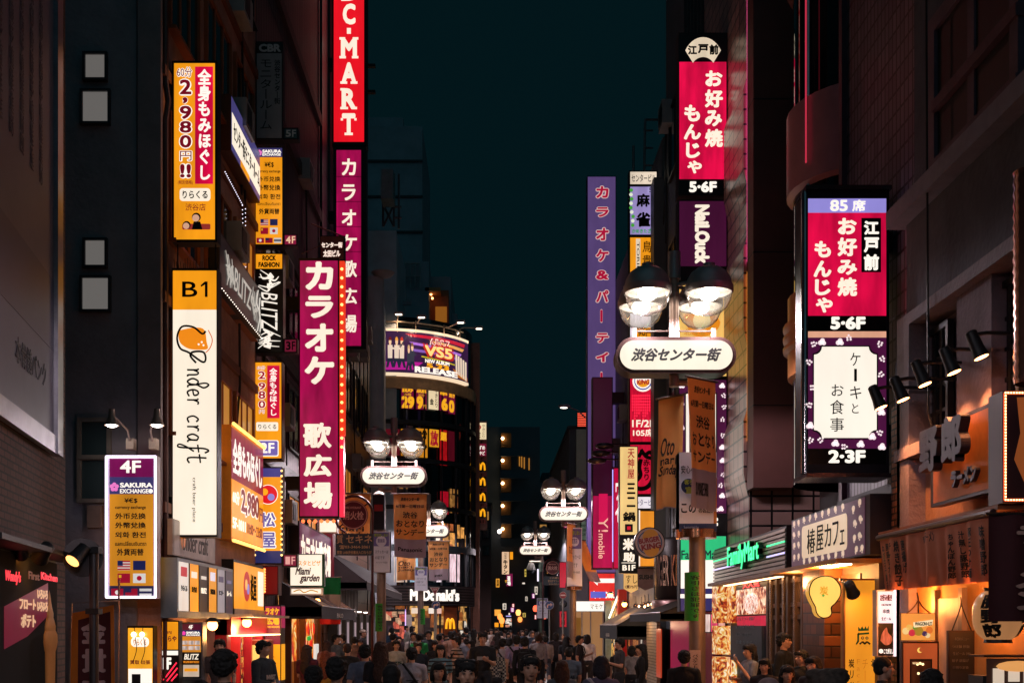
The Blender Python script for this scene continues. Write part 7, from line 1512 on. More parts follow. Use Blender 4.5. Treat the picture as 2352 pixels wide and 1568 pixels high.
# ================================================================ shops at street level, right
FX = 5.0
o = thing('convenience_store_front', 'dim convenience store front below the ribbed metal fascia', 'shop front', (FX, 21.2, 0))
lit_box(o, 'back_wall', -.02, .2, -2.9, 2.6, 0, 2.7, df('#2c2226', .6))
DISH = food('dish', '#a83020', '#f0a070', '#f8d8b0', 1.0, 4.5); yf = lambda px: ya(px, FX) - 21.2
lit_box(o, 'dish_screen', -.10, -.02, yf(1778), yf(1702), wz(1410, 22), wz(1352, 22), DISH); lit_box(o, 'screen_head', -.10, -.02, yf(1778), yf(1702), wz(1351, 22), wz(1341, 22), em('#0e0a0a', .3))
mb = MB(); mb.ball((-.11, (yf(1778) + yf(1702)) / 2, wz(1385, 22)), (.03, .62, .2), 16, 8); mb.build('dish_picture', food('plate', '#e89078', '#f8c8b0', '#fff0e8', 1.0, 9), o, True)
q = lettering(o, [('大人気', -.7, .7, 0, .14, {'b': .05})], em('#ff3a48', 1.0), 0, .004); q.rotation_euler = (0, 0, R(-90)); q.location = (-.112, (yf(1778) + yf(1702)) / 2, wz(1351, 22))
lit_box(o, 'red_panel', -.08, -.02, yf(1778), yf(1702), wz(1455, 22), wz(1414, 22), glow_wear('#c8103c', .9, .3)); lit_box(o, 'menu_board', -.16, -.08, yf(1770), yf(1696), wz(1520, 21.5), wz(1436, 21.5), df('#1c3040', .5, 0, .2))
q = lettering(o, [('大人気 ラーメン 唐揚げ', -.8, .8, .75, .82), ('焼きそば 餃子 炒飯', -.8, .8, .6, .67), ('生ビール 日本酒', -.8, .5, .45, .52), ('定食 サラダ', -.8, .6, .3, .37)], df('#5a7080', .5), 0, .003); q.rotation_euler = (0, 0, R(-90)); q.location = (-.166, (yf(1770) + yf(1696)) / 2, wz(1516, 21.5))
for (px, nm) in ((1668, 'food_picture'), (1683, 'food_picture')):
    for k, (a, b) in enumerate(((1345, 1430), (1436, 1500), (1506, 1600))):
        lit_box(o, nm, -.30 if px < 1680 else -.12, -.02, ya(px + 12, FX) - 21.2, ya(px, FX) - 21.2, wz(b, 24.5), wz(a, 24.5), food('fp', '#b02818', '#e88830', '#f0c870'))
lit_box(o, 'eave', -.5, .2, -2.9, 2.6, 2.70, 2.76, df('#8a6a58', .5)); lit_box(o, 'eave_light', -.3, -.2, -2.4, 2.0, 2.685, 2.70, em('#ffc890', 5))
o = thing('cafe_entrance', 'glass and timber cafe entrance under the purple rose fascia', 'shop front', (FX, 17.4, 0)); yc = lambda px: ya(px, FX) - 17.4
lit_box(o, 'back_wall', .0, .2, -2.6, .9, 0, 2.7, df('#5a463c', .6)); lit_box(o, 'lit_interior', -.02, 0, -1.9, .85, .3, 2.6, em('#7a5230', .32))
WD = df('#7a5034', .4, 0, .2, 5); MT = df('#b89880', .25, .8, .1)
for k, px in enumerate((1775, 1782, 1796, 1812, 1822, 1838, 1856, 1872)): lit_box(o, 'door_post', -.12, .0, yc(px + 4), yc(px), 0, 2.7, MT if k % 2 else df('#5a4438', .4, .3))
for z in (2.0, 2.2, 2.6): lit_box(o, 'door_rail', -.08, .0, yc(1880), yc(1775), z, z + .07, df('#6a5448', .4, .4))
lit_box(o, 'pale_door', -.06, -.02, yc(1878), yc(1848), .2, 2.05, df('#a89480', .5)); lit_box(o, 'notice_sheet', -.09, -.08, yc(1822), yc(1804), 1.3, 1.55, df('#b08a30', .6))
lit_box(o, 'timber_column', -.25, .0, yc(1934), yc(1882), 0, 2.72, brick('#7a4624', '#3c2214', '#1c100a', .3, .16, .012, .4, .4, key='timb'))
lit_box(o, 'soffit', -.55, .1, -2.6, .9, 2.70, 2.76, df('#b0783c', .6)); 
for (a, b) in ((-1.9, -1.5), (-2.45, -2.1)): lit_box(o, 'soffit_light', -.45, -.3, a, b, 2.685, 2.70, em('#ffe0c0', 9))
lamp_light(o, (-.35, -1.4, 2.55), 75, '#ffb060'); lamp_light(o, (-.35, .2, 2.55), 18, '#ffb878')
# balloon shaped hanging sign
s = Sign('hanging_sign', 'round pale yellow lit hanging sign with a drooping stem and thick side', (1850, 1320, 1928, 1420), 15.6, .18, mk=False)
def balloon(dx): 
    q = spline([(1873 + dx, 1413), (1868 + dx, 1404), (1866 + dx, 1393), (1858 + dx, 1378), (1852 + dx, 1358), (1860 + dx, 1334), (1882 + dx, 1323), (1906 + dx, 1326), (1922 + dx, 1345), (1923 + dx, 1366), (1912 + dx, 1384), (1902 + dx, 1394), (1903 + dx, 1408), (1896 + dx, 1416), (1883 + dx, 1418), (1873 + dx, 1413)], 4)[:-1]
    return [(s.x(a), s.z(b)) for a, b in q]
P = balloon(2); ar = sum(P[i][0] * P[(i + 1) % len(P)][1] - P[(i + 1) % len(P)][0] * P[i][1] for i in range(len(P)))
P = P if ar > 0 else P[::-1]
MB().prism(P, -.09, .09).build('lit_body', em('#f0b048', .75), s.root); MB().prism(P, -.10, -.092).build('lit_face', glow_wear('#ffce64', 1.0, .08), s.root)
s.front = -.10
MB().tube([(p[0], -.10, p[1]) for p in P] + [(P[0][0], -.10, P[0][1])], .008, 5).build('outline', DARK, s.root)
s.text([('炭', 1878, 1346, 1897, 1366, {'b': .02})], em('#d8941c', .9), .006); s.disc(1886, 1367, 3, em('#58a848', .9), 'small_mark', .004); s.arm(1928, 1945, 1330, .03, DK)
# orange door curtain panel
s = Sign('door_curtain', 'tall orange lit shop panel with green crowned emblem and dark vertical lettering', (1937, 1328, 2012, 1700), 15.0, .06, '#8a4a14'); s.panel(1940, 1332, 2010, 1696, glow_wear('#ec9426', .88, .22, 1.2), both=False)
gm = df('#14502c', .5)
s.poly([(1967, 1497 - 42), (1971, 1451), (1971, 1472), (1966, 1479), (1963, 1478), (1967, 1470)], gm); s.poly([(1968, 1453), (1994, 1451), (1994, 1455), (1968, 1457)], gm); s.poly([(1969, 1448), (1969, 1438), (1974, 1444), (1978, 1437), (1982, 1444), (1986, 1437), (1989, 1444), (1993, 1436), (1993, 1447)], gm)
for px in (1979, 1989): s.disc(px, 1464, 3.4, df('#3a2a20', .5), 'eye_mark'); s.disc(px, 1464, 1.8, em('#c8883c', .8), 'eye_centre', .008)
s.stroke([[(1972, 1478), (1979, 1473), (1984, 1477), (1989, 1473), (1996, 1478)]], .012, df('#1c2a18', .5), 'moustache_mark')
s.text([('炭', 1947, 1512, 1960, 1532, {'b': .02}), ('リッチ', 1949, 1538, 1960, 1600, {'v': 1, 'b': .01}), ('北', 1998, 1512, 2008, 1530, {'b': .01})], df('#3a2410', .5)); s.text([('Factory', 1964, 1512, 1974, 1620, {'r': 0, 'v': 1}), ('チーズ', 1978, 1512, 1992, 1590, {'v': 1})], em('#d07c1c', .8), name='pale_lettering')
spot('shop_spotlight', 'black flood spotlight aimed at the orange shop panel', at(1955, 1352, 14.6), at(1975, 1400, 14.9), '#ffc070', 5, .09, None, [at(1953, 1344, 14.6), at(1945, 1338, 14.8), at(1935, 1336, 15.2)], 20)
# lit pancake poster
s = Sign('lit_poster', 'narrow lit white and black okonomiyaki poster in a bright frame beside the orange panel', (2009, 1354, 2053, 1506), 14.2, .16, '#d8ccd0', metal=.5); s.panel(2012, 1358, 2046, 1430, glow_wear('#f4e8f0', 1.0, .1)); s.panel(2012, 1430, 2046, 1484, df('#101418', .4)); s.panel(2012, 1484, 2046, 1504, df('#181420', .4))
s.text([('お好み焼き', 2016, 1364, 2043, 1380, {'b': .05})], df('#5a0c2c', .5)); s.text([('OKONOMI', 2019, 1386, 2041, 1391, {'b': .02}), ('串焼', 2022, 1398, 2038, 1408, {'b': .02}), ('生ビール', 2019, 1416, 2041, 1424, {'b': .02})], DARK, name='small_lettering')
s.poly(spline([(2017, 1470), (2020, 1455), (2030, 1440), (2034, 1452), (2043, 1462), (2040, 1476), (2028, 1480), (2017, 1470)], 4), glow_wear('#c86848', .9, .6, 14), 'food_picture'); s.disc(2018, 1494, 5, WHT, 'round_mark'); s.text([('こてがえし', 2024, 1488, 2045, 1500, {'b': .03})], WHT, .01, 'name_lettering'); s.panel(2047, 1354, 2053, 1506, em('#fff4ff', 1.0), 'edge_light', .002, False)
o = thing('brick_pier', 'dark brick pier between the lit poster and the painted food board', 'pier', (5.2, 14.25, 0)); lit_box(o, 'brickwork', -.2, .2, -.2, .1, 0, 4.6, brick('#8a5a44', '#5a3428', '#181010', .22, .08, .012, key='pier'))
# ramen shop: curtain, lit wall, boards, lantern
XN = 4.72; yn0, yn1 = ya(2276, XN), ya(2020, XN); zn1, zn0 = wz(1240, yn1), wz(1356, yn1)
o = thing('ramen_curtain', 'long brown cloth shop curtain printed with columns of dark menu writing', 'shop curtain', (XN, (yn0 + yn1) / 2, zn1), R(-90)); wn, hn = yn1 - yn0, zn1 - zn0
def npt(u, v): 
    x = (u - .5) * wn; return (x, (.035 * math.sin(u * 34) + .02 * math.sin(u * 71 + 1)) * (.25 + v) + .05 * v, -hn * v)
for k, (a, b) in enumerate(((0, .30), (.305, .66), (.665, 1.0))):
    mb = MB(); n = 40; m_ = 10; V = [npt(a + (b - a) * i / n, j / m_) for j in range(m_ + 1) for i in range(n + 1)]; N = len(V)
    Q = [(j * (n + 1) + i, (j + 1) * (n + 1) + i, (j + 1) * (n + 1) + i + 1, j * (n + 1) + i + 1) for j in range(m_) for i in range(n)]
    mb.add(V + [(v[0], v[1] + .006, v[2]) for v in V], Q + [tuple(N + i for i in q[::-1]) for q in Q]); mb.build('cloth_panel', cloth_mat('#d08060', .12), o, True)
mb = MB()
for (t, u, v0, v1) in (('ねぎ王子豚丼', .03, .12, .95), ('豚盛りカレー', .08, .10, .95), ('チャーハン', .13, .10, .93), ('焼き餃子', .18, .08, .93), ('唐揚げ', .24, .08, .7), ('ちゃんぽん野郎', .70, .16, .9), ('汁無し豚野郎', .77, .14, .9), ('豚王つけ麺', .85, .12, .92), ('味噌野郎', .93, .12, .9)):
    vs, fs = glyphs('\n'.join('丨' if c == 'ー' else c for c in t)); b0, b1 = min(p[1] for p in vs), max(p[1] for p in vs)
    for (ox, oy) in ((.03, .03), (-.03, .03), (.03, -.03), (-.03, -.03)):
        P = []
        for p in vs:
            uu = u + (p[0] + ox) * .034; vv = v1 + (v0 - v1) * (p[1] + oy - b0) / (b1 - b0); q = npt(uu, vv); P.append((q[0], q[1] - .008 - (ox + 2 * oy) * .004, q[2]))
        mb.add(P, fs)
for (t, u0, u1, v0, v1) in (('野郎', .44, .475, .10, .22), ('ラーメン', .48, .55, .05, .22)):
    vs, fs = glyphs(t); a0, a1 = min(p[0] for p in vs), max(p[0] for p in vs); b0, b1 = min(p[1] for p in vs), max(p[1] for p in vs)
    for ox in (0, .002): mb.add([(lambda q: (q[0], q[1] - .008, q[2]))(npt(u0 + ox + (u1 - u0) * (p[0] - a0) / (a1 - a0), v1 + (v0 - v1) * (p[1] - b0) / (b1 - b0))) for p in vs], fs)
mb.build('printed_lettering', df('#2a1c18', .7), o); MB().tube([(-wn / 2 - .05, .0, .03), (wn / 2 + .05, 0, .03)], .035, 8).build('rod', df('#3a3036', .3, .6), o, True)
MB().box(-wn / 2 - .1, wn / 2 + .1, .02, .35, .05, .1).build('ledge', df('#8a4a1c', .6), o)
o = thing('ramen_shop_front', 'warm lit ramen shop front with plaster wall and doorway under the brown curtain', 'shop front', (5.1, 12.3, 0))
lit_box(o, 'plaster_wall', .0, .08, -1.6, 1.75, 0, 2.75, df('#c8985a', .7, 0, .15, 2)); lit_box(o, 'white_door', -.03, .0, .1, .75, 0, 2.2, df('#a89890', .5)); lit_box(o, 'door_frame', -.06, .0, .75, .85, 0, 2.3, df('#8a7a74', .4)); lit_box(o, 'door_frame', -.06, .0, .0, .1, 0, 2.3, df('#8a7a74', .4)); lit_box(o, 'soffit', -.22, .0, -1.6, 1.75, 2.55, 2.59, df('#8a5a2c', .6)); lit_box(o, 'strip_lamp', -.2, -.14, -1.2, 1.5, 2.53, 2.55, em('#ffb860', 4))
lamp_light(o, (-.22, .9, 2.15), 40, '#ff9448'); lamp_light(o, (-.22, -.9, 2.15), 30, '#ff9448')
s = Sign('painted_board', 'hanging orange board painted with a vegetable heap and a lettered ribbon', (2067, 1407, 2148, 1470), 12.9, .05, '#8a5a2c'); s.panel(2068, 1408, 2145, 1469, glow_wear('#f0a048', .8, .15), both=False)
for (px, py, r, c) in ((2078, 1448, 8, '#f0d890'), (2092, 1452, 8, '#d02848'), (2107, 1448, 11, '#a8882c'), (2121, 1454, 6, '#3a2858'), (2132, 1446, 8, '#e07830'), (2086, 1440, 7, '#e8c060'), (2128, 1458, 6, '#f0d8a0'), (2100, 1440, 6, '#5a9a3c')): s.disc(px, py, r, em(c, .75), 'vegetable_shape', .006, n=14)
s.poly([(2095, 1428), (2140, 1422), (2138, 1434), (2116, 1438), (2096, 1440)], em('#f8e0b0', .9), 'ribbon', .010); s.text([('WAGON=LIT', 2098, 1427, 2137, 1436, {'b': .02})], DARK, .02)
s.stroke([[(2080, 1408), (2095, 1395), (2107, 1378)], [(2135, 1408), (2118, 1394), (2107, 1378)], [(2107, 1408), (2107, 1378), (2104, 1360)]], .008, df('#5a3a20', .6), 'cord', 0)
s = Sign('painted_board', 'lower red orange painted board with a dark photo of a candle lit room', (2070, 1472, 2154, 1650), 12.8, .06, '#3a1c10'); s.panel(2073, 1476, 2150, 1640, glow_wear('#b8542a', .75, .25), both=False); s.panel(2087, 1512, 2138, 1640, df('#1c0c0a', .4), 'photo', .004, False); s.panel(2090, 1516, 2134, 1636, glow_wear('#5a2a14', .5, .6, 5), 'photo_room', .008, False)
s.disc(2110, 1492, 6, em('#f0c860'), 'moon_mark'); s.disc(2113, 1491, 5, em('#b8542a', .75), 'moon_shadow', .008); s.text([('WAGON-LIT', 2092, 1519, 2108, 1524, {'b': .02})], em('#f0c890', .8), .02)
for (px, py) in ((2104, 1524), (2110, 1522), (2116, 1524), (2106, 1545)): s.disc(px, py, 3, em('#ffe0a0', 2), 'candle_glow', .012, n=10)
s = Sign('blackboard', 'tall blackboard with faint chalk menu lines hung on cords in the ramen doorway', (2176, 1447, 2236, 1660), 12.0, .05, '#2a1c1a'); s.panel(2179, 1451, 2232, 1650, df('#14161a', .6, 0, .2), both=False); s.text([('本日のメニュー', 2190, 1462, 2222, 1470), ('つけ麺 炒飯', 2184, 1480, 2224, 1487), ('生ビール 390', 2186, 1496, 2226, 1503), ('餃子 唐揚げ', 2184, 1512, 2222, 1519), ('日替り定食', 2186, 1528, 2222, 1535)], df('#5a5c60', .7)); s.stroke([[(2184, 1447), (2203, 1395), (2204, 1370)], [(2228, 1447), (2208, 1395), (2204, 1370)]], .007, DK, 'cord', 0)
o = thing('paper_lantern', 'big round paper lantern with heavy black brush kanji before the ramen door', 'lantern', at(2292, 1412, 10.9), R(15)); pr = []
for k in range(23):
    t = -1 + 2 * k / 22; pr.append(((.225 * math.sqrt(max(0, 1 - (abs(t) ** 2.6) * .72))) * (1 + .012 * (k % 2)), .23 * t))
MB().lathe(pr, (0, 0, 0), 28).build('paper_shade', glow_wear('#c88a58', .55, .15), o, True); MB().lathe([(.12, .22), (.13, .26), (.0, .26)], (0, 0, 0), 16).lathe([(.0, -.26), (.13, -.26), (.12, -.22)], (0, 0, 0), 16).build('lantern_cap', DK, o)
mb = MB()
for ang_ in (-54, 46):
    for i, c in enumerate('豚野郎'):
        vs, fs = glyphs(c)
        for (dx, dz) in ((.05, .05), (-.05, .05), (.05, -.05), (-.05, -.05), (0, 0)):
            P = []
            for v in vs:
                z = .20 - .137 * (i + .9) + (v[1] + dz) * .135; t = z / .23; r = .233 * math.sqrt(max(.1, 1 - (abs(t) ** 2.6) * .72)) + .003; th = R(-90 + ang_) + (v[0] + dx) * .85 ; P.append((r * math.cos(th), r * math.sin(th), z))
            mb.add(P, fs)
mb.build('brush_lettering', df('#140e0c', .6), o)
o = thing('dark_cloth_banner', 'dark maroon cloth banner with pale block marks hanging at the frame edge before the lantern', 'banner', at(2350, 1182, 10.3)); wb, hb = .62, .95
mb = MB(); V = [(-wb / 2 + wb * i / 10, .025 * math.sin(i * 1.3), -hb * j / 6) for j in range(7) for i in range(11)]; mb.add(V, [(j * 11 + i, (j + 1) * 11 + i, (j + 1) * 11 + i + 1, j * 11 + i + 1) for j in range(6) for i in range(10)]).build('cloth', df('#3a1018', .85, 0, .2), o, True)
lettering(o, [('ラーメン', -.09, .24, -.85, -.1, {'v': 1, 'b': .05})], df('#a88a80', .6), -.05); MB().tube([(-.34, 0, .01), (.34, 0, .01)], .015, 6).build('rod', DK, o)
o = thing('food_case', 'glass food sample case with small price cards, low at the right', 'display case', at(2320, 1545, 10.6)); lit_box(o, 'case_frame', -.3, .35, -.12, .2, -.9, -.02, DK); lit_box(o, 'lit_inside', -.27, .33, -.13, -.12, -.12, .14, em('#3a2018', .4)); lit_box(o, 'case_top', -.3, .35, -.14, .2, .15, .17, df('#5a4438', .3, .5))
for k in range(4): lit_box(o, 'price_card', -.22 + k * .14, -.12 + k * .14, -.15, -.14, -.09 + .02 * (k % 2), .05 + .02 * (k % 2), em('#f0d8c0', .7))
MB().ball((.0, -.16, .07), (.2, .03, .05), 12, 6).build('sample_plate', em('#f0a860', .8), o, True)
# shops between the near pole and the violet sign
o = thing('burger_shop_drum', 'dark rounded burger shop front with raised silver letters on its drum', 'shop front', (5.6, 32.0, 0)); MB().lathe([(.95, 2.6), (1.0, 2.7), (1.0, 4.2), (.95, 4.3)], (0, 0, 0), 28, 120, 290).build('drum', df('#241a1c', .35, .4), o, True); MB().lathe([(1.06, 2.15), (1.1, 2.2), (1.1, 2.55), (1.06, 2.6)], (0, 0, 0), 28, 120, 290).build('lower_band', df('#8a6a68', .3, .6), o, True)
mb = MB(); vs, fs = glyphs('BURGER KING')
for (dx, dz) in ((.03, .02), (-.03, .02), (.03, -.02), (-.03, -.02)):
    P = []
    for v in vs:
        th = R(218) + (v[0] + dx) * R(90) / 7.4; r = 1.03 + dx * .05; P.append((r * math.cos(th), r * math.sin(th), 3.0 + (v[1] + dz) * 1.15))
    mb.add(P, fs)
mb.build('raised_lettering', df('#d8b8a8', .2, .8), o); lit_box(o, 'pink_wall', -.55, -.5, -4.5, .2, 0, 2.2, em('#a01048', .5)); lit_box(o, 'poster_case', -.6, -.55, -4.2, -3.5, .6, 1.9, em('#c87858', .6)); lit_box(o, 'red_panel', -.56, -.5, -6, -4.6, .2, 2.4, em('#5a1020', .5))
awning('shop_awning', 'black awning below the rounded burger shop drum', 4.98, 27.5, 33.5, 2.55, 2.2, .9, df('#1c181a', .8), None, .2, side=-1)
awning('shop_awning', 'dark lettered awning over the pale brick shop doorway', 4.98, 36, 41.5, 2.5, 1.9, 1.0, df('#1c1e24', .8, 0, .2), None, .45, 'AKASAKA', side=-1)
o = thing('pale_brick_doorway', 'lit pale brick shop doorway under the dark lettered awning', 'shop front', (4.95, 36, 0)); lit_box(o, 'brick_wall', -.05, .05, -2.2, 0, 0, 2.0, brick('#c8b090', '#b89c7c', '#6a5440', .3, .09, .01, key='pb')); lit_box(o, 'poster', -.08, -.05, -3.2, -2.3, .4, 1.8, em('#c84828', .6)); lit_box(o, 'door_glow', -.04, .0, .1, 4.8, .1, 2.1, goods('#e89050', '#503028', '#181014', .6, .5, .4, 'ak')); lamp_light(o, (-.5, -.8, 1.9), 14, '#ffd0a0')
o = thing('yellow_lit_stall', 'bright yellow stall front with small goods and a slanted white tube under the orange panel', 'shop front', (4.95, 44, 0)); lit_box(o, 'goods_wall', -.05, .05, -1.9, 2.4, .3, 2.9, goods('#ffc058', '#c05018', '#3a1a08', .95, .35, .3, 'ys')); lit_box(o, 'red_post', -.3, .0, -2.4, -2.0, 0, 3.2, em('#a01c18', .5)); MB().tube([(-.2, 1.8, 2.2), (-.2, -1.8, 3.1)], .04, 6).build('slant_tube', em('#fff0d8', 2), o, True); lit_box(o, 'glass_side', -.3, -.05, 2.4, 2.5, .2, 2.9, df('#8aa0a0', .2, .3)); lit_box(o, 'blue_stripe_sign', -.9, -.3, 2.2, 2.3, 3.0, 3.25, em('#4a58c0', .9))
o = thing('narrow_stair_sign', 'dark ribbed building front with blue striped tubes beside the arrow sign', 'shop front', at(1428, 1345, 48)); lit_box(o, 'ribbed_panel', -.28, .28, 0, .2, -.7, .8, brick('#3a2c28', '#2c2220', '#14100e', .08, 4, .02, 0, .5, key='rib2'))
for zz in (.82, -.9):
    for k in range(3): lit_box(o, 'blue_tube', -.3, .25, -.04, 0, zz + k * .09, zz + .04 + k * .09, em('#6a78f0', 1.0))
glow('warm lamp over the striped store food pictures', (4.5, 26.2, 2.9), 30); glow('warm lamp beside the pale brick doorway', (4.5, 38.5, 2.6), 30); glow('warm lamp at the yellow stall', (4.4, 42.0, 3.0), 30)
for k, (px, py) in enumerate(((1461, 1389), (1474, 1390), (1482, 1386), (1490, 1384))):
    o = thing('pendant_spot', 'small silver can lamp in the row below the grey pennant', 'lamp', at(px, py, 32.5), 0, 'silver can lamps below the grey pennant'); MB().tube([(-.06, 0, .0), (.06, -.05, -.03)], .055, 10).build('lamp_can', df('#c8b0a0', .15, .9), o, True); MB().tube([(0, 0, .04), (0, .1, .25)], .01, 4).build('stem', DK, o); MB().ball((.07, -.06, -.03), .035, 6, 4).build('bulb', em('#ffd0a0', 6), o)
o = thing('convex_awning', 'dark dome shaped awning edge with an orange underglow above the burger drum', 'awning', (5.05, 26.9, wz(1215, 27))); MB().lathe([(.05, .5), (.5, .45), (.72, .2), (.78, 0), (.74, -.04)], (0, 0, 0), 24, 90, 270).build('canopy', df('#2a1c1e', .5, .2), o, True); MB().lathe([(.70, -.03), (.4, .02)], (0, 0, 0), 24, 90, 270).build('underside', df('#a8602c', .6), o, True)  # underglow is put into the orange colour of the underside
# ================================================================ people
def remesh(parts, voxel, smooth_it=6, noise=0.0, cut=None):
    """tapered limbs and rounded masses melted into one continuous surface"""
    mb = MB()
    for p in parts:
        if p[0] == 'c': mb.tube([p[1], p[2]], [p[3], p[4]], 14); mb.ball(p[1], p[3], 14, 8); mb.ball(p[2], p[4], 14, 8)
        else:
            o = len(mb.v); mb.ball((0, 0, 0), p[2], 18, 12); c = p[1]; rx = p[3] if len(p) > 3 else 0
            for i in range(o, len(mb.v)):
                x, y, z = mb.v[i]; y, z = y * math.cos(rx) - z * math.sin(rx), y * math.sin(rx) + z * math.cos(rx); mb.v[i] = (x + c[0], y + c[1], z + c[2])
    ob = mb.build('melt', df('#888888'))
    m = ob.modifiers.new('r', 'REMESH'); m.mode = 'VOXEL'; m.voxel_size = voxel
    if smooth_it: s = ob.modifiers.new('s', 'SMOOTH'); s.factor = .5; s.iterations = smooth_it
    me = bpy.data.meshes.new_from_object(ob.evaluated_get(bpy.context.evaluated_depsgraph_get()))
    bpy.data.objects.remove(ob)
    if noise:
        from mathutils import noise as nz
        for v in me.vertices:
            d = nz.noise(v.co * 42) * noise + nz.noise(v.co * 110) * noise * .5; v.co += Vector((v.co.x, v.co.y, 0)).normalized() * d
    me.materials.clear(); me.polygons.foreach_set('use_smooth', [True] * len(me.polygons)); me.update(); return me
# arms as (shoulder, elbow, wrist, curl direction) for the wearer's +x side and -x side; the figure faces -y
POSE = {
 'stand': (((.185, .01, 1.385), (.225, .04, 1.11), (.225, -.03, .87)), ((-.185, .01, 1.385), (-.225, .04, 1.11), (-.225, -.03, .87)), .0),
 'walk': (((.185, .01, 1.385), (.225, .12, 1.13), (.215, .03, .89)), ((-.185, .01, 1.385), (-.22, -.05, 1.12), (-.205, -.22, .95)), .22),
 'fold': (((.185, .01, 1.385), (.235, -.03, 1.12), (-.02, -.20, 1.10)), ((-.185, .01, 1.385), (-.235, -.03, 1.12), (.04, -.17, 1.06)), .0),
 'phone': (((.185, .01, 1.385), (.215, -.02, 1.12), (.09, -.27, 1.20)), ((-.185, .01, 1.385), (-.225, .04, 1.11), (-.225, -.03, .87)), .05),
 'ear': (((.185, .01, 1.385), (.25, -.11, 1.20), (.12, -.10, 1.50)), ((-.185, .01, 1.385), (-.225, .04, 1.11), (-.225, -.03, .87)), .0),
 'eat': (((.185, .01, 1.385), (.215, -.06, 1.13), (.05, -.23, 1.42)), ((-.185, .01, 1.385), (-.22, -.02, 1.13), (-.03, -.28, 1.16)), .0)}
def hand(w, e):
    w, e = Vector(w), Vector(e); d = (w - e).normalized(); s = d.cross(Vector((0, 1, .2))).normalized(); q = s.cross(d); P = []
    pc = w + d * .05; P.append(('c', w, pc, .026, .032)); P.append(('c', pc + s * .018, pc - s * .018, .022, .022))
    for k, (o, L) in enumerate(((-.030, .060), (-.010, .072), (.010, .068), (.029, .052))):
        a = pc + d * .03 + s * o; b = a + d * L * .55 + q * .012; P.append(('c', a, b, .0105, .0095)); P.append(('c', b, b + d * L * .35 + q * .028, .0095, .008))
    t = w + d * .02 + s * -.026; P.append(('c', t, t + d * .035 - s * .03, .012, .010)); P.append(('c', t + d * .035 - s * .03, t + d * .065 - s * .035 + q * .01, .010, .0085))
    return P
def figure(pose, fem):
    A, B, st = POSE[pose]; sh = .9 if fem else 1.0
    sc = lambda p: (p[0] * sh, p[1], p[2])
    head = [('e', (0, .012, 1.625), (.074, .094, .098)), ('e', (0, -.020, 1.565), (.058, .070, .075)), ('e', (0, -.045, 1.525), (.034, .036, .030)), ('c', (0, -.078, 1.605), (0, -.100, 1.575), .010, .016), ('e', (0, -.083, 1.543), (.024, .012, .008)),
            ('e', (.076, .012, 1.59), (.012, .022, .032)), ('e', (-.076, .012, 1.59), (.012, .022, .032)), ('e', (.03, -.074, 1.627), (.024, .012, .008)), ('e', (-.03, -.074, 1.627), (.024, .012, .008)), ('e', (.04, -.058, 1.578), (.024, .02, .02)), ('e', (-.04, -.058, 1.578), (.024, .02, .02)), ('c', (0, .022, 1.40), (0, .012, 1.56), .052, .048)]
    w = .9 if fem else 1
    torso = [('e', (0, .01, 1.30), (.165 * sh, .098, .13)), ('e', (0, .0, 1.17), (.150 * sh, .098, .15)), ('e', (0, .0, 1.04), (.125 * w, .085, .12)), ('e', (0, .005, .93), (.158, .102, .11)), ('c', (.05, .02, 1.41), (.17 * sh, .012, 1.375), .05, .055), ('c', (-.05, .02, 1.41), (-.17 * sh, .012, 1.375), .05, .055)]
    if fem: torso += [('e', (.06, -.075, 1.23), (.055, .045, .055)), ('e', (-.06, -.075, 1.23), (.055, .045, .055))]
    arms, sl = [], []
    for arm in (A, B):
        s, e, wr = map(sc, arm); arms += [('c', s, e, .050 * (1 if not fem else .85), .038 * (1 if not fem else .88)), ('c', e, wr, .038 * (1 if not fem else .88), .026)] + hand(wr, e)
        m = tuple(s[i] + (e[i] - s[i]) * .62 for i in range(3)); sl += [('c', s, m, .066, .062)]
    legs, tr, shoe = [], [], []
    for sx, k in ((1, 1), (-1, -1)):
        h = (.088 * sx, .0, .90); kn = (.095 * sx, -.02 - st * k * .55, .49); an = (.095 * sx, .02 - st * k, .085 + (0 if k * st >= 0 else .04))
        legs += [('c', h, kn, .082, .056), ('c', kn, (an[0], an[1] + .015, .30), .055, .052), ('c', (an[0], an[1] + .015, .30), an, .05, .036), ('c', an, (an[0], an[1] - .13, .035), .04, .03)]
        tr += [('c', h, kn, .098, .073), ('c', kn, (an[0], an[1] + .005, an[2] + .05), .073, .058)]; shoe += [('c', (an[0], an[1] + .03, .05), (an[0], an[1] - .15, .04), .052, .045), ('c', an, (an[0], an[1], an[2] - .03), .05, .05)]
    body = remesh(head + torso + arms + legs, .0085, 3)
    up = [(p[0], p[1], tuple(v + .016 for v in p[2])) if p[0] == 'e' else ('c', p[1], p[2], p[3] + .016, p[4] + .016) for p in torso]
    shirt = remesh(up + sl + [('c', (0, .024, 1.40), (0, .02, 1.43), .072, .066)], .012, 3, .0035)
    trs = remesh([('e', (0, .005, .93), (.178, .122, .12))] + tr, .013, 3, .004); sho = remesh(shoe, .012, 2)
    lsl = remesh(up + sl + [('c', (0, .024, 1.40), (0, .02, 1.43), .072, .066)] + [('c', sc(a[0]), sc(a[1]), .066, .056) for a in (A, B)] + [('c', sc(a[1]), tuple(sc(a[1])[i] + (sc(a[2])[i] - sc(a[1])[i]) * .92 for i in range(3)), .056, .042) for a in (A, B)], .012, 3, .004)
    return dict(body=body, shirt=shirt, jacket=lsl, trousers=trs, shoes=sho)
HAIR = {}
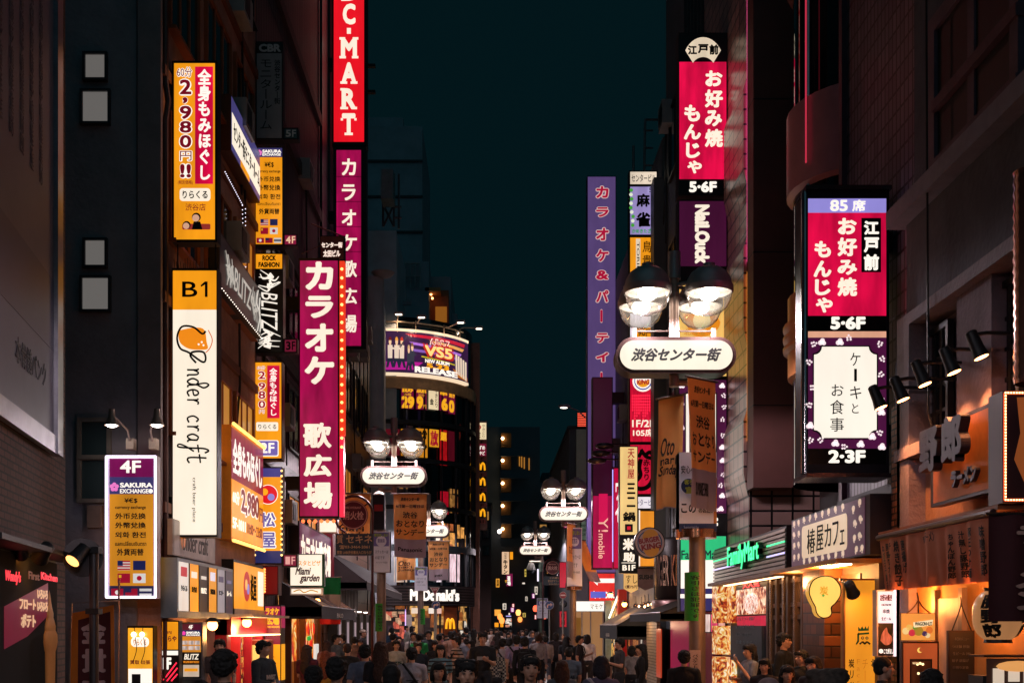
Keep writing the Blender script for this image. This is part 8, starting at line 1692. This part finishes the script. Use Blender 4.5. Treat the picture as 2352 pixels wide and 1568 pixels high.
base = [('e', (0, .03, 1.645), (.092, .098, .088)), ('e', (0, .062, 1.595), (.084, .066, .085)), ('e', (.07, .03, 1.615), (.026, .06, .05)), ('e', (-.07, .03, 1.615), (.026, .06, .05)), ('e', (0, -.06, 1.672), (.076, .042, .034)), ('e', (.03, -.076, 1.658), (.04, .022, .022)), ('e', (-.04, -.074, 1.66), (.035, .022, .024))]
HAIR['short'] = remesh(base, .009, 1, .017)
HAIR['cropped'] = remesh([('e', (0, .022, 1.64), (.083, .098, .088)), ('e', (0, .05, 1.585), (.076, .062, .062))], .010, 2, .004)
HAIR['tousled'] = remesh(base + [('e', (.05, .0, 1.70), (.05, .06, .03)), ('e', (-.05, .04, 1.70), (.05, .06, .035)), ('e', (0, .10, 1.64), (.06, .03, .06))], .010, 1, .016)
fr = [('e', (0, -.066, 1.655), (.078, .036, .036))]
HAIR['bob'] = remesh(base + fr + [('e', (.082, .035, 1.56), (.026, .07, .09)), ('e', (-.082, .035, 1.56), (.026, .07, .09)), ('e', (0, .085, 1.54), (.088, .045, .10))], .010, 2, .008)
HAIR['long'] = remesh(base + fr + [('c', (.078, .045, 1.58), (.085, .05, 1.30), .034, .030), ('c', (-.078, .045, 1.58), (-.085, .05, 1.30), .034, .030), ('e', (0, .095, 1.47), (.098, .045, .16)), ('e', (0, .115, 1.30), (.105, .035, .16))], .011, 2, .012)
HAIR['ponytail'] = remesh(base + [('e', (0, .13, 1.63), (.034, .035, .03)), ('c', (0, .145, 1.61), (0, .135, 1.40), .034, .016)], .010, 2, .006)
HAIR['cap'] = remesh([('e', (0, .018, 1.66), (.096, .106, .075)), ('e', (0, -.11, 1.655), (.075, .075, .010))], .009, 2)
FIG = {}
def fig(pose, fem):
    if (pose, fem) not in FIG: FIG[pose, fem] = figure(pose, fem)
    return FIG[pose, fem]
SKIN, CLOTH, HAIRM, EYE = tint('skin', .55, .08, 8), tint('cloth', .9, .22, 14), tint('hair', .8, .4, 40), df('#0a0808', .25, 0, 0)
def striped():
    m = tint('cloth', .9, .22, 14).copy(); m.name = 'striped_cloth'; n, l = m.node_tree.nodes, m.node_tree.links
    tc = [q for q in n if q.type == 'TEX_COORD'][0]; sp = n.new('ShaderNodeSeparateXYZ'); a = n.new('ShaderNodeMath'); a.operation = 'MULTIPLY'; a.inputs[1].default_value = 12; f = n.new('ShaderNodeMath'); f.operation = 'FRACT'; g = n.new('ShaderNodeMath'); g.operation = 'GREATER_THAN'; g.inputs[1].default_value = .62
    mx = n.new('ShaderNodeMix'); mx.data_type = 'RGBA'; mx.inputs[7].default_value = (.01, .01, .014, 1); vm = [q for q in n if q.type == 'VECT_MATH'][0]
    l.new(tc.outputs['Object'], sp.inputs[0]); l.new(sp.outputs[2], a.inputs[0]); l.new(a.outputs[0], f.inputs[0]); l.new(f.outputs[0], g.inputs[0]); l.new(g.outputs[0], mx.inputs[0]); l.new(vm.outputs[0], mx.inputs[6]); l.new(mx.outputs[2], n['Principled BSDF'].inputs['Base Color']); return m
def checked():
    m = df('#888888', .9, 0, 0).copy(); m.name = 'checked_cloth'; n, l = m.node_tree.nodes, m.node_tree.links; tc = n.new('ShaderNodeTexCoord'); ck = n.new('ShaderNodeTexChecker'); ck.inputs['Scale'].default_value = 22; ck.inputs[1].default_value = (.35, .32, .28, 1); ck.inputs[2].default_value = (.02, .02, .03, 1)
    l.new(tc.outputs['Object'], ck.inputs['Vector']); l.new(ck.outputs[0], n['Principled BSDF'].inputs['Base Color']); return m
STRIPE, CHECK = striped(), checked()
for me in list(HAIR.values()): me.materials.append(HAIRM)
eye_me = MB().ball((0, 0, 0), (.0125, .006, .0065), 10, 6).build('eye', EYE).data; bpy.data.objects.remove(bpy.data.objects['eye'])
brow_me = MB().tube([(-.018, .004, -.003), (0, 0, .002), (.018, .005, -.002)], .0042, 5).build('eyebrow', EYE).data; bpy.data.objects.remove(bpy.data.objects['eyebrow'])
mouth_me = MB().tube([(-.022, .006, .002), (0, 0, 0), (.022, .006, .002)], [.003, .006, .003], 6).build('mouth', df('#5a2420', .5, 0, 0)).data; bpy.data.objects.remove(bpy.data.objects['mouth'])
def pack_mesh():
    ob = MB(); ob.box(-.145, .145, .10, .24, .98, 1.40); o = ob.build('pk', CLOTH); b = o.modifiers.new('b', 'BEVEL'); b.width = .05; b.segments = 3
    me = bpy.data.meshes.new_from_object(o.evaluated_get(bpy.context.evaluated_depsgraph_get())); bpy.data.objects.remove(o)
    st = MB()
    for s in (-1, 1): st.tube([(s * .10, .14, 1.38), (s * .115, .02, 1.475), (s * .125, -.09, 1.40), (s * .13, -.125, 1.25), (s * .15, -.06, 1.08), (s * .13, .10, 1.02)], .018, 6)
    so = st.build('st', CLOTH); bm = bmesh.new(); bm.from_mesh(me); bm.from_mesh(so.data); bm.to_mesh(me); bm.free(); bpy.data.objects.remove(so); me.materials.clear(); me.materials.append(CLOTH); return me
PACK = pack_mesh()
STRAP = MB().tube([(.15, .05, 1.45), (.02, .135, 1.28), (-.16, .08, 1.02)], .022, 6).tube([(.15, .05, 1.45), (.05, -.12, 1.30), (-.15, -.09, 1.02)], .022, 6).build('x', CLOTH).data; bpy.data.objects.remove(bpy.data.objects['x'])
BAG = MB().lathe([(.02, .42), (.03, .30), (.12, .20), (.15, .06), (.10, 0), (.0, 0)], (-.20, -.10, .72), 12).build('x', CLOTH).data; bpy.data.objects.remove(bpy.data.objects['x'])
def child(nm, me, mat, root, col):
    if not me.materials: me.materials.append(mat)
    o = bpy.data.objects.new(nm, me); COL.objects.link(o); o.parent = root; o.color = lin(col)
    if o.material_slots and o.material_slots[0].material != mat: o.material_slots[0].link = 'OBJECT'; o.material_slots[0].material = mat
    return o
SK = '#c09078'
def person(label, px, top, Y, face, pose='stand', fem=0, hair='short', hc='#141012', shirt=('shirt', '#888888'), legs='#1c1e26', extra=(), skin=SK, eyes=False, mat=None, group=None):
    """px, top: column and row of the top of the head on the photo; Y distance; face: 0 looks at the camera, 180 shows the back"""
    o = bpy.data.objects.new('person', None); COL.objects.link(o)
    zt_ = wz(top, Y); s = max(.86, min(1.10, zt_ / 1.735)); o.location = (wx(px, Y), Y, min(0.0, zt_ - 1.735 * s)); o.scale = (s, s, s); o.rotation_euler = (0, 0, R(face)); tag(o, label, 'person', group)
    f = fig(pose, fem)
    child('body', f['body'], SKIN, o, skin); child(shirt[0], f[shirt[0]], mat or CLOTH, o, shirt[1]); child('trousers', f['trousers'], CLOTH, o, legs); child('hair' if hair != 'cap' else 'cap', HAIR[hair], HAIRM if hair != 'cap' else CLOTH, o, hc)
    if Y < 22: child('shoes', f['shoes'], CLOTH, o, '#1a1818')
    if hair == 'cap': child('hair', HAIR['cropped'], HAIRM, o, '#141012')
    for e in extra:
        if e[0] == 'pack': child('backpack', PACK, CLOTH, o, e[1])
        elif e[0] == 'strap': child('shoulder_strap', STRAP, CLOTH, o, e[1])
        elif e[0] == 'text':
            t = lettering(o, [(e[1], -.11, .11, e[2], e[2] + .07, {'b': .05})], df(e[3], .8, 0, 0), -.128 if e[4] else .128, .004, 'shirt_print')
            if not e[4]: t.rotation_euler = (0, 0, R(180)); t.location = (0, 0, 0); 
            if not e[4]:
                for v in t.data.vertices: v.co.y = -v.co.y
        elif e[0] == 'glasses':
            g = MB()
            for sx in (-1, 1): g.ring(.032 * sx, 1.612, .018, .022, -.096, -.092, 16); g.tube([(.054 * sx, -.09, 1.615), (.078 * sx, .02, 1.61)], .003, 5)
            g.tube([(-.012, -.096, 1.614), (.012, -.096, 1.614)], .003, 5); g.build('glasses', DK, o)
        elif e[0] == 'headphones':
            g = MB(); g.tube([(.095 * math.cos(R(a)), .02, 1.60 + .125 * math.sin(R(a))) for a in range(0, 181, 15)], .010, 6)
            for sx in (-1, 1): g.ball((.092 * sx, .02, 1.585), (.025, .042, .045), 12, 8)
            g.build('headphones', df('#2a2628', .3, .5), o, True)
    if eyes:
        for sx in (-1, 1):
            q = child('eye', eye_me, EYE, o, '#000000'); q.location = (.031 * sx, -.0835, 1.612); q = child('eyebrow', brow_me, EYE, o, '#000000'); q.location = (.032 * sx, -.0865, 1.634)
        q = child('mouth', mouth_me, mouth_me.materials[0], o, '#000000'); q.location = (0, -.094, 1.541)
    return o
def c3(x): return (700 + x / 3.36) / 1.7415
def cr(crop, x, y, w):
    ox, oy, k = {3: (700, 2450, 3.36), 4: (1300, 2450, 3.36), 5: (1900, 2450, 3.36), 6: (2850, 2400, 2.94)}[crop]
    return (ox + x / k) / 1.7415, (oy + y / k) / 1.7415, .195 * 4608 * k / w
N_ = '#101216'; TEE, JK = 'shirt', 'jacket'
PEOPLE = [
 (3, 600, 338, 165, 10, 'stand', 0, 'short', '#100c0c', (TEE, '#5a4a48'), {'eyes': True}, 'man in a grey brown shirt facing us before the red eatery door'),
 (3, 675, 465, 345, 172, 'stand', 0, 'short', '#0a0808', (JK, '#0e1014'), {}, 'big dark haired head and black jacket seen from behind before the red eatery'),
 (3, 1195, 355, 185, 65, 'fold', 0, 'short', '#0c0a0a', (JK, '#2a3036'), {'extra': (('text', 'INVEST', 1.16, '#b8a8a0', 1),)}, 'young man in a printed dark hooded top with folded arms looking right'),
 (3, 1780, 420, 150, 165, 'phone', 1, 'long', '#2a1812', (TEE, '#4a1428'), {}, 'long haired woman in a maroon top from behind before the trattoria'),
 (3, 1870, 690, 285, 180, 'stand', 0, 'short', '#080808', (TEE, '#0e0e12'), {}, 'round black haired head from behind, low beside the maroon top woman'),
 (3, 2180, 570, 305, 170, 'stand', 0, 'short', '#080808', (TEE, '#101a20'), {}, 'big black haired head with visible ear from behind, right of the trattoria'),
 (3, 2170, 275, 110, 75, 'ear', 0, 'short', '#0c0a0a', (JK, '#5a6068'), {}, 'man in a grey jacket phoning before the dark shop piers'),
 (3, 2260, 275, 95, 180, 'stand', 0, 'short', '#100c0c', (TEE, '#2a2428'), {}, 'dark haired person from behind beside the phoning man'),
 (3, 2040, 365, 120, 175, 'stand', 1, 'long', '#2c1414', (TEE, '#8a5a5c'), {}, 'woman with reddish dark hair and pinkish top from behind'),
 (3, 2030, 500, 150, 170, 'stand', 1, 'long', '#6a3420', (TEE, '#a0782c'), {}, 'woman with copper hair and a yellow top from behind'),
 (3, 2320, 395, 145, 180, 'stand', 0, 'cropped', '#2a1a14', (TEE, '#1a1614'), {}, 'man with cropped brown hair and black top from behind near the red post'),
 (3, 350, 885, 260, 180, 'stand', 0, 'short', '#0a0a0c', (TEE, '#101014'), {}, 'top of a dark head just inside the frame below the rock bar poster stand'),
 (4, 395, 310, 95, 185, 'stand', 0, 'short', '#141012', (TEE, '#6a5450'), {}, 'person with dark hair and brownish shirt from behind near the white capped one'),
 (4, 475, 345, 95, 0, 'walk', 0, 'cap', '#241824', (TEE, '#4a1c38'), {'eyes': True}, 'person in a dark knit cap and purple top facing us'),
 (4, 515, 215, 85, 80, 'walk', 0, 'cap', '#b8a8a0', (JK, '#141216'), {}, 'person in a white cap and black clothes turned right by the bright doorway'),
 (4, 540, 410, 185, 178, 'walk', 0, 'short', '#0c0a0a', (TEE, '#5a6478'), {}, 'man in a blue grey shirt from behind, left of the long brown hair'),
 (4, 750, 370, 195, 182, 'stand', 1, 'long', '#3c2216', (TEE, '#1c1a1e'), {}, 'woman with very long brown hair from behind under the second lamp pole'),
 (4, 895, 670, 325, 180, 'stand', 0, 'cropped', '#080708', (TEE, '#0c0c10'), {}, 'large black head from behind, lowest right of the long brown hair'),
 (4, 900, 190, 72, 180, 'stand', 0, 'short', '#100e0e', (TEE, '#2a4460'), {}, 'person in a blue top from behind before the lit bar window'),
 (4, 920, 260, 95, 160, 'walk', 0, 'short', '#140e0e', (TEE, '#3a2a2c'), {}, 'dark shirted man with red lit neck from behind, right of the green pole wrap'),
 (4, 1000, 310, 85, 20, 'walk', 0, 'short', '#1c100e', (TEE, '#302428'), {}, 'man facing us in a dark top half hidden behind the white tank top man'),
 (4, 960, 360, 120, 15, 'walk', 0, 'short', '#0e0c0c', (TEE, '#9a9488'), {'eyes': True, 'extra': (('text', '75', 1.15, '#2a4038', 1),)}, 'young man in a printed pale top walking towards us'),
 (4, 1165, 450, 175, 190, 'walk', 0, 'short', '#080808', (TEE, '#8a8a94'), {'extra': (('strap', '#121216'), ('text', '7', 1.12, '#14161c', 0))}, 'man in a white numbered shirt with a black shoulder strap from behind'),
 (4, 1250, 390, 125, 20, 'walk', 0, 'tousled', '#2c1c14', (JK, '#1c2430'), {}, 'brown haired man in an open dark jacket facing us'),
 (4, 1265, 265, 95, 175, 'walk', 0, 'short', '#0e0c0c', (TEE, '#1f8a4c'), {'extra': (('strap', '#14161a'),)}, 'person in a bright green shirt from behind'),
 (4, 1190, 250, 92, 5, 'walk', 0, 'short', '#100e0e', (TEE, '#a89c98'), {'extra': (('pack', '#1a1c22'),)}, 'person in a pale shirt with dark straps facing us'),
 (4, 1100, 130, 60, 85, 'stand', 0, 'cropped', '#1c1818', (JK, '#8a8680'), {}, 'man in a pale grey suit standing sideways by the restaurant window'),
 (4, 1178, 170, 60, 100, 'stand', 1, 'bob', '#140e10', (TEE, '#b8a8a0'), {}, 'bob haired woman in a white top by the restaurant window'),
 (4, 1395, 225, 92, 5, 'walk', 0, 'short', '#100c0c', (JK, '#20222a'), {'eyes': True}, 'man in a dark jacket with a pendant facing us under the blue arrow sign'),
 (4, 1480, 370, 110, 10, 'walk', 1, 'long', '#120c0e', (TEE, '#1c1c22'), {'eyes': True}, 'woman with long black hair and fringe facing us in dark clothes'),
 (4, 1550, 415, 150, 5, 'walk', 1, 'bob', '#120c0e', (TEE, '#5a7a86'), {'eyes': True, 'mat': 1, 'extra': (('strap', '#8a6a54'),)}, 'woman in a teal striped top with a tan bag strap facing us'),
 (4, 1525, 645, 240, 8, 'stand', 1, 'bob', '#0e0a0a', (TEE, '#3a3438'), {'eyes': True}, 'close woman with dark fringe and tied hair looking at us, low in the middle'),
 (4, 1570, 265, 75, 0, 'walk', 0, 'short', '#140e0e', (TEE, '#8a5a64'), {}, 'person in a pinkish vest facing us behind the teal striped woman'),
 (4, 1690, 240, 75, 10, 'walk', 0, 'short', '#120e0e', (JK, '#16181e'), {}, 'person in black facing us below the white restaurant poster'),
 (4, 1740, 235, 62, 170, 'stand', 1, 'bob', '#120e0e', (TEE, '#2c2a30'), {}, 'dark bobbed head from behind below the white restaurant poster'),
 (4, 1760, 305, 120, -70, 'walk', 0, 'short', '#0e0a0a', (TEE, '#b09a92'), {'mat': 1, 'extra': (('strap', '#14141a'),)}, 'man in a broad striped shirt looking left with a backpack strap'),
 (4, 1840, 315, 82, -20, 'walk', 1, 'bob', '#4a2a1c', (TEE, '#6a4a44'), {}, 'brown haired woman just behind the striped shirt man'),
 (4, 1905, 610, 335, 6, 'stand', 0, 'tousled', '#0a0808', (TEE, '#22242a'), {'eyes': True}, 'very close man with a heavy black fringe at the bottom edge'),
 (4, 1960, 360, 105, -75, 'walk', 1, 'bob', '#120c0e', (TEE, '#7a5c58'), {}, 'bob haired woman in profile looking left beside the black printed shirt man'),
 (4, 2120, 250, 135, 0, 'phone', 0, 'tousled', '#1a1210', (TEE, '#141418'), {'eyes': True, 'extra': (('text', '一一', 1.2, '#8a8480', 1),)}, 'man in a black printed shirt with swept up hair facing us'),
 (5, 265, 430, 130, 8, 'stand', 0, 'tousled', '#120c0a', (JK, '#888888'), {'eyes': True, 'mat': 2}, 'young man in an open checked shirt looking straight at us'),
 (4, 2235, 210, 58, 0, 'walk', 0, 'short', '#2a2422', (TEE, '#b8aca4'), {}, 'small pale shirted person facing us right of the black printed shirt man'),
 (4, 2305, 200, 70, 0, 'walk', 0, 'short', '#1c1412', (TEE, '#c0a8a0'), {'eyes': True}, 'man in a pale pink shirt facing us in the middle crowd'),
 (4, 1900, 185, 70, 180, 'walk', 0, 'short', '#101012', (TEE, '#1c3034'), {'extra': (('pack', '#1c2c2e'),)}, 'person with a dark green backpack from behind by the no entry post'),
 (4, 2005, 210, 72, 170, 'walk', 1, 'long', '#120e10', (TEE, '#a09a94'), {}, 'long dark haired woman in a pale top from behind by the restaurant corner'),
 (5, 370, 335, 115, 178, 'walk', 0, 'short', '#0c0a0a', (TEE, '#9a929c'), {'extra': (('strap', '#14161c'),)}, 'man in a pale shirt with one dark strap from behind beside the lilac shirt'),
 (5, 560, 290, 120, 180, 'walk', 0, 'short', '#0c0a0a', (TEE, '#8c7c9c'), {'extra': (('strap', '#16161c'),)}, 'man in a lilac shirt from behind with a dark strap'),
 (5, 670, 315, 125, 175, 'walk', 0, 'short', '#0a0808', (JK, '#101016'), {'extra': (('pack', '#0c0c12'),)}, 'man in black with a black backpack from behind beside the lilac shirt'),
 (5, 745, 545, 310, 5, 'stand', 0, 'short', '#0a0808', (JK, '#101218'), {'eyes': True}, 'close smiling man with a black fringe walking towards us, low in the middle'),
 (5, 950, 305, 88, 182, 'walk', 0, 'short', '#0e0c0c', (JK, '#b8a89c'), {'legs': '#4a4c54'}, 'man in a white long sleeved shirt and grey trousers from behind'),
 (5, 1085, 260, 82, 180, 'walk', 1, 'bob', '#1a1212', (TEE, '#2a2024'), {}, 'person in a dark patterned shirt from behind right of the white shirt man'),
 (5, 1225, 305, 92, 170, 'stand', 1, 'long', '#0c0a0c', (TEE, '#14141a'), {}, 'dark long haired person from behind at the third lamp pole'),
 (5, 1410, 295, 100, 75, 'phone', 0, 'short', '#120e0e', (TEE, '#2c2a30'), {'extra': (('pack', '#16161a'),)}, 'man in a dark shirt turned right reading a phone before the stairs'),
 (5, 1260, 450, 150, 178, 'walk', 0, 'cropped', '#0e0a0a', (TEE, '#4a5868'), {'extra': (('text', 'TEXAS', 1.1, '#20262e', 0),)}, 'broad man in a blue grey lettered shirt from behind'),
 (5, 1170, 625, 205, 175, 'stand', 1, 'long', '#3a1e14', (TEE, '#4a5058'), {}, 'woman with long reddish brown hair from behind, low before the blue grey shirt'),
 (5, 1690, 565, 240, 185, 'stand', 1, 'bob', '#241c24', (TEE, '#5a5068'), {'extra': (('strap', '#b8a8b0'),)}, 'short haired woman in a lilac grey top with pale strap from behind'),
 (5, 1940, 330, 128, -80, 'phone', 0, 'short', '#0c0a0a', (TEE, '#3a3a42'), {'extra': (('glasses',),)}, 'man with glasses in profile looking left by the yellow stall'),
 (5, 1925, 440, 110, 175, 'stand', 1, 'ponytail', '#0c0a0a', (TEE, '#14141a'), {'extra': (('pack', '#101014'),)}, 'woman with a ponytail and dark backpack from behind by the yellow stall'),
 (5, 2110, 430, 120, 165, 'stand', 1, 'bob', '#100c0c', (TEE, '#8c888c'), {}, 'bob haired woman in a white top from behind under the lettered awning'),
 (5, 2230, 405, 140, -100, 'stand', 1, 'long', '#0a0809', (JK, '#0e0e12'), {}, 'woman with long wavy black hair in a black dress under the lettered awning'),
 (6, 430, 500, 150, -75, 'eat', 1, 'long', '#120e0e', (TEE, '#7a7c84'), {}, 'woman in a grey top eating from a paper cup before the blue menu board'),
 (6, 850, 370, 150, 55, 'phone', 0, 'short', '#0a0808', (JK, '#14151a'), {'eyes': True}, 'man in a black suit and open white collar standing at the cafe door'),
 (6, 1040, 575, 160, -60, 'phone', 0, 'short', '#0c0a0a', (JK, '#121318'), {}, 'man in black with lowered head right of the black suit man'),
 (6, 610, 670, 170, -25, 'stand', 1, 'long', '#0e0a0a', (TEE, '#241c20'), {'eyes': True}, 'woman with long parted dark hair facing slightly left by the menu board'),
 (6, 705, 740, 150, 175, 'stand', 1, 'long', '#0c0909', (TEE, '#141216'), {}, 'dark long haired head from behind between two facing women'),
 (6, 1181, 645, 190, -50, 'stand', 1, 'bob', '#0c090a', (TEE, '#2a2024'), {'eyes': True}, 'woman with a neat black bob turned left before the pale door'),
 (6, 880, 750, 200, -5, 'stand', 1, 'long', '#0e0a0a', (TEE, '#241c1e'), {'eyes': True}, 'smiling woman with a dark fringe facing us, low before the cafe'),
 (6, 1330, 785, 480, 180, 'stand', 0, 'tousled', '#2c2018', (TEE, '#1c1816'), {}, 'very close brown tousled head from behind at the bottom edge'),
 (6, 660, 900, 300, 170, 'stand', 0, 'cap', '#8a7070', (TEE, '#1c1a1c'), {}, 'close pale pink cap from behind at the bottom edge'),
 (6, 1440, 690, 160, -110, 'stand', 0, 'short', '#0c0a0a', (TEE, '#6a4a50'), {'extra': (('headphones',),)}, 'person wearing big headphones before the timber column'),
 (6, 1570, 672, 115, -120, 'stand', 0, 'short', '#120c0c', (TEE, '#9a6870'), {'extra': (('strap', '#1a1418'),)}, 'person in a pink patterned shirt behind the headphones wearer'),
 (6, 1885, 600, 110, 195, 'stand', 1, 'ponytail', '#0e0a0a', (TEE, '#b8a090'), {}, 'woman with a ponytail and pale sleeves before the orange panel'),
 (6, 2020, 645, 235, 85, 'stand', 0, 'cropped', '#0c0a0a', (TEE, '#121218'), {'extra': (('glasses',),)}, 'big man with glasses in profile looking right before the lit poster'),
]
for (c, x, y, w, face, pose, fem, hair, hc, sh, kw, lab) in PEOPLE:
    px, top, Y = cr(c, x, y, w); kw = dict(kw); m = kw.pop('mat', 0)
    person(lab, px, top, Y, face, pose, fem, hair, hc, sh, mat=(None, STRIPE, CHECK)[m], **kw)
person('dark haired person in black from behind at the foot of the near lamp pole', 1571, 1490, 16.0, 175, 'stand', 0, 'short', '#0a0808', (TEE, '#101014'))
person('dark head from behind at the bottom edge before the painted boards', 2137, 1532, 9.2, 178, 'stand', 0, 'short', '#0c0a0a', (TEE, '#121216'))
# the far crowd fills the street up to the bend
rnd = random.Random(21)
tones = ['#1c1c22', '#e0d8d4', '#c8c0bc', '#8a8488', '#a89890', '#3a4860', '#f0e8e4', '#5a3a3c', '#6a6c78', '#a07868']
HN = ['short', 'short', 'bob', 'long', 'tousled', 'cropped']
taken = []
for k in range(104):
    for t in range(40):
        Y = 33 + (k / 104) ** 1.35 * 75 + rnd.uniform(-2, 2); hw_ = 3.0; xc = 0 if Y < 70 else (Y - 70) * .055
        X = xc + rnd.uniform(-hw_ + (.6 if Y < 45 else 0), hw_)
        if all((X - a) ** 2 + ((Y - b) * .5) ** 2 > .36 for a, b in taken): break
    taken.append((X, Y)); fem = rnd.random() < .45
    face = rnd.choice((0, 0, 180, 180, 180, 20, -20, 160, 200)); H = rnd.uniform(1.52, 1.70)
    person('%s far down the street in the crowd' % ('distant pedestrian facing us' if abs(face) < 90 else 'distant pedestrian walking away'), CX + X * F / Y, CY - (H - HC) * F / Y, Y, face + rnd.uniform(-12, 12), rnd.choice(('walk', 'stand', 'walk', 'phone')), fem, rnd.choice(HN[2:4] if fem else HN[:2] + HN[4:]),
           rnd.choice(('#100c0c', '#1c1412', '#3a2418')), (rnd.choice((TEE, TEE, JK)), rnd.choice(tones)), rnd.choice(('#14161c', '#2a2c34', '#3a3838')), group='distant pedestrians %s' % ('facing us' if abs(face) < 90 else 'walking away'))
# ---------------------------------------------------------------- tidy
bpy.data.objects.remove(_to)
